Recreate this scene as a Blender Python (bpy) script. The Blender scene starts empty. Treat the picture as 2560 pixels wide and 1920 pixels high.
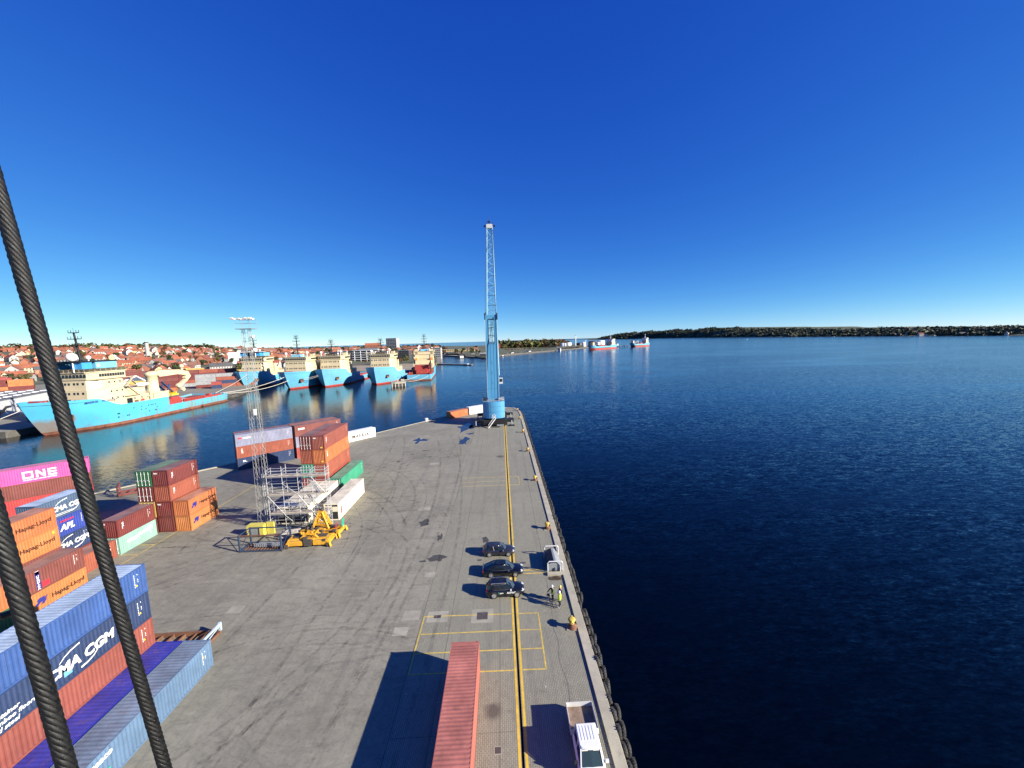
import bpy, bmesh, math, random
from mathutils import Vector, Matrix, noise
R = math.radians
PI = math.pi
random.seed(11)
SC = bpy.context.scene
COL = SC.collection

# ---------------------------------------------------------------- camera
CAM_H = 29.5
def _camera():
    yaw, pitch, roll = R(1.594), R(6.46), R(1.632)
    f = Vector((math.sin(yaw)*math.cos(pitch), math.cos(yaw)*math.cos(pitch), -math.sin(pitch)))
    r0 = Vector((math.cos(yaw), -math.sin(yaw), 0))
    u0 = r0.cross(f)
    r = r0*math.cos(roll) - u0*math.sin(roll)
    u = u0*math.cos(roll) + r0*math.sin(roll)
    cd = bpy.data.cameras.new('camera'); co = bpy.data.objects.new('camera', cd); COL.objects.link(co)
    m = Matrix((r, u, -f)).transposed().to_4x4(); m.translation = (0, 0, CAM_H)
    co.matrix_world = m
    cd.sensor_width = 36; cd.lens = 36*961/2560
    cd.clip_start = 0.05; cd.clip_end = 90000
    SC.camera = co
_camera()

# ---------------------------------------------------------------- sky, sun, exposure
SUN_AZ = math.atan2(0.925, -0.38)      # compass angle from +Y towards +X of the direction to the sun
SUN_EL = R(23.0)
w = bpy.data.worlds.new('World'); SC.world = w; w.use_nodes = True
nt = w.node_tree; nt.nodes.clear()
sky = nt.nodes.new('ShaderNodeTexSky'); sky.sky_type = 'NISHITA'; sky.sun_disc = False
sky.sun_elevation = SUN_EL; sky.sun_rotation = SUN_AZ
sky.altitude = 0; sky.air_density = 0.5; sky.dust_density = 0.0; sky.ozone_density = 8.0
# the phone camera's rendering of a clear autumn sky: one response curve per colour channel
sep = nt.nodes.new('ShaderNodeSeparateColor'); com = nt.nodes.new('ShaderNodeCombineColor')
nt.links.new(sky.outputs[0], sep.inputs[0])
for i, (k, g_) in enumerate(((0.96, 1.50), (1.24, 1.06), (3.3, 0.45))):
    pw = nt.nodes.new('ShaderNodeMath'); pw.operation = 'POWER'; pw.inputs[1].default_value = g_
    ml = nt.nodes.new('ShaderNodeMath'); ml.operation = 'MULTIPLY'; ml.inputs[1].default_value = k
    nt.links.new(sep.outputs[i], pw.inputs[0]); nt.links.new(pw.outputs[0], ml.inputs[0]); nt.links.new(ml.outputs[0], com.inputs[i])
bg = nt.nodes.new('ShaderNodeBackground'); bg.inputs['Strength'].default_value = 0.058
wo = nt.nodes.new('ShaderNodeOutputWorld')
nt.links.new(com.outputs[0], bg.inputs[0]); nt.links.new(bg.outputs[0], wo.inputs[0])
sl = bpy.data.lights.new('sun', 'SUN'); sl.energy = 5.0; sl.angle = R(0.5); sl.color = (1.0, 0.925, 0.79)
so = bpy.data.objects.new('sun', sl); COL.objects.link(so)
sd = Vector((math.sin(SUN_AZ)*math.cos(SUN_EL), math.cos(SUN_AZ)*math.cos(SUN_EL), math.sin(SUN_EL)))
so.rotation_euler = (-sd).to_track_quat('-Z', 'Y').to_euler(); so.location = (60, -40, 90)
vs = SC.view_settings; vs.view_transform = 'Standard'; vs.look = 'None'; vs.gamma = 1.0
vs.use_curve_mapping = False; vs.exposure = 1.05
SC.render.engine = 'CYCLES'
SC.cycles.use_denoising = True
SC.cycles.max_bounces = 6; SC.cycles.diffuse_bounces = 2; SC.cycles.glossy_bounces = 3
SC.cycles.transmission_bounces = 4; SC.cycles.transparent_max_bounces = 12
SC.cycles.caustics_reflective = False; SC.cycles.caustics_refractive = False

# ---------------------------------------------------------------- materials
MATS = {}
def srgb(r, g, b):
    f = lambda c: (c/255/12.92 if c/255 <= 0.04045 else ((c/255+0.055)/1.055)**2.4)
    return (f(r), f(g), f(b))
class NT:
    def __init__(s, name):
        s.m = bpy.data.materials.new(name); s.m.use_nodes = True
        s.t = s.m.node_tree; s.b = s.t.nodes['Principled BSDF']; s.out = s.t.nodes['Material Output']
    def n(s, typ, **kw):
        nd = s.t.nodes.new('ShaderNode'+typ)
        for k, v in kw.items():
            if k in nd.inputs: s.set(nd.inputs[k], v)
            else: setattr(nd, k, v)
        return nd
    def set(s, sock, v):
        if isinstance(v, bpy.types.NodeSocket): s.t.links.new(v, sock)
        else:
            if sock.type == 'RGBA' and len(v) == 3: v = (*v, 1)
            sock.default_value = v
    def noise(s, vec, scale, detail=4, rough=0.55, dist=0.0):
        nd = s.n('TexNoise'); s.t.links.new(vec, nd.inputs['Vector'])
        nd.inputs['Scale'].default_value = scale; nd.inputs['Detail'].default_value = detail
        nd.inputs['Roughness'].default_value = rough; nd.inputs['Distortion'].default_value = dist
        return nd.outputs[0]
    def ramp(s, fac, lo, hi, a=0.0, b=1.0):
        nd = s.n('MapRange'); s.t.links.new(fac, nd.inputs[0])
        nd.inputs[1].default_value = lo; nd.inputs[2].default_value = hi
        nd.inputs[3].default_value = a; nd.inputs[4].default_value = b
        return nd.outputs[0]
    def math(s, op, a, b=None, c=None):
        nd = s.n('Math', operation=op)
        for i, v in enumerate((a, b, c)):
            if v is not None: s.set(nd.inputs[i], v)
        return nd.outputs[0]
    def mix(s, fac, a, b, mode='MIX'):
        nd = s.n('Mix', data_type='RGBA', blend_type=mode)
        s.set(nd.inputs['Factor'], fac); s.set(nd.inputs[6], a); s.set(nd.inputs[7], b)
        return nd.outputs[2]
    def mapping(s, vec, scale=(1, 1, 1), rot=(0, 0, 0), loc=None):
        nd = s.n('Mapping'); s.t.links.new(vec, nd.inputs[0])
        nd.inputs['Scale'].default_value = scale; nd.inputs['Rotation'].default_value = rot
        if loc is not None: s.set(nd.inputs['Location'], loc)
        return nd.outputs[0]
    def objvec(s):
        tc = s.n('TexCoord'); oi = s.n('ObjectInfo')
        sc = s.n('VectorMath', operation='SCALE'); cx = s.n('CombineXYZ')
        for i in range(3): s.t.links.new(oi.outputs['Random'], cx.inputs[i])
        s.t.links.new(cx.outputs[0], sc.inputs[0]); sc.inputs['Scale'].default_value = 37.0
        ad = s.n('VectorMath', operation='ADD')
        s.t.links.new(tc.outputs['Object'], ad.inputs[0]); s.t.links.new(sc.outputs[0], ad.inputs[1])
        return ad.outputs[0]
    def pos(s):
        return s.n('NewGeometry').outputs['Position']
    def bump(s, h, strength=0.3, dist=0.02, normal=None):
        nd = s.n('Bump'); s.t.links.new(h, nd.inputs['Height'])
        s.set(nd.inputs['Strength'], strength); nd.inputs['Distance'].default_value = dist
        if normal is not None: s.t.links.new(normal, nd.inputs['Normal'])
        s.t.links.new(nd.outputs[0], s.b.inputs['Normal']); return nd.outputs[0]

def paint(name, col, rough=0.5, metal=0.0, var=0.18, vscale=0.6, dirt=0.0, dirtcol=(0.09, 0.05, 0.03), streak=0.0, bump=0.0, bscale=30, fleck=0.0):
    """painted or plain surface with uneven fading, streaks running down, dirt and flecks"""
    if name in MATS: return MATS[name]
    T = NT(name); v = T.objvec()
    n1 = T.noise(v, vscale, 5, 0.6)
    dark = tuple(c*(1-var*1.2) for c in col); lite = tuple(min(1, c*(1+var) + 0.02*var) for c in col)
    c = T.mix(T.ramp(n1, 0.3, 0.7), dark, lite)
    if streak:
        ns = T.noise(T.mapping(v, (3.0, 3.0, 0.18)), 1.6, 5, 0.65)
        npale = T.noise(T.mapping(v, (4.5, 4.5, 0.12)), 1.3, 5, 0.7)
        c = T.mix(T.ramp(npale, 0.56, 0.74, 0, min(.4, streak*.6)), c, tuple(min(.8, q*.6+.16) for q in col))
        c = T.mix(T.ramp(ns, 0.54, 0.74, 0, streak), c, dirtcol)
    if dirt:
        nd = T.noise(v, 1.7, 6, 0.7, 0.4)
        c = T.mix(T.ramp(nd, 0.54, 0.74, 0, dirt), c, dirtcol)
    if fleck:
        nf = T.noise(v, 2.6, 6, 0.75, 0.8)
        c = T.mix(T.ramp(nf, 0.63, 0.68, 0, fleck), c, (0.72, 0.72, 0.70))
    T.set(T.b.inputs['Base Color'], c)
    nr = T.noise(v, 4.0, 3)
    T.set(T.b.inputs['Roughness'], T.ramp(nr, 0.2, 0.8, max(0.03, rough-0.12), min(1, rough+0.12)))
    T.b.inputs['Metallic'].default_value = metal
    if bump: T.bump(T.noise(v, bscale, 4, 0.6), bump, 0.02)
    MATS[name] = T.m
    return T.m

def glass(name, col=(0.02, 0.03, 0.035), rough=0.05):
    if name in MATS: return MATS[name]
    T = NT(name); T.set(T.b.inputs['Base Color'], col); T.b.inputs['Roughness'].default_value = rough
    T.b.inputs['IOR'].default_value = 1.5; MATS[name] = T.m; return T.m

# ---------------------------------------------------------------- mesh helpers
class MB:
    """collects shapes; build() links them as ONE mesh object"""
    def __init__(s): s.v = []; s.f = []; s.mi = []; s.sm = []
    def add(s, vs, fs, m=0, smooth=False):
        o = len(s.v); s.v += [tuple(p) for p in vs]
        for f in fs: s.f.append(tuple(i+o for i in f)); s.mi.append(m); s.sm.append(smooth)
        return s
    def box(s, c, d, m=0, rot=None, rz=0.0):
        x, y, z = d[0]/2, d[1]/2, d[2]/2
        P = [Vector(p) for p in ((-x,-y,-z),(x,-y,-z),(x,y,-z),(-x,y,-z),(-x,-y,z),(x,-y,z),(x,y,z),(-x,y,z))]
        if rot is not None: P = [rot @ p for p in P]
        elif rz:
            q = Matrix.Rotation(rz, 3, 'Z'); P = [q @ p for p in P]
        c = Vector(c)
        return s.add([p+c for p in P], [(0,3,2,1),(4,5,6,7),(0,1,5,4),(1,2,6,5),(2,3,7,6),(3,0,4,7)], m)
    def b2(s, lo, hi, m=0):
        return s.box(((lo[0]+hi[0])/2,(lo[1]+hi[1])/2,(lo[2]+hi[2])/2),(hi[0]-lo[0],hi[1]-lo[1],hi[2]-lo[2]),m)
    def tube(s, a, b, r, n=6, m=0, r2=None, cap=True, smooth=True):
        a, b = Vector(a), Vector(b); d = (b-a)
        if d.length < 1e-6: return s
        q = d.to_track_quat('Z', 'Y'); r2 = r if r2 is None else r2
        V = []
        for k in range(n):
            t = 2*PI*k/n; e = Vector((math.cos(t), math.sin(t), 0)); V += [a+q@(e*r), b+q@(e*r2)]
        F = [(2*k, 2*((k+1)%n), 2*((k+1)%n)+1, 2*k+1) for k in range(n)]
        s.add(V, F, m, smooth and n > 4)
        if cap:
            s.add(V, [tuple(2*k for k in reversed(range(n))), tuple(2*k+1 for k in range(n))], m)
        return s
    def bar(s, a, b, w, h=None, m=0):
        """square-section bar"""
        a, b = Vector(a), Vector(b); d = b-a; L = d.length
        if L < 1e-6: return s
        q = d.to_track_quat('Y', 'Z').to_matrix()
        return s.box((a+b)/2, (w, L, h or w), m, q)
    def prism(s, pts, z0, z1, m=0):
        n = len(pts); V = [(p[0], p[1], z0) for p in pts]+[(p[0], p[1], z1) for p in pts]
        F = [tuple(reversed(range(n))), tuple(range(n, 2*n))]+[(i, (i+1)%n, n+(i+1)%n, n+i) for i in range(n)]
        return s.add(V, F, m)
    def xprism(s, pts, x0, x1, m=0):
        """profile in (y,z) extruded along x"""
        n = len(pts); V = [(x0, p[0], p[1]) for p in pts]+[(x1, p[0], p[1]) for p in pts]
        F = [tuple(reversed(range(n))), tuple(range(n, 2*n))]+[(i, (i+1)%n, n+(i+1)%n, n+i) for i in range(n)]
        return s.add(V, F, m)
    def yprism(s, pts, y0, y1, m=0):
        n = len(pts); V = [(p[0], y0, p[1]) for p in pts]+[(p[0], y1, p[1]) for p in pts]
        F = [tuple(range(n)), tuple(reversed(range(n, 2*n)))]+[(i, n+i, n+(i+1)%n, (i+1)%n) for i in range(n)]
        return s.add(V, F, m)
    def lathe(s, prof, c=(0,0,0), n=16, m=0, axis='Z', smooth=True, cap=True):
        V = []; c = Vector(c)
        for r, z in prof:
            for k in range(n):
                t = 2*PI*k/n; p = (r*math.cos(t), r*math.sin(t), z)
                if axis == 'X': p = (p[2], p[0], p[1])
                if axis == 'Y': p = (p[1], p[2], p[0])
                V.append(c+Vector(p))
        F = []
        for i in range(len(prof)-1):
            for k in range(n):
                F.append((i*n+k, i*n+(k+1)%n, (i+1)*n+(k+1)%n, (i+1)*n+k))
        s.add(V, F, m, smooth)
        if cap:
            s.add(V, [tuple(reversed(range(n))), tuple((len(prof)-1)*n+k for k in range(n))], m)
        return s
    def sphere(s, c, r, n=10, m=0, sz=1.0):
        prof = [(max(1e-3, r*math.sin(PI*i/(n//2+2))), -r*sz*math.cos(PI*i/(n//2+2))) for i in range(n//2+3)]
        return s.lathe(prof, c, n, m, cap=False)
    def mesh(s, name):
        me = bpy.data.meshes.new(name); me.from_pydata(s.v, [], s.f)
        me.polygons.foreach_set('material_index', s.mi); me.polygons.foreach_set('use_smooth', s.sm)
        me.update(); return me
    def build(s, name, mats, parent=None, loc=None, rz=0.0):
        me = s.mesh(name)
        for m in (mats if isinstance(mats, (list, tuple)) else [mats]): me.materials.append(m)
        return link(name, me, parent, loc, rz)
def link(name, me, parent=None, loc=None, rz=0.0):
    o = bpy.data.objects.new(name, me); COL.objects.link(o)
    if parent is not None: o.parent = parent
    if loc is not None: o.location = loc
    if rz: o.rotation_euler.z = rz
    return o
def setm(o, *mats):
    """give an object its own materials on shared mesh data"""
    me = o.data
    while len(me.materials) < len(mats): me.materials.append(None)
    for i, m in enumerate(mats):
        o.material_slots[i].link = 'OBJECT'; o.material_slots[i].material = m
    return o
def thing(name, label, cat, loc=(0, 0, 0), rz=0.0, group=None):
    o = bpy.data.objects.new(name, None); COL.objects.link(o)
    o.empty_display_size = 0.3; o.location = loc; o.rotation_euler.z = rz
    return tag(o, label, cat, group)
def tag(o, label=None, cat=None, group=None, kind=None):
    if label: o['label'] = label
    if cat: o['category'] = cat
    if group: o['group'] = group
    if kind: o['kind'] = kind
    return o
def copy_tree(o, parent=None):
    c = o.copy(); COL.objects.link(c); c.parent = parent
    for ch in list(o.children): copy_tree(ch, c)
    return c
_TX = {}
def text_mesh(s, size=1.0, bold=0.0, space=1.0, shear=0.0, align='LEFT', line=1.0):
    key = (s, size, bold, space, shear, align, line)
    if key in _TX: return _TX[key]
    cu = bpy.data.curves.new('lettering', 'FONT'); cu.body = s; cu.size = size; cu.offset = bold
    cu.space_character = space; cu.shear = shear; cu.align_x = align; cu.space_line = line; cu.extrude = 0.004; cu.resolution_u = 2
    ob = bpy.data.objects.new('lettering', cu); COL.objects.link(ob)
    dg = bpy.context.evaluated_depsgraph_get()
    me = bpy.data.meshes.new_from_object(ob.evaluated_get(dg))
    me.name = 'lettering'
    bpy.data.objects.remove(ob); bpy.data.curves.remove(cu)
    me.materials.clear(); me.materials.append(None)
    _TX[key] = me
    return me
# ---------------------------------------------------------------- water
WZ = -2.5
def water():
    T = NT('sea_water'); p = T.pos()
    sx = T.n('SeparateXYZ'); T.t.links.new(p, sx.inputs[0])
    # wave slopes at three sizes, slow patches where the wind drops, and the sheltered basin
    def slope(scale, rot, detail):
        nd = T.n('TexNoise'); T.t.links.new(T.mapping(p, (0.36, 1.0, 1), (0, 0, R(rot))), nd.inputs['Vector'])
        nd.inputs['Scale'].default_value = scale; nd.inputs['Detail'].default_value = detail; nd.inputs['Roughness'].default_value = .6; nd.inputs['Distortion'].default_value = .4
        sb = T.n('VectorMath', operation='SUBTRACT'); T.t.links.new(nd.outputs['Color'], sb.inputs[0]); sb.inputs[1].default_value = (.5, .5, .5); return sb.outputs[0]
    def scl(v, k):
        nd = T.n('VectorMath', operation='SCALE'); T.t.links.new(v, nd.inputs[0]); T.set(nd.inputs['Scale'], k); return nd.outputs[0]
    def addv(u, v):
        nd = T.n('VectorMath', operation='ADD'); T.t.links.new(u, nd.inputs[0]); T.t.links.new(v, nd.inputs[1]); return nd.outputs[0]
    patch = T.noise(T.mapping(p, (0.30, 1.0, 1), (0, 0, R(10))), 0.011, 6, 0.62, 1.4)
    calm = T.ramp(patch, 0.43, 0.62, 1.0, 0.32)
    shelter = T.math('MAXIMUM', T.ramp(sx.outputs[0], -45, -5, 0.34, 1.0), T.ramp(sx.outputs[1], 400, 600, 0.0, 1.0))
    k = T.math('MULTIPLY', calm, shelter)
    vv = addv(scl(slope(2.2, 8, 2), .36), addv(scl(slope(.8, -6, 2), .22), scl(slope(5.5, 14, 2), .34)))
    vv = scl(vv, k)
    fl = T.n('VectorMath', operation='MULTIPLY'); T.t.links.new(vv, fl.inputs[0]); fl.inputs[1].default_value = (1, 1, 0)
    up = T.n('VectorMath', operation='ADD'); T.t.links.new(fl.outputs[0], up.inputs[0]); up.inputs[1].default_value = (0, 0, 1)
    nm = T.n('VectorMath', operation='NORMALIZE'); T.t.links.new(up.outputs[0], nm.inputs[0]); T.t.links.new(nm.outputs[0], T.b.inputs['Normal'])
    T.set(T.b.inputs['Base Color'], (0.0001, 0.0009, 0.0014))
    T.b.inputs['Roughness'].default_value = 0.13
    T.b.inputs['IOR'].default_value = 1.33
    T.b.inputs['Specular IOR Level'].default_value = 0.42
    b = MB(); S_ = 45000
    b.add([(-S_, -S_, 0), (S_, -S_, 0), (S_, S_, 0), (-S_, S_, 0)], [(0, 1, 2, 3)])
    tag(b.build('sea_water', T.m, loc=(0, 0, WZ)), kind='structure')
water()

# ---------------------------------------------------------------- quay
def asphalt_mat():
    T = NT('worn_asphalt'); p = T.pos()
    big = T.noise(p, 0.07, 6, 0.65, 0.6); mid = T.noise(p, 0.6, 6, 0.7); fine = T.noise(p, 9, 3, 0.7)
    swirl = T.noise(T.mapping(p, (1, 0.22, 1), (0, 0, R(-28))), 0.55, 6, 0.7, 2.2)
    c = T.mix(T.ramp(big, 0.36, 0.64), (0.182, 0.171, 0.130), (0.290, 0.272, 0.208))
    c = T.mix(T.ramp(mid, 0.35, 0.75, 0, 0.55), c, (0.295, 0.276, 0.210))
    c = T.mix(T.ramp(swirl, 0.46, 0.74, 0, 0.32), c, (0.105, 0.100, 0.090))
    c = T.mix(T.ramp(fine, 0.62, 0.8, 0, 0.5), c, (0.33, 0.32, 0.30))
    spots = T.noise(p, 0.9, 3, 0.5, 0.3)
    c = T.mix(T.ramp(spots, 0.72, 0.78, 0, 0.7), c, (0.07, 0.068, 0.066))
    sm = T.noise(T.mapping(p, (.35, 1.1, 1), (0, 0, R(25))), .45, 7, .72, 3.0); c = T.mix(T.ramp(sm, .50, .66, 0, .5), c, (.120, .114, .092)); c = T.mix(T.ramp(sm, .44, .30, 0, .45), c, (.355, .333, .255))
    T.set(T.b.inputs['Base Color'], c); T.b.inputs['Roughness'].default_value = 0.85
    g1 = T.noise(p, 3.2, 5, .8); c = T.mix(T.ramp(g1, .50, .72, 0, .55), c, (.085, .08, .072)); g2 = T.noise(p, 5.5, 2, .6); c = T.mix(T.ramp(g2, .70, .76, 0, .7), c, (.42, .40, .36))
    tr = T.noise(T.mapping(p, (.9, .035, 1), (0, 0, R(-6))), 1.0, 6, .7, .5); c = T.mix(T.ramp(tr, .52, .72, 0, .35), c, (.10, .094, .084))
    T.set(T.b.inputs['Base Color'], c)
    T.bump(T.noise(p, 22, 4, 0.7), 0.25, 0.02)
    return T.m
def paver_mat(name, tint=1.0):
    T = NT(name); p = T.pos()
    br = T.n('TexBrick'); T.t.links.new(T.mapping(p, (1, 1, 1), (0, 0, R(90))), br.inputs['Vector'])
    br.inputs['Scale'].default_value = 1.0; br.inputs['Brick Width'].default_value = 0.30; br.inputs['Row Height'].default_value = 0.15
    br.inputs['Mortar Size'].default_value = 0.022; br.inputs['Mortar Smooth'].default_value = 0.3
    br.inputs['Color1'].default_value = (0.228*tint, 0.216*tint, 0.160*tint, 1); br.inputs['Color2'].default_value = (0.284*tint, 0.269*tint, 0.202*tint, 1)
    br.inputs['Mortar'].default_value = (0.125, 0.115, 0.098, 1)
    big = T.noise(p, 0.12, 6, 0.65, 0.4); mid = T.noise(p, 0.9, 6, 0.7, 0.3)
    along = T.noise(T.mapping(p, (1.1, 0.05, 1)), 1.0, 5, 0.65)
    c = br.outputs['Color']
    c = T.mix(T.ramp(big, 0.35, 0.7, 0, 0.4), c, (0.32, 0.312, 0.233))
    c = T.mix(T.ramp(along, 0.52, 0.72, 0, 0.5), c, (0.13, 0.125, 0.118))
    c = T.mix(T.ramp(mid, 0.55, 0.75, 0, 0.6), c, (0.11, 0.102, 0.078))
    gr = T.noise(p, 2.2, 2, 0.5)
    c = T.mix(T.ramp(gr, 0.755, 0.785, 0, 0.8), c, (0.7, 0.68, 0.64))
    # the shapes of old oil stains on the paving (x, y, radius)
    for (x, y, r) in ((-1.5, 27.7, 0.75), (-3.2, 52.5, 0.5), (-0.9, 96.0, 1.1)):
        dn = T.n('VectorMath', operation='DISTANCE'); T.t.links.new(p, dn.inputs[0]); dn.inputs[1].default_value = (x, y, 0)
        dd = T.math('ADD', dn.outputs['Value'], T.math('MULTIPLY', mid, 1.1))
        c = T.mix(T.ramp(dd, r*0.7+0.4, r+0.75, 0.75, 0), c, (0.055, 0.045, 0.04))
    T.set(T.b.inputs['Base Color'], c); T.b.inputs['Roughness'].default_value = 0.82
    T.bump(br.outputs['Fac'], 0.35, -0.012)
    return T.m
M_ASPH = asphalt_mat(); M_PAVE = paver_mat('grey_paving'); M_PAVE2 = paver_mat('edge_paving', 0.98)
M_CONC = paint('weathered_concrete', (0.385, 0.352, 0.27), 0.85, var=0.16, vscale=0.5, dirt=0.45, dirtcol=(0.16, 0.145, 0.12), bump=0.25, bscale=14)
M_CONCD = paint('dark_wet_concrete', (0.10, 0.095, 0.085), 0.8, var=0.3, dirt=0.5, dirtcol=(0.03, 0.035, 0.025), streak=0.4)
M_YEL = paint('yellow_road_paint', (0.70, 0.46, 0.045), 0.6, var=0.2, vscale=1.2, dirt=0.55, dirtcol=(0.24, 0.2, 0.13))
M_YEL2 = paint('worn_yellow_line_paint', (0.60, 0.43, 0.08), 0.7, var=0.25, vscale=2.0, dirt=0.8, dirtcol=(0.22, 0.205, 0.17))
M_BLACK = paint('slot_black', (0.012, 0.011, 0.010), 0.9)  # plain near-black for the walls and floor of the cable slot

def flat(name, pts, z, m, kind='structure'):
    b = MB(); b.add([(p[0], p[1], z) for p in pts], [tuple(range(len(pts)))])
    o = b.build(name, m)
    return tag(o, kind=kind) if kind else o
XA, XB = 0.62, 0.80          # slot of the crane power cable
BASIN = [(-22.8, 152.0), (-28.0, 145.3), (-42.3, 126.9), (-74.0, 93.0), (-86.0, 80.0), (-250.0, -95.0)]
flat('yard_asphalt', [(-9.3, -95), (-9.3, 150), (-24.3, 150)] + BASIN[1:], 0, M_ASPH)
flat('quay_paving', [(XA, -95), (XA, 150), (-9.3, 150), (-9.3, -95)], 0, M_PAVE)
flat('edge_paving', [(7.0, -95), (7.0, 150), (XB, 150), (XB, -95)], 0, M_PAVE2)
flat('pier_head_paving', [(7.0, 150), (6.75, 157.2), (5.1, 165.4), (1.6, 167.6), (-22.8, 152.0), (-24.3, 150)], 0, M_PAVE2)
b = MB(); b.add([(XA, -95, 0), (XA, 150, 0), (XA, 150, -.25), (XA, -95, -.25), (XB, -95, 0), (XB, 150, 0), (XB, 150, -.25), (XB, -95, -.25)],
                [(0, 1, 2, 3), (4, 7, 6, 5), (3, 2, 6, 7), (1, 5, 6, 2)])
tag(b.build('cable_slot', M_BLACK), kind='structure')
# raised coping in long cast lengths, with the wall below
def wall_strip(pts, z0, z1):
    b = MB()
    for a, c in zip(pts[:-1], pts[1:]): b.add([(*a, z1), (*c, z1), (*c, z0), (*a, z0)], [(0, 1, 2, 3)])
    return b
EDGE = [(7.86, -95), (7.86, 150), (7.6, 157.5), (5.6, 166.3), (1.8, 168.6), (-22.8, 152.0)] + BASIN[1:]
qw = wall_strip(EDGE, -6, 0.0); tag(qw.build('quay_wall', M_CONCD), kind='structure')
CU = [(7.0, -14), (7.0, 150), (6.75, 157.2), (5.1, 165.4), (1.6, 167.6), (-22.8, 151.0), (-28.6, 144.4), (-42.9, 126.4)]
CO = [(7.87, -14), (7.87, 150), (7.61, 157.6), (5.65, 166.4), (1.75, 168.75), (-23.0, 152.2), (-28.2, 145.5), (-42.4, 127.0)]
cop = tag(bpy.data.objects.new('coping', None), kind='structure'); COL.objects.link(cop)
def coping():
    y = -14.0
    while y < 149.9:
        y2 = min(y+5.97, 150.0); b = MB()
        z = 0.14+random.uniform(-.006, .006)
        b.add([(7.0, y, 0), (7.87, y, 0), (7.87, y2, 0), (7.0, y2, 0), (7.0, y, z), (7.84, y, z), (7.84, y2, z), (7.0, y2, z), (7.87, y, z-.04), (7.87, y2, z-.04), (7.87, y, -.5), (7.87, y2, -.5)],
              [(4, 5, 6, 7), (0, 4, 7, 3), (5, 8, 9, 6), (8, 10, 11, 9), (0, 1, 8, 5, 4), (3, 7, 6, 9, 2)])
        b.build('coping_length', M_CONC, cop); y = y2+0.03
    for i in range(1, len(CU)-1):
        b = MB(); a, c, d, e = CU[i], CU[i+1], CO[i+1], CO[i]
        b.add([(*a, 0), (*c, 0), (*d, -.5), (*e, -.5), (*a, .14), (*c, .14), (*d, .14), (*e, .14)], [(4, 7, 6, 5), (0, 4, 5, 1), (3, 2, 6, 7)])
        b.build('coping_length', M_CONC, cop)
coping()
kb = MB()
for a, c in zip(BASIN[2:-1], BASIN[3:]):
    a, c = Vector((*a, 0)), Vector((*c, 0)); n = (c-a).normalized().cross(Vector((0, 0, 1)))
    kb.bar(a-n*-.3+Vector((0, 0, .06)), c-n*-.3+Vector((0, 0, .06)), .55, .22)
tag(kb.build('basin_kerb', M_CONC), kind='structure')

# painted lines
def lines(name, segs, w, z, m, label, parent=None):
    b = MB()
    for (x0, y0, x1, y1) in segs:
        a, c = Vector((x0, y0, 0)), Vector((x1, y1, 0)); d = (c-a).normalized(); n = Vector((-d.y, d.x, 0))*w/2
        L = (c-a).length; k = max(1, int(L/2.2)); pts = [a+(c-a)*i/k for i in range(k+1)]
        off = [Vector((random.uniform(-.008, .008), random.uniform(-.008, .008), 0)) for _ in pts]
        for i in range(k):
            b.add([pts[i]-n+off[i], pts[i+1]-n+off[i+1], pts[i+1]+n+off[i+1], pts[i]+n+off[i]], [(0, 1, 2, 3)])
    o = b.build(name, m, loc=(0, 0, z)); return tag(o, label=label, kind='structure')
lines('yellow_stripe', [(0.46, -20, 0.46, 149.5)], 0.2, 0.004, M_YEL, None)
lines('yellow_stripe', [(0.97, -20, 0.97, 149.5)], 0.2, 0.004, M_YEL, None)
lines('bay_marking', [(-9.15, 38.9, .3, 38.7), (1.1, 38.7, 3.25, 38.65), (-9.15, 36.35, .3, 36.3), (1.1, 36.3, 3.2, 36.25), (-9.15, 33.9, .3, 33.85), (1.1, 33.85, 3.2, 33.82),
                      (-9.15, 31.6, .3, 31.5), (1.1, 31.5, 3.22, 31.46), (-9.15, 31.6, -9.15, 38.9), (3.22, 31.46, 3.22, 38.65)], 0.13, 0.008, M_YEL2, None)
lines('bay_marking', [(-9, 81.2, .3, 81.2), (1.1, 81.2, 3.1, 81.0), (-9, 76.3, .3, 76.3), (1.1, 76.3, 3.1, 76.2), (3.1, 76.2, 3.1, 81), (-9.0, 78.7, .3, 78.7)], 0.12, 0.008, M_YEL2, None)
lines('yard_marking', [(-53.8, 40, -53.8, 90), (-56.6, 54.7, -53.9, 54.6), (-56.6, 57.5, -53.9, 57.4), (-50.5, 80.6, -46.5, 85.3)], 0.13, 0.006, M_YEL2, None)
lines('yellow_marking', [(2.1, 45.85, 4.7, 45.8), (2.1, 46.55, 4.7, 46.5)], 0.2, 0.006, M_YEL2, None)
M_JOINT = paint('tar_joint', (0.05, 0.047, 0.042), 0.9)
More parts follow.
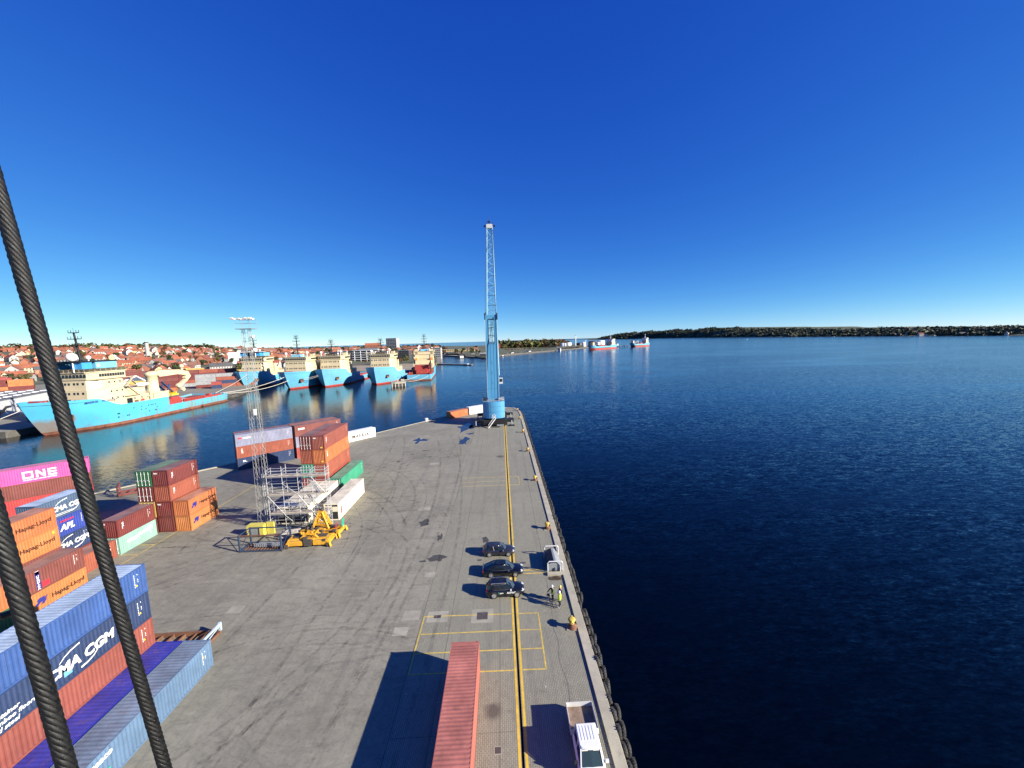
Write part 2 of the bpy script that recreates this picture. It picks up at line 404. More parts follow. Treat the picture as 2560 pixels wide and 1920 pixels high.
def joints():
    b = MB()
    def crk(x0, y0, x1, y1, w, wob):
        n = int(max(2, abs(y1-y0)+abs(x1-x0))); P = []
        for i in range(n+1):
            t = i/n; x = x0+(x1-x0)*t; y = y0+(y1-y0)*t
            k = noise.noise(Vector((x*.7, y*.35, 3)))*wob
            P.append((x+(k if abs(y1-y0) > abs(x1-x0) else 0), y+(k if abs(y1-y0) <= abs(x1-x0) else 0), w*(0.6+0.8*abs(noise.noise(Vector((x, y*.8, 9)))))))
        for p, q in zip(P[:-1], P[1:]):
            v = abs(y1-y0) > abs(x1-x0)
            d = (lambda a: (a/2, 0)) if v else (lambda a: (0, a/2))
            b.add([(p[0]-d(p[2])[0], p[1]-d(p[2])[1], 0), (p[0]+d(p[2])[0], p[1]+d(p[2])[1], 0), (q[0]+d(q[2])[0], q[1]+d(q[2])[1], 0), (q[0]-d(q[2])[0], q[1]-d(q[2])[1], 0)], [(0, 1, 2, 3)])
    crk(-.95, -5, -.95, 128, .035, .0); crk(-6.2, 12, -6.2, 125, .035, .02); crk(4.6, 20, 4.8, 45, .035, .45); crk(4.8, 45, 5.0, 110, .05, .12)
    crk(-9.3, 5, -9.3, 150, .05, .02)
    for y in (26, 41.5, 52.5, 64, 74, 88, 97, 108, 119): crk(-9.3, y, .2, y+.05, .03, .02)
    tag(b.build('paving_joint', M_JOINT, loc=(0, 0, .004)), kind='structure')
joints()

# tyre marks swept across the yard: thin see-through films of rubber
def tyre_marks():
    T = NT('rubber_marks'); p = T.pos()
    n = T.noise(T.mapping(p, (1, 1, 1)), 0.8, 5, 0.7); n2 = T.noise(p, 6, 2)
    a = T.math('MULTIPLY', T.ramp(n, 0.40, 0.66, 0.0, 0.34), T.ramp(n2, 0.3, 0.7, .5, 1))
    T.set(T.b.inputs['Base Color'], (0.035, 0.034, 0.034)); T.b.inputs['Roughness'].default_value = 0.8
    T.set(T.b.inputs['Alpha'], a)
    b = MB(); k = 0
    def arc(cx, cy, r, a0, a1, w):
        nonlocal k; k += 1; z = 0.004+0.00035*k; n_ = max(6, int(abs(a1-a0)*r/1.2)); V = []; F = []
        for i in range(n_+1):
            t = a0+(a1-a0)*i/n_; rr = r*(1+0.02*math.sin(3*t+cx)); e = (math.cos(t), math.sin(t))
            V += [(cx+e[0]*(rr-w/2), cy+e[1]*(rr-w/2), z), (cx+e[0]*(rr+w/2), cy+e[1]*(rr+w/2), z)]
        b.add(V, [(2*i, 2*i+1, 2*i+3, 2*i+2) for i in range(n_)])
    rn = random.Random(5)
    def inyard(x, y): return x < -1 and y > 8 and (y < 150+0*x) and (x > -9 or True) and (y - 93) < 1.07*(x+74)+0
    def ok(cx, cy, r, a0, a1):
        return all(inyard(cx+r*math.cos(a0+(a1-a0)*t/6)+2, cy+r*math.sin(a0+(a1-a0)*t/6)-2) for t in range(7))
    while k < 84:
        cx, cy, r = rn.uniform(-55, 5), rn.uniform(15, 130), rn.uniform(9, 40)
        a0 = rn.uniform(0, 6.28); a1 = a0+rn.uniform(.5, 2.0)*rn.choice((-1, 1))
        if ok(cx, cy, r, a0, a1):
            arc(cx, cy, r, a0, a1, rn.uniform(.18, .42)); arc(cx, cy, r+rn.uniform(1.6, 2.2), a0, a1, rn.uniform(.18, .42))
    for x in (-24, -22.2, -18.5, -13.6, -11.8): arc(x-300, 60, 300, -.18, .2, .4)
    tag(b.build('tyre_mark', T.m), kind='structure')
tyre_marks()

# puddles and dark patches with ragged outlines
def blob(cx, cy, rx, ry, seed, n=28, j=.35):
    return [(cx+rx*math.cos(2*PI*i/n)*(1+j*noise.noise(Vector((math.cos(2*PI*i/n)*1.6, math.sin(2*PI*i/n)*1.6, seed)))*1.8), cy+ry*math.sin(2*PI*i/n)*(1+j*noise.noise(Vector((math.cos(2*PI*i/n)*1.6+9, math.sin(2*PI*i/n)*1.6, seed)))*1.8)) for i in range(n)]
M_PUD = glass('puddle_water', (0.03, 0.03, 0.03), 0.03)
for i, q in enumerate(((-12.2, 131.5, 2.6, 5.0), (-11.9, 113.2, 1.6, 4.2), (-10.5, 122, 1.3, 1.5), (-25.3, 115.5, 1.6, 2.4))):
    tag(flat('puddle', blob(*q, i*3.1, j=.8), 0.0035, M_PUD, None), kind='structure')
M_PATCH = paint('dark_asphalt_patch', (0.055, 0.053, 0.05), 0.85, var=.3, vscale=2)
M_PATCH2 = paint('pale_concrete_patch', (0.32, 0.30, 0.235), 0.85, var=.2, dirt=.4, dirtcol=(.17, .16, .14))
for i, q in enumerate(((-13.2, 61.0, .95, 1.1), (-9.6, 50.2, 1.0, .8), (-3.2, 54.5, .5, .8), (-10.1, 56, .35, 1.0), (-21.5, 104, .9, .4), (-24.5, 101, .6, .35), (-26.5, 95, .5, .5), (-19.2, 98, .5, .4), (-11.5, 49.6, .5, .3), (-31.5, 24.0, 1.0, .7), (-48, 79, 1.2, .3))):
    tag(flat('asphalt_patch', blob(*q, i*2.3, j=.5), 0.004, M_PATCH, None), kind='structure')
for (x, y, sx, sy) in ((-10.6, 39.2, 1.9, 1.5), (-11.2, 36.9, 1.5, 1.2), (-9.9, 46.5, 1.3, 1.0), (-31.0, 41.5, 1.6, 1.2), (-14.5, 66.5, 2.2, 1.6), (-17, 92, 2.4, 1.5)):
    tag(flat('concrete_patch', [(x-sx/2, y-sy/2), (x+sx/2, y-sy/2), (x+sx/2, y+sy/2), (x-sx/2, y+sy/2)], 0.005, M_PATCH2, None), kind='structure')
# ---------------------------------------------------------------- shipping containers
CW = 2.44
_CM = {}
def corr(L, pitch, depth, cap):
    """points (x, d) of a trapezoid corrugation along a length L with flat ends"""
    n = max(1, int((L-2*cap)/pitch)); p = (L-2*cap)/n; P = [(-L/2, 0)]
    for i in range(n):
        x = -L/2+cap+i*p
        P += [(x, 0), (x+p*.24, depth), (x+p*.5, depth), (x+p*.74, 0)]
    return P+[(L/2, 0)]
def cont_meshes(L, H):
    key = (L, H)
    if key in _CM: return _CM[key]
    W = CW; M = {}
    for s in (-1, 1):
        b = MB(); P = corr(L-.34, .28, .04, .06); z0, z1 = .17, H-.11; V = []
        for x, d in P: V += [(x, s*(W/2-.012-d), z0), (x, s*(W/2-.012-d), z1)]
        F = [(2*i, 2*i+2, 2*i+3, 2*i+1) if s < 0 else (2*i, 2*i+1, 2*i+3, 2*i+2) for i in range(len(P)-1)]
        M['side%d' % s] = b.add(V, F).mesh('side_panel')
    for s in (-1, 1):
        b = MB(); P = corr(W-.34, .26, .045, .05); z0, z1 = .2, H-.16; V = []
        for y, d in P: V += [(s*(L/2-.04-d), y, z0), (s*(L/2-.04-d), y, z1)]
        F = [(2*i, 2*i+1, 2*i+3, 2*i+2) if s < 0 else (2*i, 2*i+2, 2*i+3, 2*i+1) for i in range(len(P)-1)]
        M['end%d' % s] = b.add(V, F).mesh('end_wall')
        for k, y in ((0, -.57), (1, .57)):
            b = MB(); x = s*(L/2-.05); b.box((x, y, H/2+.02), (.05, 1.10, H-.36))
            for z in (.55, .95, 1.35, 1.75, 2.15): b.box((x+s*.03, y, z*H/2.6), (.02, .94, .16))
            M['door%d%d' % (s, k)] = b.mesh('door')
            b = MB()
            for dy in (-.32, .28):
                b.tube((x+s*.09, y+dy, .16), (x+s*.09, y+dy, H-.12), .022, 6)
                for z in (.3, .9, H-.5): b.box((x+s*.06, y+dy, z), (.07, .1, .07))
                b.box((x+s*.1, y+dy+.14, 1.05), (.03, .3, .05))
            M['bars%d%d' % (s, k)] = b.mesh('locking_bar')
    b = MB(); P = corr(L-.3, .30, .022, .1); V = []
    for x, d in P: V += [(x, -W/2+.05, H-.015-d), (x, W/2-.05, H-.015-d)]
    M['roof'] = b.add(V, [(2*i, 2*i+2, 2*i+3, 2*i+1) for i in range(len(P)-1)]).mesh('roof_panel')
    b = MB()
    for s in (-1, 1):
        b.box((0, s*(W/2-.03), .09), (L-.34, .06, .16)); b.box((0, s*(W/2-.03), H-.06), (L-.34, .06, .08))
        for t in (-1, 1):
            b.box((s*(L/2-.09), t*(W/2-.075), H/2), (.15, .15, H-.24))
            for z in (.06, H-.06): b.box((s*(L/2-.085), t*(W/2-.08), z), (.18, .165, .118))
        b.box((s*(L/2-.06), 0, .1), (.1, W-.34, .18)); b.box((s*(L/2-.06), 0, H-.1), (.1, W-.34, .13))
    b.box((0, 0, .14), (L-.3, W-.14, .03))
    M['frame'] = b.mesh('frame')
    _CM[key] = M; return M

_CP = {}
def cpaint(name, col, rust=.35, roofmix=.35, fleck=0.0):
    lum = .3*col[0]+.5*col[1]+.2*col[2]; col = tuple((c*.86+lum*.14)*.84 for c in col)      # sun-bleached
    rust_c = (0.13, 0.045, 0.02)
    side = paint(name+'_paint', col, .5, var=.16, vscale=.45, dirt=.38, dirtcol=tuple(c*.42+.012 for c in col), streak=rust*.9, bump=.22, bscale=3)
    rc = tuple(c*(1-roofmix)+g_*roofmix for c, g_ in zip(col, (.30, .27, .25)))
    if name in ('blue', 'cmagrey'): rc = (.36, .45, .56)
    roof = paint(name+'_roof_paint', rc, .62, var=.28, vscale=.5, dirt=.6, dirtcol=(.16, .09, .06) if not fleck else (.20, .24, .28), fleck=fleck)
    _CP[name] = (side, roof)
for a in (('maroon', (.20, .030, .026)), ('brown', (.23, .055, .042)), ('oxide', (.36, .080, .036)), ('hapag', (.60, .19, .03), .25, .2),
          ('orange', (.56, .145, .026)), ('pink', (.85, .055, .33), .05, .5), ('blue', (.03, .10, .34), .7, .55, .85), ('navy', (.022, .048, .135), .3), ('apl', (.02, .055, .36), .2),
          ('slate', (.105, .20, .34), .6, .25), ('royal', (.010, .018, .40), .1, .05), ('red', (.40, .055, .04), .3), ('scarlet', (.60, .03, .03)), ('green', (.015, .32, .17)), ('dgreen', (.02, .15, .05)),
          ('mint', (.27, .52, .42), .7), ('cream', (.83, .75, .55), .05, .12), ('lilac', (.27, .28, .40), .5), ('white', (.74, .74, .72), .2, .3), ('cmagrey', (.06, .11, .20), .3, .45, .6),
          ('yellow', (.62, .42, .06)), ('salmon', (.31, .070, .045), .4, .1), ('grey', (.34, .35, .36)), ('coral', (.50, .125, .085), .35, .08)):
    cpaint(*a)
M_WHITE = paint('white_lettering', (.82, .82, .80), .5, var=.05)
M_INK = paint('dark_lettering', (.045, .018, .012), .5, var=.05)
M_NAVYINK = paint('navy_emblem_paint', (.03, .03, .20), .5, var=.05)
M_YELW = paint('warning_yellow', (.85, .55, .05), .5, var=.05)
M_REDINK = paint('red_lettering', (.6, .03, .05), .5, var=.05)
M_GREENTAG = paint('green_label', (.02, .42, .25), .5, var=.05)
M_BLUETAG = paint('pale_blue_label', (.15, .38, .52), .5, var=.05)
M_STEEL = paint('galvanised_steel', (.52, .53, .53), .42, .55, var=.12)
INKS = {'w': M_WHITE, 'k': M_INK, 'n': M_NAVYINK, 'y': M_YELW, 'r': M_REDINK, 'g': M_GREENTAG, 'b': M_BLUETAG}

def letter(par, s, x, z, size, ink='w', face='side', L=12.19, bold=.0, space=1.0, shear=0.0, sx=1.0, align='LEFT', line=1.0, name='lettering'):
    """flat print standing on a container face: x along the face, z up"""
    me = s if isinstance(s, bpy.types.Mesh) else text_mesh(s, size, bold, space, shear, align, line)
    o = bpy.data.objects.new(name, me); COL.objects.link(o); o.parent = par; o.scale.x = sx
    if face == 'side': o.location = (x, -CW/2-.006, z); o.rotation_euler = (PI/2, 0, 0)
    elif face == 'end': o.location = (-L/2-.012, -x, z); o.rotation_euler = (PI/2, 0, -PI/2)
    elif face == 'top': o.location = (x, z, 0); o.rotation_euler = (0, 0, 0)
    setm(o, INKS[ink]); return o
def strip(pts, w0, w1):
    """a brush-like stroke as flat print"""
    b = MB(); n = len(pts); V = []
    for i, p in enumerate(pts):
        a, c = Vector(pts[max(0, i-1)]), Vector(pts[min(n-1, i+1)]); d = (c-a).normalized(); w_ = w0+(w1-w0)*i/(n-1)
        V += [(p[0]-d.y*w_/2, p[1]+d.x*w_/2, 0), (p[0]+d.y*w_/2, p[1]-d.x*w_/2, 0)]
    b.add(V, [(2*i, 2*i+1, 2*i+3, 2*i+2) for i in range(n-1)]); me = b.mesh('emblem'); me.materials.append(None); return me
def polymesh(polys, name='emblem'):
    b = MB()
    for p in polys: b.add([(x, y, 0) for x, y in p], [tuple(range(len(p)))])
    me = b.mesh(name); me.materials.append(None); return me
ARC1 = strip([(0, 0), (.35, .28), (.8, .47), (1.35, .56), (1.45, .57)], .05, .12)
ARC2 = strip([(0, 0), (.5, .05), (.95, .2), (1.25, .45), (1.4, .68)], .14, .04)
HLOGO = polymesh([[(0, 0), (.18, 0), (.42, .24), (.62, .24), (.50, .0), (.72, .0), (1.0, .34), (.86, .34), (1.12, .72), (.8, .56), (.86, .72), (.36, .72), (.12, .48), (.26, .40), (.02, .22)]])
SQ = polymesh([[(0, 0), (1, 0), (1, 1), (0, 1)]], 'label_plate')
TRI = polymesh([[(0, 0), (1, 0), (.5, .9)]], 'warning_mark')
ONE_O = polymesh([[(0, 0), (.25, 0), (.25, 1), (0, 1)], [(.25, 0), (1.0, 0), (1.0, .2), (.25, .2)], [(1.0, 0), (1.25, 0), (1.25, 1), (1.0, 1)], [(.25, .8), (1.0, .8), (1.0, 1), (.25, 1)],
                  [(1.55, 0), (1.8, 0), (1.8, 1), (1.55, 1)], [(2.4, 0), (2.65, 0), (2.65, 1), (2.4, 1)], [(1.8, .62), (1.8, 1), (2.4, .38), (2.4, 0)],
                  [(2.95, 0), (4.0, 0), (4.0, .2), (2.95, .2)], [(2.95, .4), (4.0, .4), (4.0, .6), (2.95, .6)], [(2.95, .8), (4.0, .8), (4.0, 1), (2.95, 1)], [(2.95, .2), (3.2, .2), (3.2, .4), (2.95, .4)], [(2.95, .6), (3.2, .6), (3.2, .8), (2.95, .8)]], 'lettering')

NUMB = polymesh([[(x_, -y_), (x_+.055, -y_), (x_+.055, -y_-h_), (x_, -y_-h_)] for x_, y_, h_ in ((0, 0, .17), (0, .22, .1), (0, .36, .2), (0, .62, .12), (0, .8, .22), (0, 1.08, .12), (.3, .05, .12), (.3, .5, .16), (.3, .72, .1))], 'number_marking')
def container(label, col, c, L=12.19, H=2.59, rz=PI/2, z=0.0, door=None, group=None, marks=True, bars='w', roof=None, name='shipping_container'):
    """c: centre of the base. local x = length, the side that faces the quay is local -y"""
    M = cont_meshes(L, H); t = thing(name, label, 'container', (c[0], c[1], z), rz, group)
    side, rf = _CP[col]
    if roof: rf = roof
    for k, nm in (('side-1', 'side_panel'), ('side1', 'side_panel'), ('frame', 'frame')):
        setm(link(nm, M[k], t), side)
    setm(link('roof_panel', M['roof'], t), rf)
    for s in (-1, 1):
        if door == s:
            for k in (0, 1):
                d = setm(link('door', M['door%d%d' % (s, k)], t), side)
                setm(link('locking_bar', M['bars%d%d' % (s, k)], d), M_WHITE if bars == 'w' else side)
        else: setm(link('end_wall', M['end%d' % s], t), side)
    if marks:
        x = L/2-1.15
        letter(t, NUMB, x, H-.45, 1, marks if isinstance(marks, str) else 'w', name='number_marking')['kind'] = 'stuff'
    return t
def ycont(label, col, xr, y0, z, L=12.19, **k):
    return container(label, col, (xr-CW/2, y0+L/2), L=L, z=z, rz=PI/2, **k)
T20 = 6.06
# --- the block by the lower left corner of the yard
a = ycont('long slate blue container lying alone on the ground at the yard side of its block', 'slate', -27.9, 21.7, 0, marks='w')
letter(a, 'seaco', -4.6, 1.85, .62, 'w', bold=.018, shear=.2); letter(a, SQ, -3.7, .7, 1, 'g').scale = (.26, .34, 1); letter(a, TRI, 4.95, 1.55, 1, 'y').scale = (.2, .2, 1)
ycont('long container with a plain bright royal blue roof beside the slate blue one', 'royal', -30.5, 21.7, 0, marks=False)
G1 = 'four-high stack beside the royal blue roof'
ycont('lowest container of the four-high stack behind the royal blue roof', 'navy', -32.85, 21.65, 0, group=G1)
a = ycont('salmon red container under the dark blue one in the four-high stack', 'salmon', -32.85, 21.65, 2.59, group=G1); letter(a, TRI, 5.0, 1.0, 1, 'y').scale = (.22, .22, 1)
a = ycont('dark navy container lettered CMA CGM, third tier of the four-high stack', 'navy', -32.85, 21.62, 5.18, group=G1)
letter(a, 'CMA CGM', -2.05, .86, 1.06, 'w', bold=.045, shear=.12, sx=.97); letter(a, ARC1, -1.15, 1.75, 1); letter(a, ARC2, .15, .38, 1); letter(a, TRI, 5.0, 1.0, 1, 'y').scale = (.22, .22, 1)
letter(a, 'container\nbamboo flooring\nand steel', -5.2, 1.05, .42, 'w', bold=.008, shear=.25); letter(a, SQ, -.98, .55, 1, 'b').scale = (.55, .42, 1)
a = ycont('blue container with a pale flaking roof on top of the four-high stack', 'blue', -32.85, 21.66, 7.77, group=G1); letter(a, TRI, 5.0, 1.0, 1, 'y').scale = (.22, .22, 1)
# --- twenty-foot block behind the ropes
def hapag(t, logo=True, L=T20, x0=-.85):
    if logo: letter(t, HLOGO, -2.45, 1.0, 1, 'n').scale = (1.15, 1.15, 1)
    letter(t, 'Hapag-Lloyd', x0, 1.12, .72, 'k', bold=.016, sx=.98)
G2 = 'twenty-foot containers stacked between the two ropes'
a = ycont('orange container lettered Hapag-Lloyd with navy emblem, on the ground below the brown one', 'hapag', -53.4, 41.45, 0, T20, marks=False, group=G2); hapag(a)
a = ycont('brown container with a vertical navy name strip, standing on the orange one', 'brown', -53.4, 41.45, 2.59, T20, group=G2)
letter(a, SQ, -2.05, .25, 1, 'n').scale = (.42, 2.1, 1)
letter(a, SQ, -2.02, 1.98, 1, 'w').scale = (.36, .42, 1)
letter(a, '\n'.join('UXOTCA'), -1.98, 1.62, .36, 'w', bold=.012, line=.78).location.y -= .01
letter(a, SQ, -1.55, .3, 1, 'r').scale = (.75, .62, 1)
ycont('orange container at the left picture edge behind the rope', 'orange', -53.4, 35.2, 2.59, T20, group=G2); ycont('green container below the orange one at the left picture edge', 'dgreen', -53.4, 35.2, 0, T20, group=G2)
for k in (0, 1): ycont('brown container %s hidden behind the brown one with the name strip' % ('on the ground', 'in the second tier')[k], 'brown', -56.5, 41.9, 2.59*k, T20, group=G2)
a = ycont('pale orange container lettered Hapag-Lloyd, second from the top of its stack', 'hapag', -56.5, 41.92, 5.18, T20, marks=False, group=G2); hapag(a, False, x0=-1.05); letter(a, SQ, 2.35, 2.0, 1, 'y').scale = (.2, .3, 1)
a = ycont('deep orange container lettered Hapag-Lloyd with a scuffed roof, topmost of its stack', 'orange', -56.5, 41.88, 7.77, T20, marks=False, group=G2); hapag(a, False, x0=-1.05)
ycont('orange red container on the ground half hidden by the thick rope', 'oxide', -56.4, 48.3, 0, T20, group=G2)
ycont('container at the ground under the lower CMA CGM one', 'maroon', -59.3, 48.3, 0, T20, group=G2)
def cma20(t):
    letter(t, 'CMA CGM', -1.45, .95, .84, 'w', bold=.035, shear=.12, sx=1.0); letter(t, ARC1, -.9, 1.7, 1); letter(t, ARC2, .5, .35, 1)
a = ycont('navy twenty-foot container lettered CMA CGM below the blue APL one', 'navy', -59.3, 48.3, 2.59, T20, group=G2); cma20(a)
a = ycont('blue container lettered APL in the middle of its stack', 'apl', -59.3, 48.3, 5.18, T20, group=G2)
letter(a, 'APL', -.75, .72, 1.1, 'w', bold=.05, shear=.25, sx=.9); letter(a, 'AMERICAN', -.75, 1.85, .34, 'r', bold=.01, shear=.3)
a = ycont('grey blue container lettered CMA CGM with a flecked roof, above the APL one', 'cmagrey', -59.3, 48.3, 7.77, T20, group=G2); cma20(a)
letter(a, SQ, -1.4, .32, 1).scale = (2.2, .05, 1); letter(a, SQ, -1.4, .5, 1).scale = (2.4, .05, 1)
# --- pink stack by the basin
d43 = R(43.0); ux, uy = math.cos(d43), math.sin(d43)
cx, cy = -75.8-ux*6.1-uy*1.22, 70.5-uy*6.1+ux*1.22
G3 = 'stack by the basin with the pink container on top'
container('ground container at the foot of the pink stack', 'maroon', (cx, cy), rz=d43, z=0, group=G3)
container('scarlet container just above the ground in the pink stack', 'scarlet', (cx, cy), rz=d43, z=2.59, group=G3)
container('dark red brown container directly under the pink one', 'brown', (cx, cy), rz=d43, z=5.18, group=G3)
a = container('bright pink container lettered ONE on top of its stack by the basin', 'pink', (cx, cy), rz=d43, z=7.77, group=G3)
letter(a, ONE_O, -1.5, .72, 1).scale = (.95, 1.22, 1); letter(a, 'OCEAN NETWORK EXPRESS', -1.5, .36, .3, 'w', bold=.008, sx=.98)
# --- middle block of twenty-foot boxes
G4 = 'twenty-foot containers in the middle of the yard'
a = ycont('pale mint green container on the ground under a maroon one', 'mint', -56.3, 54.75, 0, T20, group=G4, door=-1); letter(a, 'CHINA', -1.9, 1.2, .6, 'w', bold=.02); letter(a, 'SHIPPING', .0, 1.45, .55, 'w', bold=.02)
def texend(t, L=T20): letter(t, 'tex', -.95, 2.02, .42, 'w', 'end', L, bold=.02)
def cai(t): letter(t, 'C\nA\nI', -2.3, 1.7, .42, 'w', bold=.02, line=.75)
a = ycont('maroon container lettered tex standing on the pale mint one', 'maroon', -56.3, 54.75, 2.59, T20, group=G4); texend(a); cai(a)
a = ycont('amber container lettered Hapag-Lloyd with emblem, lower of the two at the yard side', 'hapag', -51.4, 61.5, 0, T20, marks=False, group=G4); hapag(a)
a = ycont('peach orange container lettered Hapag-Lloyd with emblem, upper of the two at the yard side', 'orange', -51.4, 61.45, 2.59, T20, marks=False, group=G4); hapag(a)
ycont('maroon container at the foot of the four-high middle stack', 'maroon', -54.05, 61.4, 0, T20, group=G4)
a = ycont('maroon container lettered tex, second tier of the four-high middle stack', 'maroon', -54.05, 61.4, 2.59, T20, group=G4); texend(a)
a = ycont('orange red container with vertical white letters, third tier of the middle stack', 'oxide', -54.05, 61.4, 5.18, T20, group=G4); cai(a)
a = ycont('maroon container lettered tex on top of the four-high middle stack', 'maroon', -54.05, 61.4, 7.77, T20, group=G4); texend(a); cai(a)
ycont('yellow edged container low behind the maroon one on the mint container', 'yellow', -56.7, 61.4, 2.59, T20, group=G4, door=-1); ycont('brown container at the foot of the stack with the green top', 'brown', -56.7, 61.4, 0, T20, group=G4)
ycont('maroon container with white door bars below the green one', 'maroon', -56.7, 61.4, 5.18, T20, group=G4, door=-1)
ycont('dark green container with white door bars on top of the middle block', 'dgreen', -56.7, 61.4, 7.77, T20, group=G4, door=-1)
# --- far block by the basin edge
H9 = 2.90
def rowstack(x, y, ang, off, lev, col, label, **k):
    ca, sa = math.cos(R(ang)), math.sin(R(ang)); w_ = CW/2+off
    return container(label, col, (x+ca*6.1-sa*w_, y+sa*6.1+ca*w_), H=H9, rz=R(ang), z=lev*H9, **k)
G5 = 'three-high block with the lilac container by the basin'
for lev, (c0, l0) in enumerate((('navy', 'dark navy container at the foot of the lilac stack, partly in shadow'), ('oxide', 'orange red container under the lilac one by the basin'), ('lilac', 'faded lilac container lettered seaco on top by the basin'))):
    a = rowstack(-64.5, 92.5, 39, 0, lev, c0, l0, group=G5)
    if lev == 2: letter(a, 'seaco', -4.6, 1.75, .75, 'w', bold=.02); letter(a, SQ, -5.5, 1.8, 1, 'r').scale = (.75, .35, 1)
    if lev == 1: letter(a, 'T\nE\nX', -5.1, 1.9, .5, 'w', bold=.02, line=.75)
    if lev == 0: letter(a, 'DL.', -5.0, 1.85, .6, 'w', bold=.02)
    rowstack(-64.5, 92.5, 39, CW+.06, lev, ('brown', 'navy', 'maroon')[lev], 'water side container in the %s tier behind the lilac stack' % ('lowest', 'middle', 'top')[lev], group=G5)
G6 = 'three-high block behind the scaffold by the basin'
for lev, (c0, l0) in enumerate((('red', 'red container at the foot of the stack behind the maroon doors'), ('lilac', 'grey blue container in the middle tier behind the maroon doors'), ('brown', 'dark red container with a small white emblem, on top next to the lilac stack'))):
    a = rowstack(-54.6, 100.7, 47.7, 0, lev, c0, l0, group=G6)
    if lev == 2: letter(a, SQ, -5.3, 1.75, 1, 'w').scale = (1.6, .42, 1)
    rowstack(-54.6, 100.7, 47.7, CW+.5, lev, ('maroon', 'brown', 'oxide')[lev], 'water side container in the %s tier next to the lilac stack' % ('lowest', 'middle', 'top')[lev], group=G6)
G7 = 'four-high block behind the scaffold'
TIER = ('lowest', 'second', 'third', 'top')
for lev in range(4):
    c0 = ('red', 'brown', 'orange', 'red')[lev]
    a = ycont(('red container at the foot of the yard side four-high column', 'red brown container under the orange one in the four-high column', 'long orange container, third tier of the four-high column', 'red container on top of the four-high column, lettered tex on its end')[lev], 'salmon' if lev == 3 else ('oxide' if lev == 1 else c0), -36.0, 76.7, lev*H9, H=H9, group=G7)
    if lev in (3, 2): letter(a, 'C\nA\nI' if lev == 3 else 'T\nE\nX', -5.3, 1.95, .5, 'w', bold=.02, line=.75)
    if lev == 3: letter(a, 'tex', -.95, 2.3, .42, 'w', 'end', bold=.02)
    if lev > 1: letter(a, SQ, .35, .3, 1, 'y', 'end').scale = (.42, .28, 1)
    ycont('container with %s, %s tier of the basin side column' % (('red doors', 'green doors', 'orange ribbed end', 'maroon doors and white bars')[lev], TIER[lev]), ('red', 'green', 'oxide', 'maroon')[lev], -38.52, 76.7, lev*H9, H=H9, door=(-1 if lev != 2 else None), group=G7)
a = ycont('bright green container lying along the yard side of the four-high block', 'green', -32.8, 75.7, 0, H=H9, door=-1)
# refrigerated boxes: smooth walls, machinery in the near end
M_CRROOF = paint('cream_roof_paint', (.72, .62, .46), .6, var=.15, dirt=.5, dirtcol=(.38, .27, .15), fleck=.3)
M_CREAM = paint('cream_wall_paint', (.82, .74, .55), .45, var=.06, dirt=.1, streak=.1)
M_WH = paint('white_wall_paint', (.80, .80, .78), .45, var=.06, dirt=.1, streak=.08)
M_DARK = paint('dark_machinery', (.03, .03, .03), .6, var=.3)
def reefer(label, c, rz, near=True, wall=M_CREAM, roof=M_CRROOF, L=12.19, H=H9, group=None):
    t = thing('refrigerated_container', label, 'container', (c[0], c[1], 0), rz, group); M = cont_meshes(L, H)
    b = MB()
    for s in (-1, 1): b.box((0, s*(CW/2-.03), H/2), (L-.3, .04, H-.2))
    b.box((L/2-.06, 0, H/2), (.06, CW-.3, H-.3)); b.build('wall_panel', wall, t)
    b = MB(); b.box((0, 0, H-.03), (L-.2, CW-.1, .03))
    for i in range(9): b.box((-L/2+1.2+i*1.22, 0, H-.012), (.05, CW-.2, .012))
    b.build('roof_panel', roof, t); setm(link('frame', M['frame'], t), wall)
    x = -L/2
    if near:
        b = MB(); b.box((x+.12, 0, H/2), (.06, CW-.3, H-.3)); b.box((x+.06, 0, .75), (.1, CW-.3, .9)); b.build('machinery_bay', M_DARK, t)
        b = MB(); b.box((x+.05, -.62, 1.95), (.08, .85, .85)); b.box((x+.05, .55, 2.4), (.08, 1.1, .25)); b.box((x+.03, .6, 1.4), (.08, .7, .5)); b.build('access_panel', wall, t)
        b = MB(); b.lathe([(.38, 0), (.38, .05), (.30, .06), (.06, .05)], (x+.04, .55, 1.95), 16, 0, 'X'); b.build('fan', M_STEEL, t)
    else:
        b = MB(); b.box((x+.06, 0, H/2), (.06, CW-.3, H-.3)); b.build('end_panel', wall, t)
    return t
G8 = 'cream refrigerated containers beside the scaffold'
reefer('cream refrigerated container behind the scaffold, next to the light mast', (-36.85, 68.7), PI/2, group=G8)
reefer('cream refrigerated container in the middle of the three behind the scaffold', (-34.3, 68.75), PI/2, group=G8)
a = reefer('cream refrigerated container at the yard side, clear of the scaffold', (-29.45, 69.3), PI/2, group=G8); letter(a, SQ, -5.2, .8, 1, 'r').scale = (.42, 1.3, 1)
d49 = R(49); a = reefer('white refrigerated container lettered MAERSK at the basin edge', (-41.1-math.cos(d49)*6.1-math.sin(d49)*1.22, 123-math.sin(d49)*6.1+math.cos(d49)*1.22), d49, False, M_WH, M_WH)
letter(a, 'MAERSK', -1.9, .85, 1.5, 'k', bold=.055, space=1.12, sx=.98)
d48 = R(47.7)
a = container('orange container lying on the pier head left of the tall crane', 'orange', (-20.1+math.cos(d48)*4.6-math.sin(d48)*1.2, 147.4+math.sin(d48)*4.6+math.cos(d48)*1.2), L=9.12, rz=d48)
a = reefer('white container on the pier head just behind the orange one', (-12.6+math.cos(d48)*4.5-math.sin(d48)*1.2, 155.0+math.sin(d48)*4.5*.8+math.cos(d48)*1.2), R(38), False, M_WH, M_WH, L=9.12)
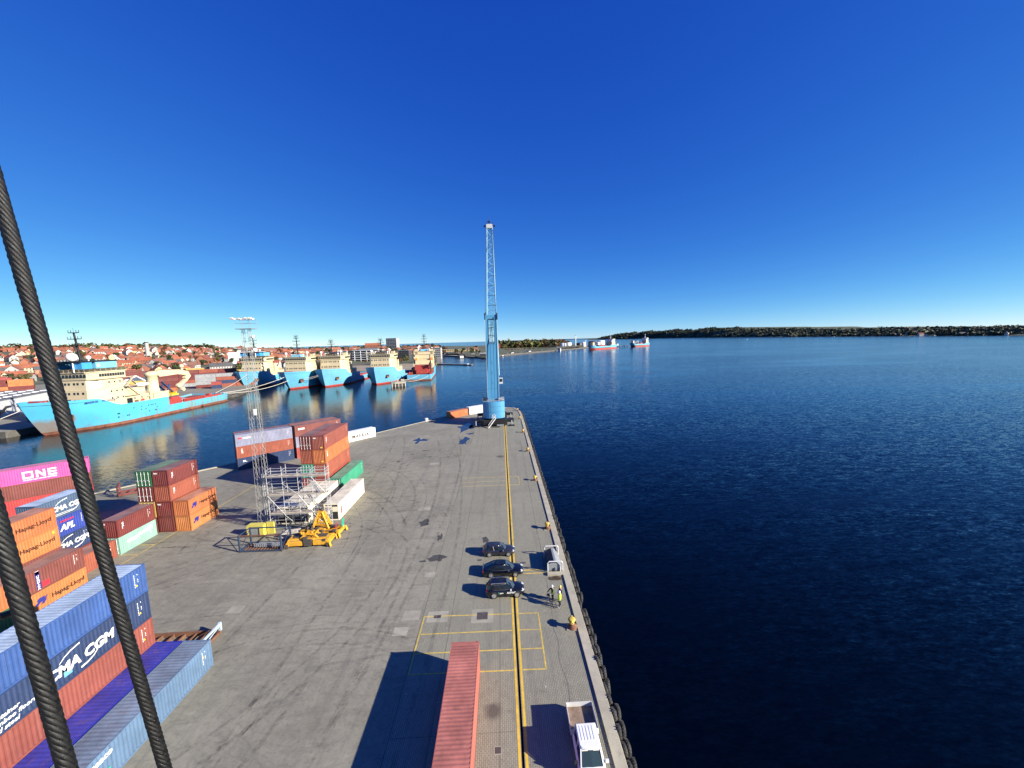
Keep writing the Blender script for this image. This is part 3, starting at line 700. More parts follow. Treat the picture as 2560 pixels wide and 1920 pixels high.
# ---------------------------------------------------------------- tyre fenders along the quay
M_RUB = paint('old_tyre_rubber', (.028, .027, .026), .8, var=.4, vscale=1.5, dirt=.35, dirtcol=(.12, .115, .105))
M_RUBI = paint('tyre_core', (.01, .01, .01), .9)
def tyres():
    b = MB(); prof = []
    for i in range(13):
        t = 2*PI*i/12; prof.append((.42+.15*math.cos(t)*(1.0 if math.cos(t) < 0 else .95), .17*math.sin(t)))
    b.lathe(prof, (0, 0, 0), 18, 0, 'X', cap=False)
    for k in range(18):
        t = 2*PI*k/18; b.box((0, .565*math.cos(t), .565*math.sin(t)), (.24, .05, .05), 0, Matrix.Rotation(t, 3, 'X'))
    me = b.mesh('tyre_fender'); me.materials.append(M_RUB)
    cb = MB(); cb.tube((-.2, .05, 1.0), (0, 0, .45), .022, 5); cb.tube((0, 0, .45), (.05, 0, -.4), .018, 5); cme = cb.mesh('chain'); cme.materials.append(M_RUBI)
    y = 8.0; k = 0
    while y < 160:
        zone = next(n_ for lim, n_ in ((26, 'beside the white pickup'), (36.3, 'between the pickup and the nearest bollard'), (45, 'beside the group of people'), (57.2, 'by the steel hood'), (78.2, 'between the second and third bollards'), (99.7, 'between the third and fourth bollards'), (121, 'between the fourth and fifth bollards'), (142, 'between the fifth bollard and the crane'), (999, 'at the pier head beyond the crane')) if y < lim)
        for row, x in ((0, 8.06), (1, 8.42)):
            if row == 1 and k % 9 == 7: continue
            xe = x if y < 150 else x-(y-150)*.045
            o = link('tyre_fender', me, None, (xe+random.uniform(-.04, .04), y+row*.35+random.uniform(-.1, .1), -.42-row*.12+random.uniform(-.1, .1)))
            o.rotation_euler = (random.uniform(0, 6), random.uniform(-.15, .15), random.uniform(-.18, .18)); s_ = random.uniform(.92, 1.12); o.scale = (s_, s_, s_)
            tag(o, 'old black tyre in the %s row of fenders, %s' % (('inner', 'outer')[row], zone), 'tyre', '%s row tyre fenders, %s' % (('inner', 'outer')[row], zone))
        k += 1; y += 1.27
tyres()
# ---------------------------------------------------------------- bollards
M_BYEL = paint('bollard_yellow', (.62, .42, .07), .6, var=.25, vscale=3, dirt=.5, dirtcol=(.24, .08, .03))
M_RUST = paint('rusty_iron', (.17, .075, .04), .85, var=.35, vscale=2.5, dirt=.5, dirtcol=(.08, .035, .02))
M_DARKM = paint('black_steel', (.018, .018, .02), .5, .2, var=.3)
def bollard(y, label):
    t = thing('mooring_bollard', label, 'bollard', (6.45, y, 0), random.uniform(-.15, .15), 'bollards along the quay edge')
    b = MB(); b.box((0, 0, .035), (1.05, .95, .07)); b.build('plinth', M_CONC, t)
    b = MB(); b.lathe([(.52, .07), (.5, .16), (.36, .32), (.25, .48)], (.06, 0, 0), 14); b.build('base', M_RUST, t)
    b = MB(); b.lathe([(.25, .46), (.24, .62), (.33, .74), (.39, .86), (.36, .97), (.2, 1.03), (.02, 1.04)], n=14); b.lathe([(.12, -.5), (.16, -.46), (.16, .46), (.12, .5)], (0, 0, .84), 10, 0, 'Y'); b.build('tee_head', M_BYEL, t)
for i, y in enumerate((36.3, 57.2, 78.2, 99.7, 121.0, 142.1, 159.6)):
    bollard(y, ('rusty yellow bollard nearest the camera, below the group of people', 'yellow bollard beyond the steel hood on the quay edge', 'third yellow bollard along the quay edge', 'fourth bollard along the quay edge, halfway to the crane', 'bollard on the quay edge just before the crane', 'bollard on the quay edge beside the crane outriggers', 'last bollard at the rounded end of the pier')[i])
# ---------------------------------------------------------------- manhole covers
M_IRON = paint('cast_iron', (.11, .095, .085), .65, .3, var=.3, vscale=4)
def manhole(x, y, sx, sy, fx, label):
    t = thing('manhole_cover', label, 'manhole', (x, y, 0))
    b = MB(); b.add([(-sx/2-fx, -sy/2-fx*.8, .006), (sx/2+fx, -sy/2-fx*.8, .006), (sx/2+fx, sy/2+fx*.8, .006), (-sx/2-fx, sy/2+fx*.8, .006)], [(0, 1, 2, 3)]); b.build('concrete_surround', M_PATCH2, t)
    b = MB(); b.box((0, 0, .012), (sx, sy, .012)); 
    for i in range(4): b.box((-sx/2+sx*(i+.5)/4, 0, .02), (sx*.16, sy*.8, .006))
    b.build('lid', M_IRON, t)
manhole(-2.84, 38.6, 1.15, 1.1, .62, 'square iron manhole in a pale concrete surround inside the yellow bays')
manhole(-7.7, 38.8, .75, .45, .75, 'small iron manhole in a square surround at the corner of the yellow bays')
manhole(-1.07, 24.75, .42, .45, .1, 'small drain grate near the red container on the quay')
manhole(-3.7, 49.3, .6, .4, .05, 'small iron drain lid left of the black cars')
manhole(2.15, 48.2, .7, .45, .05, 'small iron lid in the shadow of the steel hood')
manhole(3.6, 41.2, .6, .35, .05, 'small iron lid by the shadows of the people')
# ---------------------------------------------------------------- steel hood by the quay edge
M_GREYP = paint('grey_steel_sheet', (.30, .32, .33), .45, .25, var=.15)
M_PIPEW = paint('pale_grey_tube', (.66, .66, .64), .45, .1, var=.1)
def hood():
    t = thing('quay_equipment_hood', 'grey sheet steel hood with tubular hoops at the quay edge', 'steel hood', (6.15, 47.6, 0))
    b = MB();
    prof = [(-.95, .1), (-.95, .95), (-.15, 1.28), (.1, 1.28), (.82, .55), (.82, .1)]
    b.yprism(prof, -1.55, 1.75); b.build('hood', M_GREYP, t)
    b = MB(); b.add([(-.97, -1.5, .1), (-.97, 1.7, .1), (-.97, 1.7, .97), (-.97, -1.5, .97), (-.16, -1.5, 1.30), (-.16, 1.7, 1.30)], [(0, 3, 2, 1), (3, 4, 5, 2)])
    b.build('dark_open_side', M_DARKM, t)  # dark plate over left slope and face stands in for the shaded interior
    for y, nm in ((-1.75, 'near'), (1.95, 'far')):
        b = MB(); P = [(-1.0, y, 0), (-1.0, y, 1.25), (-.82, y, 1.45), (.72, y, 1.45), (.9, y, 1.25), (.9, y, 0)]
        for p, q in zip(P[:-1], P[1:]): b.tube(p, q, .07, 8)
        b.build('hoop', M_PIPEW, t)
    b = MB(); b.box((-.05, -2.25, .12), (2.1, .5, .24)); b.build('sleeper', M_CONC, t)
    b = MB(); b.box((.05, 2.2, .35), (.75, .3, .7)); b.box((.05, 2.2, .72), (.9, .4, .05)); b.build('junction_box', M_PIPEW, t)
    b = MB(); b.tube((.6, -1.9, .1), (.6, -1.9, .8), .09, 8); b.build('pipe', M_PIPEW, t)
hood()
def debris():
    b = MB(); rn = random.Random(3)
    for i in range(420):
        r = math.sqrt(rn.random()); a = rn.uniform(0, 6.28); p = Vector((r*.85*math.cos(a), r*.42*math.sin(a), .02+.06*(1-r)))
        d = Vector((rn.uniform(-1, 1), rn.uniform(-1, 1), rn.uniform(-.1, .5)))*.12
        b.bar(p, p+d, .015)
    tag(b.build('dry_weeds', paint('dry_weeds', (.11, .065, .04), .9, var=.4, vscale=6), loc=(5.95, 44.55, 0)), 'heap of dry brown weeds beside the steel hood', 'weeds', kind='stuff')
debris()
# ---------------------------------------------------------------- mobile harbour crane
M_CBLUE = paint('crane_blue_paint', (.085, .31, .53), .4, var=.07, vscale=.15, dirt=.12, dirtcol=(.06, .14, .2), streak=.18)
M_CLITE = paint('boom_pale_blue_paint', (.20, .44, .58), .45, var=.08)
M_ROPE = paint('thin_steel_rope', (.05, .05, .055), .5, .4)
M_GLASS = glass('dark_window_glass')
M_HAZ = paint('hazard_yellow', (.75, .5, .04), .5, var=.1)
def lattice(b, A, B, wa, wb, n, rc, rd, faces='xXyY', da=None, db=None, horiz=True):
    """four-chord lattice between A and B; w = width in x, d = depth in y"""
    A, B = Vector(A), Vector(B); da = da or wa; db = db or wb
    def corner(t, sx, sy):
        w_ = wa+(wb-wa)*t; d_ = da+(db-da)*t
        return A+(B-A)*t+Vector((sx*w_/2, sy*d_/2, 0))
    for sx in (-1, 1):
        for sy in (-1, 1): b.tube(corner(0, sx, sy), corner(1, sx, sy), rc, 6)
    F = {'y': ((-1, -1), (1, -1)), 'Y': ((-1, 1), (1, 1)), 'x': ((-1, -1), (-1, 1)), 'X': ((1, -1), (1, 1))}
    for k in faces:
        p, q = F[k]
        for i in range(n):
            t0, t1 = i/n, (i+1)/n; u, v = (p, q) if i % 2 else (q, p)
            b.tube(corner(t0, *u), corner(t1, *v), rd, 4, cap=False)
            if horiz: b.tube(corner(t1, *p), corner(t1, *q), rd, 4, cap=False)
def crane():
    t = thing('harbour_crane', 'tall light blue mobile harbour crane with raised lattice boom on the pier head', 'crane', (-2.95, 138, 0))
    b = MB(); b.box((0, .5, 1.55), (7.4, 15.5, 1.5)); b.box((0, -5.2, 1.4), (9.2, 3.4, 1.9)); b.box((0, 6.4, 1.4), (9.2, 3.4, 1.9)); b.lathe([(3.0, 2.2), (3.0, 2.9)], n=24); b.build('chassis', M_DARKM, t)
    for sy in (-5.6, 6.6):
        b = MB(); b.box((.2, sy, 1.75), (13.4, .9, .95)); b.build('outrigger_beam', M_DARKM, t)
        for sx in (-6.35, 6.1):
            b = MB(); b.tube((sx, sy-.6, .3), (sx, sy-.6, 1.9), .22, 10); b.build('jack', M_STEEL, t)
            b = MB(); b.add([(sx-1.1, sy-1.6, .02), (sx+1.1, sy-1.6, .02), (sx+1.1, sy+.4, .02), (sx-1.1, sy+.4, .02), (sx-.5, sy-1.05, .42), (sx+.5, sy-1.05, .42), (sx+.5, sy-.15, .42), (sx-.5, sy-.15, .42)], [(4, 5, 6, 7), (0, 1, 5, 4), (1, 2, 6, 5), (2, 3, 7, 6), (3, 0, 4, 7)]); b.build('support_pad', M_DARKM, t)
    wb = MB(); wb.lathe([(.25, -.25), (.68, -.25), (.75, -.15), (.75, .15), (.68, .25), (.25, .25)], n=14, axis='X'); wm = wb.mesh('wheel'); wm.materials.append(M_RUB)
    for sx in (-3.3, -2.5, 2.5, 3.3):
        for k in range(8): link('wheel', wm, t, (sx, -5.5+k*1.65, .75))
    # rounded counterweight body, in three cast tiers
    zt = [2.75, 5.0, 6.9, 8.6]
    for k in range(3):
        b = MB(); P = [(3.85, 3.5), (-3.85, 3.5), (-3.85, -4.6)]
        for i in range(1, 14):
            a = PI+PI*i/14; P.append((3.85*math.cos(a), -4.6+2.3*math.sin(a)))
        P.append((3.85, -4.6)); b.prism(list(reversed(P)) if False else P, zt[k]+.03, zt[k+1]-.03); o = b.build('counterweight', M_CBLUE, t)
    b = MB(); b.box((0, -1, 8.62), (7.2, 8, .08)); b.build('machinery_deck', M_GREYP, t)
    for sx in (-1, 1):
        b = MB()
        for i in range(5):
            z = 3.0+i*.3; x0 = sx*3.86; b.box((x0, -4.2, z), (.03, .55, .16), 0, Matrix.Rotation(R(30), 3, 'X'))
            b.box((sx*(3.6-.0), -5.25, z), (.5, .1, .14), 0, Matrix.Rotation(R(-sx*28), 3, 'Y') @ Matrix.Rotation(0, 3, 'Z'))
        b.build('hazard_stripe', M_HAZ, t)
    # swirl emblem on the counterweight front
    b = MB(); me = strip([(.55, .25), (.15, .42), (-.4, .3), (-.5, .05), (-.1, -.02), (.35, -.1), (.4, -.32), (-.1, -.45), (-.6, -.3)], .1, .2)
    o = bpy.data.objects.new('emblem', me); COL.objects.link(o); o.parent = t; setm(o, M_WHITE); o.location = (0, -6.98, 3.6); o.rotation_euler = (PI/2, 0, 0); o.scale = (1.3, 1.3, 1)
    for x, s_ in ((-3.0, .5), (3.1, .35)):
        b = MB(); b.box((x, -3.2, 9.15), (1.3, 2.2, 1.0)); b.build('machine_house', M_DARKM if x < 0 else M_GREYP, t)
    b = MB()
    for x in (-3.7, -1.8, 0, 1.8, 3.7): b.tube((x, -6.0 if abs(x) < 2 else -4.7, 8.6), (x, -6.0 if abs(x) < 2 else -4.7, 9.6), .03, 5)
    for z in (9.1, 9.6):
        for p, q in (((-3.7, -4.7), (-1.8, -6)), ((-1.8, -6), (1.8, -6)), ((1.8, -6), (3.7, -4.7))): b.tube((*p, z), (*q, z), .025, 5)
    b.build('railing', M_STEEL, t)
    # tower: box column with a framed opening high in its front
    b = MB(); y0, y1 = -1.6, 1.6
    def lev(z): return 2.0+.08*(z-9)/29.5
    def ring(z): w_ = lev(z); return [(-w_, y0, z), (w_, y0, z), (w_, y1, z), (-w_, y1, z)]
    for z0, z1 in ((8.6, 28.6),): b.add(ring(z0)+ring(z1), [(0, 1, 5, 4), (1, 2, 6, 5), (2, 3, 7, 6), (3, 0, 4, 7)])
    for s in (-1, 1):
        b.b2((s*1.58-.52, y0, 28.6), (s*1.58+.52, y1, 37.2))
    b.b2((-2.1, y0, 37.2), (2.1, y1, 38.6)); b.build('tower', M_CBLUE, t)
    b = MB()
    for x in (-.55, .55): b.box((x, y0-.02, 19), (.05, .03, 20))
    for z in (12.6, 28.4): b.box((0, y0-.02, z), (4.0, .03, .06))
    b.build('panel_seam', paint('seam_dark_blue', (.04, .15, .27), .6), t)
    for z in (15, 18.5, 22): 
        b = MB(); b.box((.05, y0-.03, z), (.5, .04, .9)); b.build('hatch', M_CBLUE, t)
    b = MB()
    for x in (-1.03, 1.03): b.b2((x-.08, y0-.06, 28.7), (x+.08, y0+.3, 37.1))
    for z in (28.8, 31.3, 34.1, 37.0): b.b2((-.95, y0-.055, z-.1), (.95, y0+.25, z+.1))
    b.build('opening_frame', M_DARKM, t)
    b = MB(); b.tube((.25, .2, 28.7), (.25, .2, 37), .07, 5); b.tube((-.3, .9, 28.7), (-.3, .9, 37), .05, 5)
    for i in range(13): b.tube((-.3, .9, 29+i*.6), (.25, .9, 29+i*.6), .035, 4)
    b.build('inner_ladder', M_DARKM, t)
    b = MB(); b.bar((1.0, y0-.1, 37.8), (-1.3, y0-.12, 27.8), .12); b.bar((-1.3, y0-.12, 27.8), (-1.9, y0-.12, 19), .1); b.build('hose', M_DARKM, t)
    for s in (-1, 1):
        b = MB(); b.b2((s*2.15-.16, -1.9, 37.0), (s*2.15+.16, 1.2, 39.2)); b.lathe([(.55, -.1), (.6, 0), (.55, .1)], (s*1.85, -.6, 39.0), 14, 0, 'X'); b.build('rope_sheave', M_DARKM, t)
        b = MB(); b.tube((s*2.05, y0-.2, 9.4), (s*2.12, y0-.2, 37.5), .06, 6); b.build('pipe', M_STEEL, t)
    # operator cabin on the tower flank
    c = MB(); c.b2((2.2, -1.0, 14.2), (3.5, 1.2, 16.2)); cab = c.build('operator_cabin', M_PIPEW, t)
    c = MB(); c.b2((2.35, -1.04, 14.9), (3.35, -1.01, 16.0)); c.b2((3.51, -.8, 14.9), (3.53, 1.0, 16.0)); c.build('window', M_GLASS, cab)
    # boom
    b = MB(); A, B_ = (-.0, 3.2, 17), (.3, 13.5, 72.4)
    lattice(b, A, B_, 4.5, 2.0, 30, .19, .075, da=2.6, db=1.5); b.build('lattice_boom', M_CLITE, t)
    b = MB(); b.b2((-.85, 12.4, 71.8), (1.45, 14.2, 73.2)); b.build('boom_head', M_PIPEW, t)
    b = MB()
    for s in (-1, 1):
        b.bar((.3, 13.2, 72.8), (.3+s*2.1, 13.2, 72.7), .22); b.box((.3+s*1.9, 13.0, 72.6), (.5, .5, .55)); b.lathe([(.5, -.12), (.55, 0), (.5, .12)], (.3+s*1.15, 13.2, 73.4), 12, 0, 'X')
    b.tube((.5, 13.2, 73), (.5, 13.2, 76.2), .05, 5); b.box((.1, 13.2, 74.2), (.9, .5, .7)); b.build('lamp_bracket', M_DARKM, t)
    b = MB()
    for x0, x1 in ((-2.0, -1.2), (-1.7, -.9), (1.75, 1.45), (2.0, 1.8)): b.tube((x0, -.4, 39.2), (x1, 13.2, 73.2), .05, 5)
    for x1 in (-.3, .8): b.tube((x1, -.2, 38.8), (x1*.7+.2, 13.2, 73.2), .035, 5)
    b.build('hoist_rope', M_ROPE, t)
    # access stair, warning plate
    b = MB(); a0, a1 = Vector((-1.9, -9.3, .1)), Vector((.6, -7.3, 2.9))
    for s in (-.38, .38):
        o_ = Vector((0, s, 0)); b.bar(a0+o_, a1+o_, .08, .2); b.tube(a0+o_+Vector((0, 0, 1)), a1+o_+Vector((0, 0, 1)), .035, 6)
        for f in (.05, .5, .95): p = a0.lerp(a1, f)+o_; b.tube(p, p+Vector((0, 0, 1)), .025, 5)
    for i in range(11): p = a0.lerp(a1, (i+.5)/11); b.box(p, (.26, .74, .04))
    b.build('stair', M_PIPEW, t)
    b = MB(); b.box((2.2, -8.4, .75), (2.4, 1.4, .3)); b.build('ballast_block', M_GREYP, t)
    b = MB(); b.add([(-3.7, -6.95, 1.0), (-2.5, -6.95, 1.0), (-3.1, -6.95, 2.2)], [(0, 1, 2)]); b.build('warning_plate', M_HAZ, t)
crane()
# ---------------------------------------------------------------- light mast
M_GALV = paint('pale_galvanised_lattice', (.32, .32, .31), .5, .3, var=.1)
def mast():
    X, Y = -39.4, 61.6
    t = thing('light_mast', 'tall slender lattice light mast with lamps on top beside the scaffold', 'light mast', (X, Y, 0))
    for s in (-1, 1):
        b = MB(); lattice(b, (s*.78, 0, .1), (s*.48, 0, 32.4), .50, .20, 40, .024, .011, da=.9, db=.5, horiz=False); b.build('lattice_column', M_GALV, t)
    b = MB()
    for i in range(24):
        z = .8+i*1.35; w_ = .78-.3*z/32.4; b.tube((-w_, -.3, z), (w_, -.3, z), .02, 4)
        if z > 17: continue
    b.build('ladder_rung', M_GALV, t)
    b = MB(); b.box((.05, 0, 32.45), (2.5, 1.5, .1)); b.build('platform', M_GREYP, t)
    b = MB()
    for x in (-1.15, 0, 1.25):
        for y in (-.7, .7): b.tube((x, y, 32.4), (x, y, 33.9 if x > -1 else 33.3), .025, 5)
    for y in (-.7, .7):
        b.tube((-1.15, y, 33.3), (1.25, y, 33.3), .025, 5); b.tube((-1.4, y, 33.85), (1.25, y, 33.85), .03, 5)
    b.build('railing', M_GALV, t)
    for x, y, a in ((-1.55, -.5, .2), (-1.2, .5, .1), (.4, -.6, -.1), (.95, -.55, -.2), (.6, .6, .1)):
        b = MB(); b.box((0, 0, 0), (.62, .5, .2)); b.box((-.1, -.05, .13), (.35, .3, .1)); o = b.build('floodlight', M_PIPEW, t, (x, y, 34.02)); o.rotation_euler = (.25, a, 0)
    b = MB(); b.sphere((1.2, -.4, 31.2), .28, 8); b.build('dish', M_WHITE, t)
    b = MB(); b.box((.35, -.5, 19.4), (.34, .25, .95)); b.build('junction_box', M_WHITE, t)
    b = MB()
    for x in (-.25, .15, .5): b.tube((x, .35, .2), (x*.6, .3, 9), .06, 6)
    b.build('conduit', M_STEEL, t)
    t2 = thing('mast_foot_barrier', 'yellow painted barrier with a grey door around the foot of the light mast', 'barrier', (X-.1, 59.6, 0))
    b = MB(); b.b2((-1.2, -.9, 0), (-.85, .2, 1.75)); b.b2((.75, -.9, 0), (1.35, .2, 1.75)); b.b2((-.85, -.9, 1.35), (.75, .2, 1.75)); b.b2((1.5, -.2, 0), (2.6, .1, 1.9)); b.build('yellow_block', paint('pale_yellow_paint', (.58, .50, .09), .55, var=.08, dirt=.2), t2)
    b = MB(); b.b2((-.84, -.75, 0), (.74, .1, 1.34)); b.build('grey_door', M_GREYP, t2)
mast()
# ---------------------------------------------------------------- scaffold
M_TUBE = paint('scaffold_tube', (.62, .62, .60), .4, .4, var=.1)
M_PLANK = paint('scaffold_planks', (.46, .40, .32), .7, var=.25, vscale=1.5)
def scaffold():
    X0, X1, Ya, Yb = -38.0, -28.7, 60.5, 61.75
    t = thing('scaffold', 'tube scaffold with three plank decks beside the light mast', 'scaffold', (X0, Ya, 0))
    xs = [0, 2.45, 4.9, 7.1, 9.3]; D = Yb-Ya
    for i, x in enumerate(xs):
        for y in (0, D):
            h = 10.6 if i in (1, 4) else 10.0
            b = MB(); b.tube((x, y, 0), (x, y, h), .045, 6); b.build('standard', M_TUBE, t)
    for z in (.35, 1.7, 2.6, 3.6, 4.7, 5.75, 6.75, 7.8, 8.8, 9.4, 9.9):
        for y in (0, D):
            b = MB(); b.tube((-.15, y-.05, z), (9.45, y-.05, z), .036, 6); b.build('ledger', M_TUBE, t)
        b = MB()
        for x in xs: b.tube((x, -.2, z+.06), (x, D+.2, z+.06), .032, 5)
        b.build('transom', M_TUBE, t)
    for z in (2.72, 5.87, 8.92):
        for k in range(4):
            b = MB(); b.b2((0, .04+k*D/4, z), (9.3, (k+1)*D/4-.02, z+.05)); b.build('plank', M_PLANK, t)
        b = MB(); b.b2((0, -.1, z+.02), (9.3, -.06, z+.2)); b.build('toe_board', M_PLANK, t)
    for (x0, z0, x1, z1) in ((2.45, 7.8, 4.9, 5.9), (2.45, 2.6, 4.9, .2), (4.9, 5.8, 7.1, 2.8), (7.1, 8.8, 9.3, 5.9), (0, 5.8, 2.45, 2.7), (7.1, 2.6, 9.3, .1)):
        b = MB(); b.tube((x0, -.12, z0), (x1, -.12, z1), .036, 6); b.build('brace', M_TUBE, t)
    for z in (2.75, 5.9):
        b = MB()
        for y in (.35, .8): b.bar((6.0, y, z+3.0), (7.9, y, z), .06, .12)
        for i in range(9): p = Vector((6.0, .57, z+3.0)).lerp(Vector((7.9, .57, z)), (i+.5)/9); b.box(p, (.2, .5, .03))
        b.build('stair', M_STEEL, t)
    b = MB()
    for i in range(30): b.tube((9.3, 0, .3+i*.33), (9.3+.0, D, .45+i*.33), .02, 4)
    b.build('ladder', M_TUBE, t)
scaffold()
# ---------------------------------------------------------------- container spreaders
M_SPY = paint('spreader_yellow', (.66, .34, .03), .5, var=.2, vscale=1.2, dirt=.35, dirtcol=(.2, .11, .04))
M_HYD = paint('greasy_machinery_and_dark_gaps', (.09, .08, .07), .6, .3, var=.4, vscale=5)
def spreader(label, loc, rz, tall):
    t = thing('container_spreader', label, 'spreader', loc, rz, 'yellow spreaders parked by the scaffold')
    b = MB()
    for s in (-1, 1):
        x0, x1 = s*.75, s*2.95
        b.xprism([(-1.15, .35), (1.15, .35), (1.15, .95), (.7, 1.15), (-.7, 1.15), (-1.15, .95)], min(x0, x1), max(x0, x1)) if not tall else None
        for y in (-.75, .75): b.box((s*1.7, y, .75), (2.6, .34, .55))
        b.box((s*2.9, 0, .6), (.32, 2.44, .5))
    b.box((0, 0, .9), (1.6, 1.9, .7)); b.build('main_beam', M_SPY, t)
    for sx in (-1, 1):
        for sy in (-1, 1):
            b = MB(); b.box((sx*2.95, sy*1.15, .35), (.36, .36, .6)); b.tube((sx*2.95, sy*1.15, 0), (sx*2.95, sy*1.15, .2), .09, 8); b.build('twistlock', M_HYD, t)
            b = MB(); b.add([(sx*3.1, sy*1.2-.2, .7), (sx*3.1, sy*1.2+.2, .7), (sx*3.3, sy*1.2+.25, .02), (sx*3.3, sy*1.2-.25, .02), (sx*3.16, sy*1.2-.2, .72), (sx*3.16, sy*1.2+.2, .72), (sx*3.36, sy*1.2+.25, .03), (sx*3.36, sy*1.2-.25, .03)], [(0, 1, 2, 3), (4, 7, 6, 5), (0, 4, 5, 1), (1, 5, 6, 2), (2, 6, 7, 3), (3, 7, 4, 0)]); b.build('guide_flipper', M_RUST if sx < 0 else M_SPY, t)
    b = MB(); b.box((0, -1.0, .75), (1.1, .5, .9)); b.box((-.35, -.9, 1.3), (.5, .5, .4)); b.tube((-1.2, -.5, 1.2), (1.3, -.5, 1.2), .09, 8); b.tube((-1.5, .4, 1.3), (1.5, .4, 1.3), .07, 8); b.box((.7, .3, 1.3), (.5, .6, .4)); b.box((-1.7, 0, 1.2), (1.3, .7, .16)); b.box((1.75, .1, 1.2), (1.2, .8, .18)); b.tube((-2.6, -.95, 1.0), (2.6, -.95, 1.0), .06, 6); b.box((2.3, -.9, .95), (.5, .5, .3)); b.box((-2.3, .85, 1.05), (.6, .5, .35)); b.build('hydraulics_and_dark_gaps', M_HYD, t)  # hydraulics, plus flat dark boxes standing in for shaded gaps between the frames
    b = MB(); h = 4.0 if tall else 2.3
    for sx in (-1, 1):
        for sy in (-.55, .55): b.bar((sx*1.25, sy, 1.1), (sx*.26, sy*.5, h-.4), .26, .3)
        for z_, w_ in ((1.9, .9), (h-1.0, .5)): b.bar((sx*w_, -.5, z_), (sx*w_, .5, z_), .16)
    for sy in (-.45, .45): b.bar((-.95, sy, 1.75), (.95, sy, 1.75), .22); b.bar((-.55, sy*.7, h-1.2), (.55, sy*.7, h-1.2), .18)
    b.box((0, 0, h-.3), (.6, .7, .5)); b.build('head_frame', M_SPY, t)
    b = MB()
    for s in (-.3, .3): b.lathe([(.32, -.06), (.36, 0), (.32, .06)], (s, 0, h+.05), 12, 0, 'X')
    b.build('rope_sheave', M_HYD, t)
    return t
spreader('low yellow container spreader with box beams in front of the scaffold', (-29.3, 55.7, 0), R(2), False)
a = spreader('yellow container spreader with a tall pointed head frame behind the low one', (-28.9, 58.6, 0), R(-3), True)
b = MB(); b.bar((2.3, -.5, 1.0), (2.5, -.4, 2.0), .35, .1); b.build('cover_sheet', M_REDINK, a)
b = MB(); b.bar((2.9, .6, .9), (3.1, .7, 2.2), .12, .25); b.build('webbing', M_GREENTAG, a)
b = MB(); b.bar((-2.2, .2, 1.0), (-1.9, .3, 2.3), .25, .1); b.build('cover_sheet', M_BLUETAG, a)
# loose pallets and steel next to the spreaders
M_PALE = paint('pale_scrap_boards', (.55, .50, .44), .7, var=.3, vscale=3)
t = thing('board_pile', 'pile of pale boards between the blue frame and the scaffold', 'boards', (-33.6, 58.2, 0), R(12))
for i in range(7):
    b = MB(); b.box((random.uniform(-.5, .5), random.uniform(-.5, .5), .1+i*.16), (2.4, .5, .08), 0, Matrix.Rotation(random.uniform(-.3, .3), 3, 'Z')); b.build('board', M_PALE, t)
# ---------------------------------------------------------------- open frames and flat racks
M_FBLUE = paint('worn_blue_frame', (.028, .05, .09), .6, var=.25, dirt=.5, dirtcol=(.16, .07, .04))
M_LBLUE = paint('pale_blue_frame', (.42, .55, .62), .55, var=.12, dirt=.3, dirtcol=(.25, .12, .06))
def open_frame():
    L, D, Hh = 6.05, 2.44, 2.55
    t = thing('open_steel_frame', 'dark blue open steel frame lying left of the yellow spreaders', 'steel frame', (-38.75, 54.05, 0), R(-1.5))
    for x in (0, L):
        for y in (0, D): b = MB(); b.b2((x-.1, y-.1, 0), (x+.1, y+.1, Hh)); b.build('post', M_FBLUE, t)
    for y in (0, D):
        b = MB(); b.b2((.1, y-.06, Hh-.14), (L-.1, y+.06, Hh)); b.build('top_rail', M_RUST if y == 0 else M_FBLUE, t)
        b = MB(); b.b2((.1, y-.07, .05), (L-.1, y+.07, .25)); b.build('bottom_rail', M_FBLUE, t)
    for x in (0, L):
        b = MB(); b.b2((x-.06, .1, Hh-.13), (x+.06, D-.1, Hh-.01)); b.b2((x-.06, .1, .06), (x+.06, D-.1, .2)); b.build('end_rail', M_FBLUE, t)
        b = MB(); b.bar((x, .1, .3), (x, D-.1, Hh-.3), .07); b.build('brace', M_FBLUE, t)
    for i in range(12):
        b = MB(); b.b2((.4+i*.46, .1, .08), (.5+i*.46, D-.1, .18)); b.build('cross_member', M_RUST, t)
    b = MB(); b.b2((1.4, .9, .26), (L-.6, D-.3, .32))
    for i in range(14): b.b2((1.5+i*.28, .88, .26), (1.62+i*.28, .95, .75))
    b.b2((1.4, .86, .75), (L-.6, .97, .82)); b.build('grating', M_GREYP, t)
open_frame()
def flat_rack(label, loc, rz, L, D, m1, m2, right_end=True, EH=2.35):
    t = thing('flat_rack', label, 'flat rack', loc, rz)
    for y in (0, D): b = MB(); b.b2((0, y-.1, .08), (L, y+.1, .5)); b.build('side_beam', m1, t)
    for i in range(7): b = MB(); b.b2((i*(L-.2)/6+.02, .1, .12), (i*(L-.2)/6+.16, D-.1, .4)); b.build('cross_member', m1, t)
    for k, x in enumerate((0, L)):
        if k and not right_end: continue
        for y in (0, D): b = MB(); b.b2((x-.12, y-.1, .5), (x+.12, y+.1, EH)); b.build('end_post', m2, t)
        b = MB(); b.b2((x-.08, .1, EH-.25), (x+.08, D-.1, EH-.05)); b.bar((x, .1, .6), (x, D-.1, EH-.35), .08); b.build('end_rail', m2, t)
flat_rack('rusty flat rack with a pale blue end frame behind the slate blue container', (-36.8, 35.0, 0), R(1), 6.9, 2.6, M_RUST, M_LBLUE, EH=1.35)
flat_rack('red brown flat rack with one raised end at the basin edge', (-79.0, 78.0, 0), R(36), 8.0, 2.44, _CP['brown'][0], _CP['brown'][0], False)
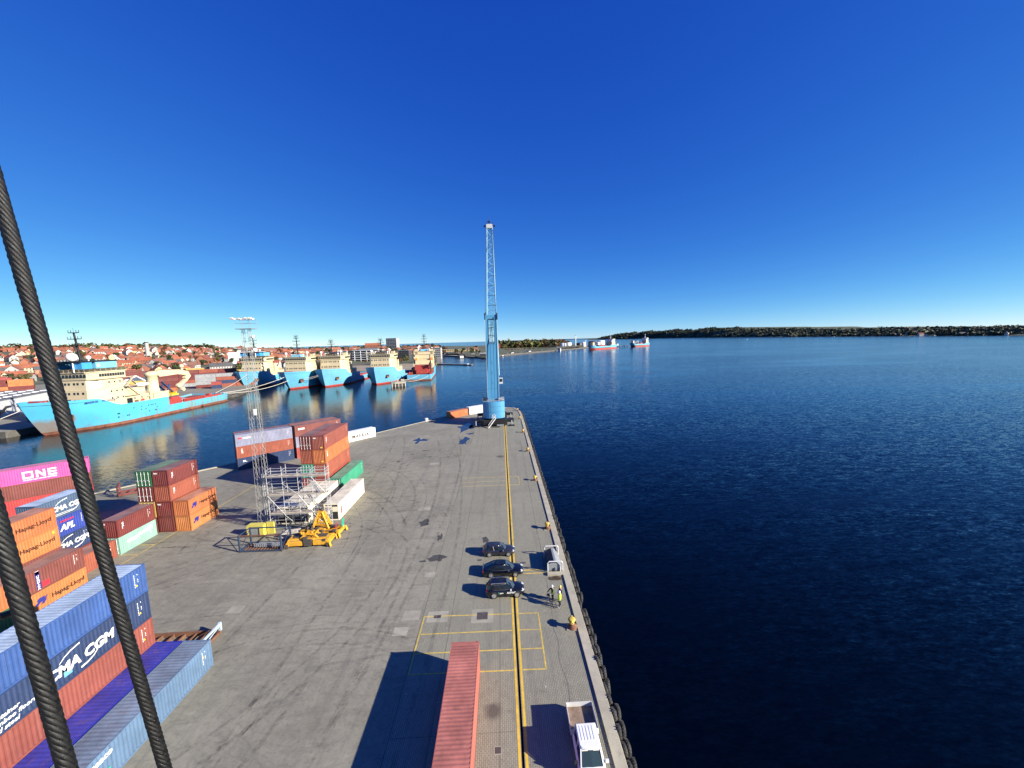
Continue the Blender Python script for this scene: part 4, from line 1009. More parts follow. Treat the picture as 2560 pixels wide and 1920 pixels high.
# small white box on the kerb at the corner of the basin
t = thing('kerb_cabinet', 'small white cabinet on the kerb at the corner of the basin edge', 'cabinet', (-28.9, 144.6, 0), R(45))
b = MB(); b.b2((-.5, -.4, 0), (.5, .4, 1.1)); b.build('casing', M_WHITE, t); b = MB(); b.b2((-.4, -.43, .15), (.4, -.405, 1.0)); b.build('door', M_PIPEW, t)
# ---------------------------------------------------------------- the single red container in the foreground
a = ycont('long salmon red container lying alone in the foreground beside the yellow lines', 'coral', -2.72, 19.5, 0, H=H9, marks=False)
# ---------------------------------------------------------------- cars
M_WINDOW = glass('car_window_glass', (.012, .016, .022), .04)
M_WIND = glass('windscreen_glass', (.05, .075, .095), .03)
M_CHROME = paint('bright_trim', (.7, .7, .7), .2, .9, var=.05)
M_ALLOY = paint('alloy_wheel', (.55, .55, .56), .3, .7, var=.1)
M_LAMP = paint('headlamp', (.75, .77, .8), .12, .3, var=.05)
M_TAIL = paint('tail_lamp', (.25, .01, .01), .2, var=.05)
M_TYRE = paint('car_tyre', (.02, .02, .02), .8)
def carpaint(name, col, rough=.22):
    if name in MATS: return MATS[name]
    T = NT(name); v = T.objvec(); T.set(T.b.inputs['Base Color'], T.mix(T.ramp(T.noise(v, 1.2, 4), .3, .7), tuple(c*.9 for c in col), tuple(c*1.1 for c in col)))
    T.set(T.b.inputs['Roughness'], T.ramp(T.noise(v, 3, 4), .2, .8, rough-.05, rough+.08)); T.b.inputs['Coat Weight'].default_value = .6; T.b.inputs['Coat Roughness'].default_value = .08
    MATS[name] = T.m; return T.m
def loft(secs, m=0, cap=True):
    """secs: list of rings (lists of points) of the same length, closed"""
    b = MB(); n = len(secs[0]); V = [p for s in secs for p in s]; F = []
    for i in range(len(secs)-1):
        for k in range(n): F.append((i*n+k, i*n+(k+1) % n, (i+1)*n+(k+1) % n, (i+1)*n+k))
    b.add(V, F, m, True)
    if cap: b.add(V, [tuple(reversed(range(n))), tuple((len(secs)-1)*n+k for k in range(n))], m)
    return b
def car(label, loc, rz, L, W, Hh, col, kind, group='dark cars parked across the yellow lines'):
    t = thing('parked_car', label, 'car', loc, rz, group); hw = W/2; wr = .33 if kind != 'suv' else .36
    belt = .90 if kind != 'suv' else .98
    # stations: x fraction, half width factor, bottom z, shoulder z, top z
    st = [(-.5, .80, .42, .66, .70), (-.49, .90, .30, .78, .86), (-.44, .97, .24, belt-.02, belt+.01), (-.34, 1, .22, belt, belt+.02), (-.2, 1, .22, belt, belt+.02), (0, 1, .22, belt-.02, belt), (.14, 1, .22, belt-.05, belt-.01),
          (.24, 1, .22, belt-.08, belt-.01), (.36, .98, .22, belt-.14, belt-.06), (.44, .93, .24, belt-.22, belt-.15), (.485, .80, .30, belt-.34, belt-.26), (.5, .62, .40, belt-.46, belt-.40)]
    secs = []
    for fx, fw, z0, zs, zt in st:
        x = fx*L; w_ = fw*hw; zm = (z0+zs)/2
        half = [(w_*.86, z0), (w_*.98, z0+.12), (w_, zm), (w_*.965, zs-.03), (w_*.86, zs+(zt-zs)*.7), (w_*.45, zt)]
        secs.append([(x, y, z) for y, z in half]+[(x, 0, zt+.015)]+[(x, -y, z) for y, z in reversed(half)]+[(x, 0, z0)])
    loft(secs).build('body', col, t)
    # greenhouse
    if kind == 'sedan': xb0, xr0, xr1, xb1 = -.43, -.20, .06, .25
    elif kind == 'hatch': xb0, xr0, xr1, xb1 = -.455, -.36, .03, .21
    else: xb0, xr0, xr1, xb1 = -.46, -.37, .03, .22
    wb, wt = hw*.88, hw*.66; zt = Hh
    def gh(f, o=0.0):
        """ring of the cabin at height fraction f"""
        x0 = (xb0+(xr0-xb0)*f)*L; x1 = (xb1+(xr1-xb1)*f)*L; w_ = wb+(wt-wb)*f**1.3+o; z = belt-.02+(zt-belt)*f
        return [(x0-o, -w_*.86, z), (x0*.75+x1*.25, -w_, z), (x1*.7+x0*.3, -w_, z), (x1+o, -w_*.84, z), (x1+.05*L*(1-f)+o, 0, z), (x1+o, w_*.84, z), (x1*.7+x0*.3, w_, z), (x0*.75+x1*.25, w_, z), (x0-o, w_*.86, z), (x0-.02*L-o, 0, z)]
    b = loft([gh(0), gh(.5), gh(.94)], 0)
    b.sm = [False]*len(b.sm); b.build('windows', M_WINDOW, t)
    # windscreen
    g0, g1 = gh(.08, .006), gh(.92, .006); b = MB()
    b.add([g0[3], g0[4], g0[5], g1[5], g1[4], g1[3]], [(0, 1, 4, 5), (1, 2, 3, 4)]); b.build('windscreen', M_WIND, t)
    top = [(p[0], p[1]*1.02, p[2]) for p in gh(.93, .012)]; crown = [(p[0]*.92+.0, p[1]*.8, Hh+.03) for p in gh(1.0)]
    loft([top, [(p[0]*.985, p[1]*.97, Hh) for p in top], crown]).build('roof', col, t)
    b = MB()
    for s in (0, 1):
        idx = (0, 1, 2, 3) if s == 0 else (8, 7, 6, 5)
        A, Bq = gh(0, .012), gh(.95, .012)
        b.bar(A[idx[0]], Bq[idx[0]], .09, .07); b.bar(A[idx[3]], Bq[idx[3]], .06, .05)
        m0 = (Vector(A[idx[1]])+Vector(A[idx[2]]))/2; m1 = (Vector(Bq[idx[1]])+Vector(Bq[idx[2]]))/2; b.bar(m0, m1, .06, .03)
        q0, q1 = Vector(A[idx[0]]).lerp(Vector(A[idx[1]]), .7), Vector(Bq[idx[0]]).lerp(Vector(Bq[idx[1]]), .8); b.bar(q0, q1, .07, .03)
    b.build('pillar', col, t)
    if kind == 'sedan' or kind == 'suv':
        for s in (0, 1):
            idx = (0, 1, 2, 3) if s == 0 else (8, 7, 6, 5); b = MB(); A, Bq = gh(.02, .02), gh(.9, .02)
            for i in range(3): b.bar(A[idx[i]], A[idx[i+1]], .02, .025)
            P = [Vector(A[idx[0]])]+[Vector(Bq[idx[i]]) for i in (0, 1, 2, 3)]+[Vector(A[idx[3]])]
            for p, q in zip(P[:-1], P[1:]): b.bar(p, q, .015, .02)
            b.build('window_trim', M_CHROME, t)
    if kind == 'suv':
        for s in (-1, 1):
            b = MB(); b.bar((-.36*L, s*hw*.66, Hh+.06), (.02*L, s*hw*.66, Hh+.07), .05, .05); b.box((-.34*L, s*hw*.66, Hh+.02), (.1, .05, .06)); b.box((0, s*hw*.66, Hh+.03), (.1, .05, .06)); b.build('roof_rail', M_CHROME, t)
    for s in (-1, 1):
        b = MB(); b.box((.485*L-.14, s*hw*.66, belt-.25), (.28, .34, .12), 0, Matrix.Rotation(s*.5, 3, 'Z') @ Matrix.Rotation(.25, 3, 'Y')); b.build('headlight', M_LAMP, t)
        b = MB(); b.box((-.485*L, s*hw*.72, belt-.12), (.12, .34, .13)); b.build('tail_light', M_TAIL, t)
        b = MB(); b.box((.15*L, s*(hw+.1), belt+.06), (.12, .2, .14)); b.build('mirror', M_CHROME if kind != 'suv' else M_WHITE, t)
        for fx in (-.295, .30):
            a = MB(); a.lathe([(wr+.05, -.02), (wr+.05, .02)], (fx*L, s*(hw-.01), wr+.02), 20, 0, 'Y'); a.build('wheel_arch', M_TYRE, t)
            wv = MB(); wv.lathe([(wr*.66, -.11), (wr*.95, -.11), (wr, -.07), (wr, .07), (wr*.95, .11), (wr*.66, .11)], (fx*L, s*(hw-.07), wr), 20, 0, 'Y', cap=False); wo_ = wv.build('wheel', M_TYRE, t)
            rm = MB(); yy = s*(hw+.035); rm.lathe([(wr*.68, -.02), (wr*.68, .01), (wr*.6, .0)], (fx*L, yy, wr), 18, 0, 'Y')
            for k in range(5):
                a_ = 2*PI*k/5; rm.bar((fx*L, yy+s*.015, wr), (fx*L+math.cos(a_)*wr*.62, yy+s*.01, wr+math.sin(a_)*wr*.62), .07, .03)
            rm.build('rim', M_ALLOY, wo_)
    b = MB(); b.box((.495*L, 0, .52), (.05, W*.5, .16)); b.box((.5*L, 0, .36), (.03, .5, .11)); b.build('grille', M_TYRE, t)
    b = MB(); b.box((-.2*L, 0, .3), (L*.5, W-.02, .14)); b.box((.1*L, 0, .3), (L*.3, W-.02, .14)); b.build('sill', M_TYRE, t)
    return t
car('dark grey hatchback, farthest of the three parked cars', (-1.1, 50.78, 0), R(-1), 4.40, 1.80, 1.44, carpaint('anthracite_car_paint', (.022, .022, .032)), 'hatch')
car('black saloon with chrome window line, middle of the three parked cars', (-.56, 46.15, 0), R(-1), 5.15, 1.92, 1.49, carpaint('black_car_paint', (.004, .004, .006), .2), 'sedan')
a = car('black crossover with silver roof rails and white door lettering, nearest of the three cars', (-.33, 42.2, 0), R(1), 4.45, 1.84, 1.60, carpaint('black_suv_paint', (.006, .006, .007), .22), 'suv')
def doorletter(s, x, z, size, ink):
    o = bpy.data.objects.new('door_lettering', text_mesh(s, size, .01)); COL.objects.link(o); o.parent = a; o.location = (x, -.935, z); o.rotation_euler = (PI/2, 0, 0); setm(o, INKS[ink])
doorletter('ADP', .18, .56, .3, 'w'); doorletter('A/S', .78, .56, .3, 'w'); doorletter('port', -.62, .58, .22, 'w'); doorletter('I', -.78, .55, .34, 'g')
# ---------------------------------------------------------------- pickup
def pickup():
    t = thing('pickup_truck', 'white double cab pickup with an open grey bed at the quay edge', 'pickup', (5.28, 23.45, 0), -PI/2)
    wp = carpaint('white_pickup_paint', (.80, .80, .79), .3); hw = .93
    # local x forward; bed rear at x=-3.5, windscreen base x=.85, nose x=2.1
    st = [(-1.35, 1, .45, 1.02, 1.05), (-1.3, 1, .42, 1.05, 1.08), (-.5, 1, .42, 1.05, 1.08), (.4, 1, .42, 1.04, 1.07), (.9, .99, .42, 1.02, 1.08), (1.5, .98, .42, .98, 1.06), (1.95, .94, .45, .86, .95), (2.12, .8, .55, .72, .76)]
    secs = []
    for x, fw, z0, zs, zt in st:
        w_ = fw*hw; half = [(w_*.9, z0), (w_, z0+.15), (w_, (z0+zs)/2), (w_*.97, zs), (w_*.8, zt-.01), (w_*.4, zt+.01)]
        secs.append([(x, y, z) for y, z in half]+[(x, 0, zt+.015)]+[(x, -y, z) for y, z in reversed(half)]+[(x, 0, z0)])
    loft(secs).build('body', wp, t)
    zt = 1.80
    def ring(x0, x1, w_, z): return [(x0, -w_, z), (x1-.12, -w_, z), (x1, -w_*.8, z), (x1+.05, 0, z), (x1, w_*.8, z), (x1-.12, w_, z), (x0, w_, z)]
    b = loft([ring(-1.32, .98, .84, 1.05), ring(-1.27, .36, .71, 1.74)]); b.sm = [False]*len(b.sm); b.build('windows', M_WINDOW, t)
    A, B_ = ring(-1.33, .99, .85, 1.07), ring(-1.28, .39, .72, 1.72); b = MB(); b.add([A[2], A[3], A[4], B_[4], B_[3], B_[2]], [(0, 1, 4, 5), (1, 2, 3, 4)]); b.build('windscreen', glass('pickup_windscreen', (.03, .05, .055), .03), t)
    loft([ring(-1.33, .42, .735, 1.72), ring(-1.34, .43, .735, 1.78), ring(-1.28, .33, .66, 1.82)]).build('roof', wp, t)
    for y in (-.44, -.22, 0, .22, .44): b = MB(); b.box((-.62, y, 1.825), (1.0, .09, .025)); b.build('roof_rib', wp, t)
    b = MB()
    for s in (-1, 1):
        b.bar((-1.3, s*.83, 1.05), (-1.27, s*.71, 1.74), .1, .08); b.bar((-.25, s*.845, 1.05), (-.25, s*.72, 1.74), .07, .05); b.bar((.98, s*.76, 1.06), (.38, s*.66, 1.76), .08, .06)
    b.build('pillar', wp, t)
    b = MB()
    for y in (-.4, .38): b.box((.42, y, 1.66), (.05, .42, .1), 0, Matrix.Rotation(.7, 3, 'Y'))
    b.build('sun_visor', M_CREAM, t)
    # drop-side bed
    b = MB(); b.b2((-3.5, -1.0, .78), (-1.42, 1.0, .86)); b.build('bed_floor', paint('bed_plywood', (.22, .155, .11), .75, var=.25, vscale=2, dirt=.5), t)
    for lo, hi in (((-3.54, -1.03, .8), (-3.5, 1.03, 1.24)), ((-1.42, -1.03, .8), (-1.38, 1.03, 1.24)), ((-3.5, -1.03, .8), (-1.42, -.99, 1.24)), ((-3.5, .99, .8), (-1.42, 1.03, 1.24))):
        b = MB(); b.b2(lo, hi); b.build('drop_side', M_PIPEW, t)
    b = MB(); b.b2((-3.3, -.9, .5), (-1.4, .9, .77)); b.build('subframe', M_TYRE, t)
    for s in (-1, 1):
        for x in (-2.45, 1.25):
            wv = MB(); wv.lathe([(.24, -.12), (.35, -.12), (.38, -.08), (.38, .08), (.35, .12), (.24, .12)], (x, s*.82, .38), 18, 0, 'Y', cap=False); o = wv.build('wheel', M_TYRE, t)
            rm = MB(); rm.lathe([(.25, -.03), (.24, .02), (.06, .03)], (x, s*.9, .38), 14, 0, 'Y'); rm.build('rim', M_ALLOY, o)
        b = MB(); b.box((.72, s*1.06, 1.14), (.12, .22, .2)); b.build('mirror', wp if s > 0 else M_TYRE, t)
        b = MB(); b.box((2.0, s*.68, .82), (.2, .36, .16)); b.build('headlight', M_LAMP, t)
    b = MB(); b.box((2.12, 0, .8), (.05, .9, .16)); b.box((2.1, 0, .5), (.16, 1.7, .2)); b.build('bumper', M_TYRE, t)
pickup()
# ---------------------------------------------------------------- people
M_SKIN = paint('skin', (.52, .30, .21), .55, var=.06)
M_SHOE = paint('dark_boots', (.02, .017, .015), .6)
def person(label, loc, rz, jacket, trousers, helmet, armL, armR, head=(0, .02), shoes=M_SHOE, look=0.0, stance=.1):
    """arms: (elbow, wrist) in body space; x right, y forward"""
    V, E, Rr = [], [], []
    def v(p, r, parent=None):
        V.append(Vector(p)); Rr.append(r if isinstance(r, tuple) else (r, r))
        if parent is not None: E.append((parent, len(V)-1))
        return len(V)-1
    pel = v((0, 0, .96), (.175, .135)); wst = v((0, .0, 1.10), (.18, .14), pel); ch = v((0, .01, 1.30), (.20, .15), wst); ut = v((0, 0, 1.42), (.14, .11), ch)
    nk = v((0, .01, 1.52), .058, ut); hb = v((head[0], .03+head[1], 1.60), (.078, .088), nk); ht = v((head[0], .025+head[1], 1.70), (.08, .092), hb); v((head[0], .02+head[1], 1.76), (.05, .06), ht)
    for s, (el, wr_) in ((-1, armL), (1, armR)):
        sh = v((s*.185, 0, 1.42), .09, ut); e_ = v(el, .07, sh); w_ = v(wr_, .042, e_)
        d = (Vector(wr_)-Vector(el)).normalized(); side = d.cross(Vector((0, 0, 1))); side = side.normalized() if side.length > .2 else Vector((1, 0, 0)); up = side.cross(d)
        pm = v(Vector(wr_)+d*.07, (.042, .028), w_)
        for k, (o_, l_) in enumerate(((-.030, .062), (-.010, .075), (.010, .070), (.030, .055))):
            k1 = v(Vector(wr_)+d*.115+side*o_-up*.008, .0095, pm); v(Vector(wr_)+d*(.115+l_*.6)+side*o_-up*.035, .008, k1)
        th = v(Vector(wr_)+d*.05+side*.05*s-up*.01, .011, w_); v(Vector(wr_)+d*.095+side*.062*s-up*.03, .009, th)
    for s, dy in ((-1, .03), (1, -.05)):
        hp = v((s*.09, 0, .90), .11, pel); kn = v((s*stance, .02+dy*.5, .50), .08, hp); an = v((s*(stance+.01), dy, .10), .048, kn); v((s*(stance+.03), dy+.09, .05), (.045, .04), an); v((s*(stance+.045), dy+.18, .04), (.035, .03), len(V)-1)
    me = bpy.data.meshes.new('person'); me.from_pydata(V, E, []); o = bpy.data.objects.new('person', me); COL.objects.link(o)
    sk = o.modifiers.new('skin', 'SKIN'); sk.use_smooth_shade = True
    for i, r in enumerate(Rr): me.skin_vertices[0].data[i].radius = r
    me.skin_vertices[0].data[0].use_root = True
    ss = o.modifiers.new('sub', 'SUBSURF'); ss.levels = 1; ss.render_levels = 1
    dg = bpy.context.evaluated_depsgraph_get(); nm = bpy.data.meshes.new_from_object(o.evaluated_get(dg)); o.modifiers.clear(); o.data = nm
    nm.materials.clear()
    for m in (jacket, trousers, M_SKIN, shoes): nm.materials.append(m)
    wr2 = [Vector(armL[1]), Vector(armR[1])]; el2 = [Vector(armL[0]), Vector(armR[0])]
    for p in nm.polygons:
        c = p.center; k = 0
        if c.z > 1.50: k = 2
        elif c.z < .11: k = 3
        elif c.z < .88 and abs(c.x) < .26 and abs(c.y) < .2 and min((c-w_).length for w_ in wr2) > .14: k = 1
        for w_, e_ in zip(wr2, el2):
            if (c-w_).length < .22 and (c-w_).dot((w_-e_).normalized()) > .02: k = 2
        p.material_index = k; p.use_smooth = True
    o.scale = (1.18, 1.18, 1.03); o.location = loc; o.rotation_euler.z = rz; tag(o, label, 'person', 'people standing on the quay')
    hx, hy = head[0], head[1]+.02
    b = MB(); b.lathe([(.118, 1.69), (.116, 1.72), (.108, 1.78), (.085, 1.83), (.045, 1.855), (.01, 1.86)], (hx, hy, 0), 16); b.add([(hx-.1, hy+.08, 1.70), (hx+.1, hy+.08, 1.70), (hx+.07, hy+.20, 1.69), (hx-.07, hy+.20, 1.69)], [(0, 1, 2, 3)]); b.build('helmet', helmet, o)
    b = MB(); 
    for s in (-1, 1): b.box((hx+s*.032, hy+.095, 1.665), (.022, .01, .012))
    b.box((hx, hy+.095, 1.60), (.045, .01, .01)); b.build('eyes_and_mouth', M_SHOE, o)
    b = MB(); b.add([(hx-.014, hy+.09, 1.655), (hx+.014, hy+.09, 1.655), (hx, hy+.122, 1.628), (hx-.016, hy+.09, 1.622), (hx+.016, hy+.09, 1.622)], [(0, 1, 2), (0, 2, 3), (1, 4, 2), (3, 2, 4)])
    for s in (-1, 1): b.box((hx+s*.083, hy+.01, 1.65), (.016, .035, .06))
    b.build('nose_and_ears', M_SKIN, o)
    return o
M_HIVIS = paint('lime_high_visibility_cloth', (.62, .85, .04), .75, var=.12, vscale=4)
M_GJACK = paint('dark_green_jacket', (.045, .10, .03), .8, var=.2, vscale=4)
M_NAVYC = paint('navy_cloth', (.018, .022, .045), .85, var=.2)
M_BLKC = paint('black_cloth', (.008, .008, .009), .85)
M_HELW = paint('white_helmet', (.82, .80, .80), .35, var=.03)
M_HELY = paint('yellow_helmet', (.75, .68, .12), .35, var=.03)
p1 = person('person in dark green jacket and white helmet holding the bicycle handlebar', (5.05, 40.5, 0), R(110), M_GJACK, M_BLKC, M_HELW, ((-.30, .10, 1.20), (-.28, .33, 1.12)), ((.27, .18, 1.22), (.14, .44, 1.10)), stance=.11)
b = MB(); b.box((.05, -.135, 1.28), (.2, .012, .22)); b.box((.0, .145, 1.25), (.16, .012, .24)); b.build('reflective_panel', M_HIVIS, p1)
person('person in lime high visibility jacket, navy trousers and white helmet', (5.72, 39.42, 0), R(75), M_HIVIS, M_NAVYC, M_HELW, ((-.27, -.02, 1.18), (-.20, .14, .98)), ((.27, .0, 1.17), (.23, .12, .95)), shoes=paint('pale_shoes', (.75, .74, .70), .5), stance=.12)
person('person in dark navy clothes and yellow helmet behind the lime jacket', (5.95, 40.35, 0), R(100), M_NAVYC, M_BLKC, M_HELY, ((-.27, -.02, 1.17), (-.24, .1, .94)), ((.26, .04, 1.18), (.14, .22, 1.02)), stance=.1)
# ---------------------------------------------------------------- bicycle
def bicycle():
    t = thing('bicycle', 'grey bicycle held upright among the people on the quay', 'bicycle', (4.75, 39.75, 0), R(125))
    t.rotation_euler.x = R(6)
    def ring(cx, m_, r, w_): 
        b = MB(); prof = [(r+w_*math.cos(2*PI*i/6), w_*math.sin(2*PI*i/6)) for i in range(7)]; b.lathe(prof, (cx, 0, .34), 24, 0, 'Y', cap=False); return b
    for cx in (-.52, .53):
        o = ring(cx, 0, .32, .022).build('wheel', M_TYRE, t); b = MB()
        for k in range(12): a_ = PI*k/6; b.tube((cx, 0, .34), (cx+.3*math.cos(a_), 0, .34+.3*math.sin(a_)), .004, 4)
        b.build('spokes', M_STEEL, o)
    M_F = paint('bicycle_frame_grey', (.25, .26, .27), .35, .4, var=.05); b = MB()
    bb, st_, hd, rw, fw = (-.08, 0, .3), (-.2, 0, .78), (.36, 0, .82), (-.52, 0, .34), (.53, 0, .34)
    for p, q in ((bb, st_), (st_, hd), (bb, (.40, 0, .68)), (bb, rw), (st_, rw)): b.tube(p, q, .018, 6)
    b.build('frame', M_F, t)
    b = MB(); b.tube((.35, 0, .95), (.40, 0, .68), .018, 6)
    for s in (-.05, .05): b.tube((.40, s, .68), (.53, s, .34), .013, 6)
    b.build('fork', M_STEEL, t)
    b = MB(); b.tube((.33, -.3, 1.02), (.36, 0, .98), .014, 6); b.tube((.36, 0, .98), (.33, .3, 1.02), .014, 6); b.tube((.36, 0, .98), (.35, 0, .94), .016, 6); b.build('handlebar', M_STEEL, t)
    for s in (-1, 1): b = MB(); b.tube((.33, s*.29, 1.02), (.24, s*.33, 1.02), .022, 6); b.build('grip', M_WHITE, t)
    b = MB(); b.add([(-.38, -.09, .92), (-.38, .09, .92), (-.08, .02, .93), (-.08, -.02, .93), (-.38, -.07, .86), (-.38, .07, .86), (-.1, .01, .88), (-.1, -.01, .88)], [(0, 3, 2, 1), (4, 5, 6, 7), (0, 1, 5, 4), (1, 2, 6, 5), (2, 3, 7, 6), (3, 0, 4, 7)]); b.tube((-.2, 0, .78), (-.22, 0, .9), .014, 6); b.build('saddle', M_BLKC, t)
    b = MB(); b.tube((.5, -.0, .98), (.62, 0, .98), .05, 8); b.box((.52, 0, .9), (.28, .3, .2)); b.build('front_basket', M_DARKM, t)
    b = MB(); b.tube((-.08, -.08, .3), (-.08, .08, .3), .03, 8); b.tube((-.08, .09, .3), (.06, .09, .2), .01, 5); b.tube((-.08, -.09, .3), (-.22, -.09, .4), .01, 5); b.box((.08, .13, .2), (.09, .08, .02)); b.box((-.24, -.13, .4), (.09, .08, .02)); b.build('crank', M_STEEL, t)
bicycle()
# ---------------------------------------------------------------- ships
def hull_mat(name, col, rust, bowrust=None):
    if name in MATS: return MATS[name]
    T = NT(name); v = T.objvec(); tc = T.n('TexCoord'); sx = T.n('SeparateXYZ'); T.t.links.new(tc.outputs['Object'], sx.inputs[0])
    c = T.mix(T.ramp(T.noise(v, .12, 5, .6), .3, .7), tuple(x*.9 for x in col), tuple(min(1, x*1.08) for x in col))
    st = T.noise(T.mapping(v, (.9, .9, .07)), 1.0, 5, .65)
    low = T.ramp(sx.outputs[2], .0, 6.0, 1.0, .15)
    c = T.mix(T.math('MULTIPLY', T.ramp(st, .5, .72, 0, rust), low), c, (.22, .11, .05))
    gr = T.noise(v, .35, 6, .7)
    c = T.mix(T.math('MULTIPLY', T.ramp(gr, .45, .7, 0, rust*.7), T.ramp(sx.outputs[2], .5, 3.5, 1, 0)), c, (.20, .33, .25))
    if bowrust:   # old rust round the anchor and along the low after hull
        k = T.math('MULTIPLY', T.ramp(sx.outputs[0], bowrust, bowrust+1.2), T.ramp(T.math('ADD', sx.outputs[2], T.math('MULTIPLY', gr, 3.0)), 6.5, 8.6, .75, 0))
        c = T.mix(k, c, (.24, .125, .055))
        k = T.math('MULTIPLY', T.ramp(sx.outputs[0], 40, 44, 1, 0), T.ramp(st, .42, .6, 0, .85)); c = T.mix(k, c, (.20, .25, .19))
    T.set(T.b.inputs['Base Color'], c); T.b.inputs['Roughness'].default_value = .45
    MATS[name] = T.m; return T.m
M_HULL0 = hull_mat('hull_worn_blue_paint', (.075, .40, .62), 1.0, 81.0)
M_HULL = hull_mat('hull_light_blue_paint', (.12, .41, .60), .7)
M_HULL2 = hull_mat('hull_blue_paint', (.14, .41, .60), .6)
M_BOOT = paint('boot_topping_red', (.42, .06, .045), .6, var=.2, vscale=.5, dirt=.3)
M_BOOTB = paint('boot_topping_rust', (.20, .075, .045), .7, var=.3, vscale=.4, dirt=.5)
M_SHIPC = paint('ship_cream_paint', (.60, .51, .32), .5, var=.06, vscale=.2, streak=.12)
M_SHIPC2 = paint('ship_beige_paint', (.55, .465, .30), .5, var=.06, vscale=.2, streak=.2)
M_DECK = paint('red_oxide_deck', (.23, .055, .04), .75, var=.3, vscale=.5, dirt=.4)
M_DECKB = paint('rusty_brown_deck', (.26, .13, .075), .8, var=.35, vscale=.3, dirt=.5)
M_SREDM = paint('ship_red_gear', (.36, .05, .04), .6, var=.2, dirt=.3)
M_FBOX = paint('funnel_blue', (.05, .30, .60), .45, var=.08)
M_FBOXL = paint('funnel_pale_blue', (.16, .47, .68), .45, var=.08)
M_ORNG = paint('lifeboat_orange', (.75, .22, .04), .5, var=.1)
M_MLINE = paint('pale_mooring_rope', (.62, .57, .48), .8)
def smooth(t): t = max(0, min(1, t)); return t*t*(3-2*t)
def ship_hull(t, L, B, dz, hull, boot, deck, stem=6.0, bowlen=.33, sternround=.06, bz=1.1, bulw=1.1):
    """dz(x): height of the hull's upper edge over the water. x runs from the stern (0) to the bow (L)"""
    xs = sorted(set([0, .4, 1.4, 3, 6]+[L*f for f in (.12, .2, .28, .36, .44, .52, .6, .66)]+[x+e for x in t['steps'] for e in (-.06, .06)]))
    xs = [x for x in xs if x < L*(1-bowlen)]; nb = 12
    rings = []
    def half(x, u):
        r = []; zd = dz(min(x, L)); lv = (-3, 0, bz, zd*.35+.4, zd*.62, zd*.85, zd)
        for k, z in enumerate(lv):
            f = max(0, z/13.0); p_ = 1.75+3.2*min(1, f)**1.2
            xe = L-stem*(1-min(1, max(0, z)/13.0)**.8)-(2.5 if z < 0 else 0); xb = L*(1-bowlen)
            X = x if u is None else xb+(xe-xb)*u
            w_ = B/2 if u is None else B/2*(1-u**p_)
            if x < L*sternround and u is None: w_ *= .93+.07*math.sqrt(max(0, x/(L*sternround)))
            w_ *= (.97 if z < 0 else (.985 if k < 3 else 1.0)); r.append((X, max(w_, .02), z))
        return r
    for x in xs: rings.append(half(x, None))
    for i in range(nb+1):
        u = (i/nb)**.8; x = L*(1-bowlen)+L*bowlen*u; rings.append(half(x, u))
    n = len(rings[0])
    for nm, m, lo, hi, off in (('hull', hull, 0, n-1, 0), ('boot_topping', boot, 1, 2, .04)):
        b = MB()
        for s in (1, -1):
            V = [(p[0], s*(p[1]+off), p[2]) for r in rings for p in r]; F = []
            for i in range(len(rings)-1):
                for k in range(lo, hi):
                    q = (i*n+k, (i+1)*n+k, (i+1)*n+k+1, i*n+k+1); F.append(q if s < 0 else q[::-1])
            b.add(V, F, 0, True)
        r = rings[0]; P = [(p[0]-off, p[1], p[2]) for p in r[lo:hi+1]]+[(p[0]-off, -p[1], p[2]) for p in reversed(r[lo:hi+1])]
        b.add(P, [tuple(range(len(P)))]); b.build(nm, m, t['root'])
    b = MB()
    for i in range(len(rings)-1):
        p, q = rings[i][-1], rings[i+1][-1]; z = min(p[2], q[2])-bulw
        if abs(p[2]-q[2]) > 1.5 and q[0]-p[0] < .5:
            zl = min(p[2], q[2])-bulw; b.add([(p[0], p[1], zl), (p[0], -p[1], zl), (p[0], -p[1], max(p[2], q[2])-bulw), (p[0], p[1], max(p[2], q[2])-bulw)], [(0, 1, 2, 3)]); continue
        b.add([(p[0], p[1]-.05, p[2]-bulw), (q[0], q[1]-.05, q[2]-bulw), (q[0], -q[1]+.05, q[2]-bulw), (p[0], -p[1]+.05, p[2]-bulw)], [(0, 3, 2, 1)])
    b.build('deck', deck, t['root'])
def ship_mast(t, x, z0, z1, style=0, m=None):
    m = m or M_DARKM; b = MB(); b.tube((x-1.2, 0, z0), (x, 0, z1), .5, 8, r2=.32)
    b.tube((x+1.8, 1.0, z0), (x, 0, z0+(z1-z0)*.55), .15, 6); b.tube((x+1.8, -1.0, z0), (x, 0, z0+(z1-z0)*.55), .15, 6)
    for k, f in enumerate((.38, .58, .76, .9, 1.0) if style else (.55, .78, 1.0)):
        z = z0+(z1-z0)*f; w_ = (3.0, 2.4, 2.8, 1.8, 1.4)[k] if style else (2.6, 2.9, 2.2)[k]
        b.tube((x, -w_, z), (x, w_, z), .17, 6); b.bar((x-.9, 0, z), (x+.9, 0, z), .5, .2); b.box((x, 0, z-.1), (1.2, w_*.9, .16))
        for y in (-w_, -w_*.5, w_*.5, w_): b.tube((x, y, z), (x, y, z+1.1), .1, 5)
    b.tube((x, 0, z1), (x, 0, z1+2.0), .05, 5); b.build('mast', m, t)
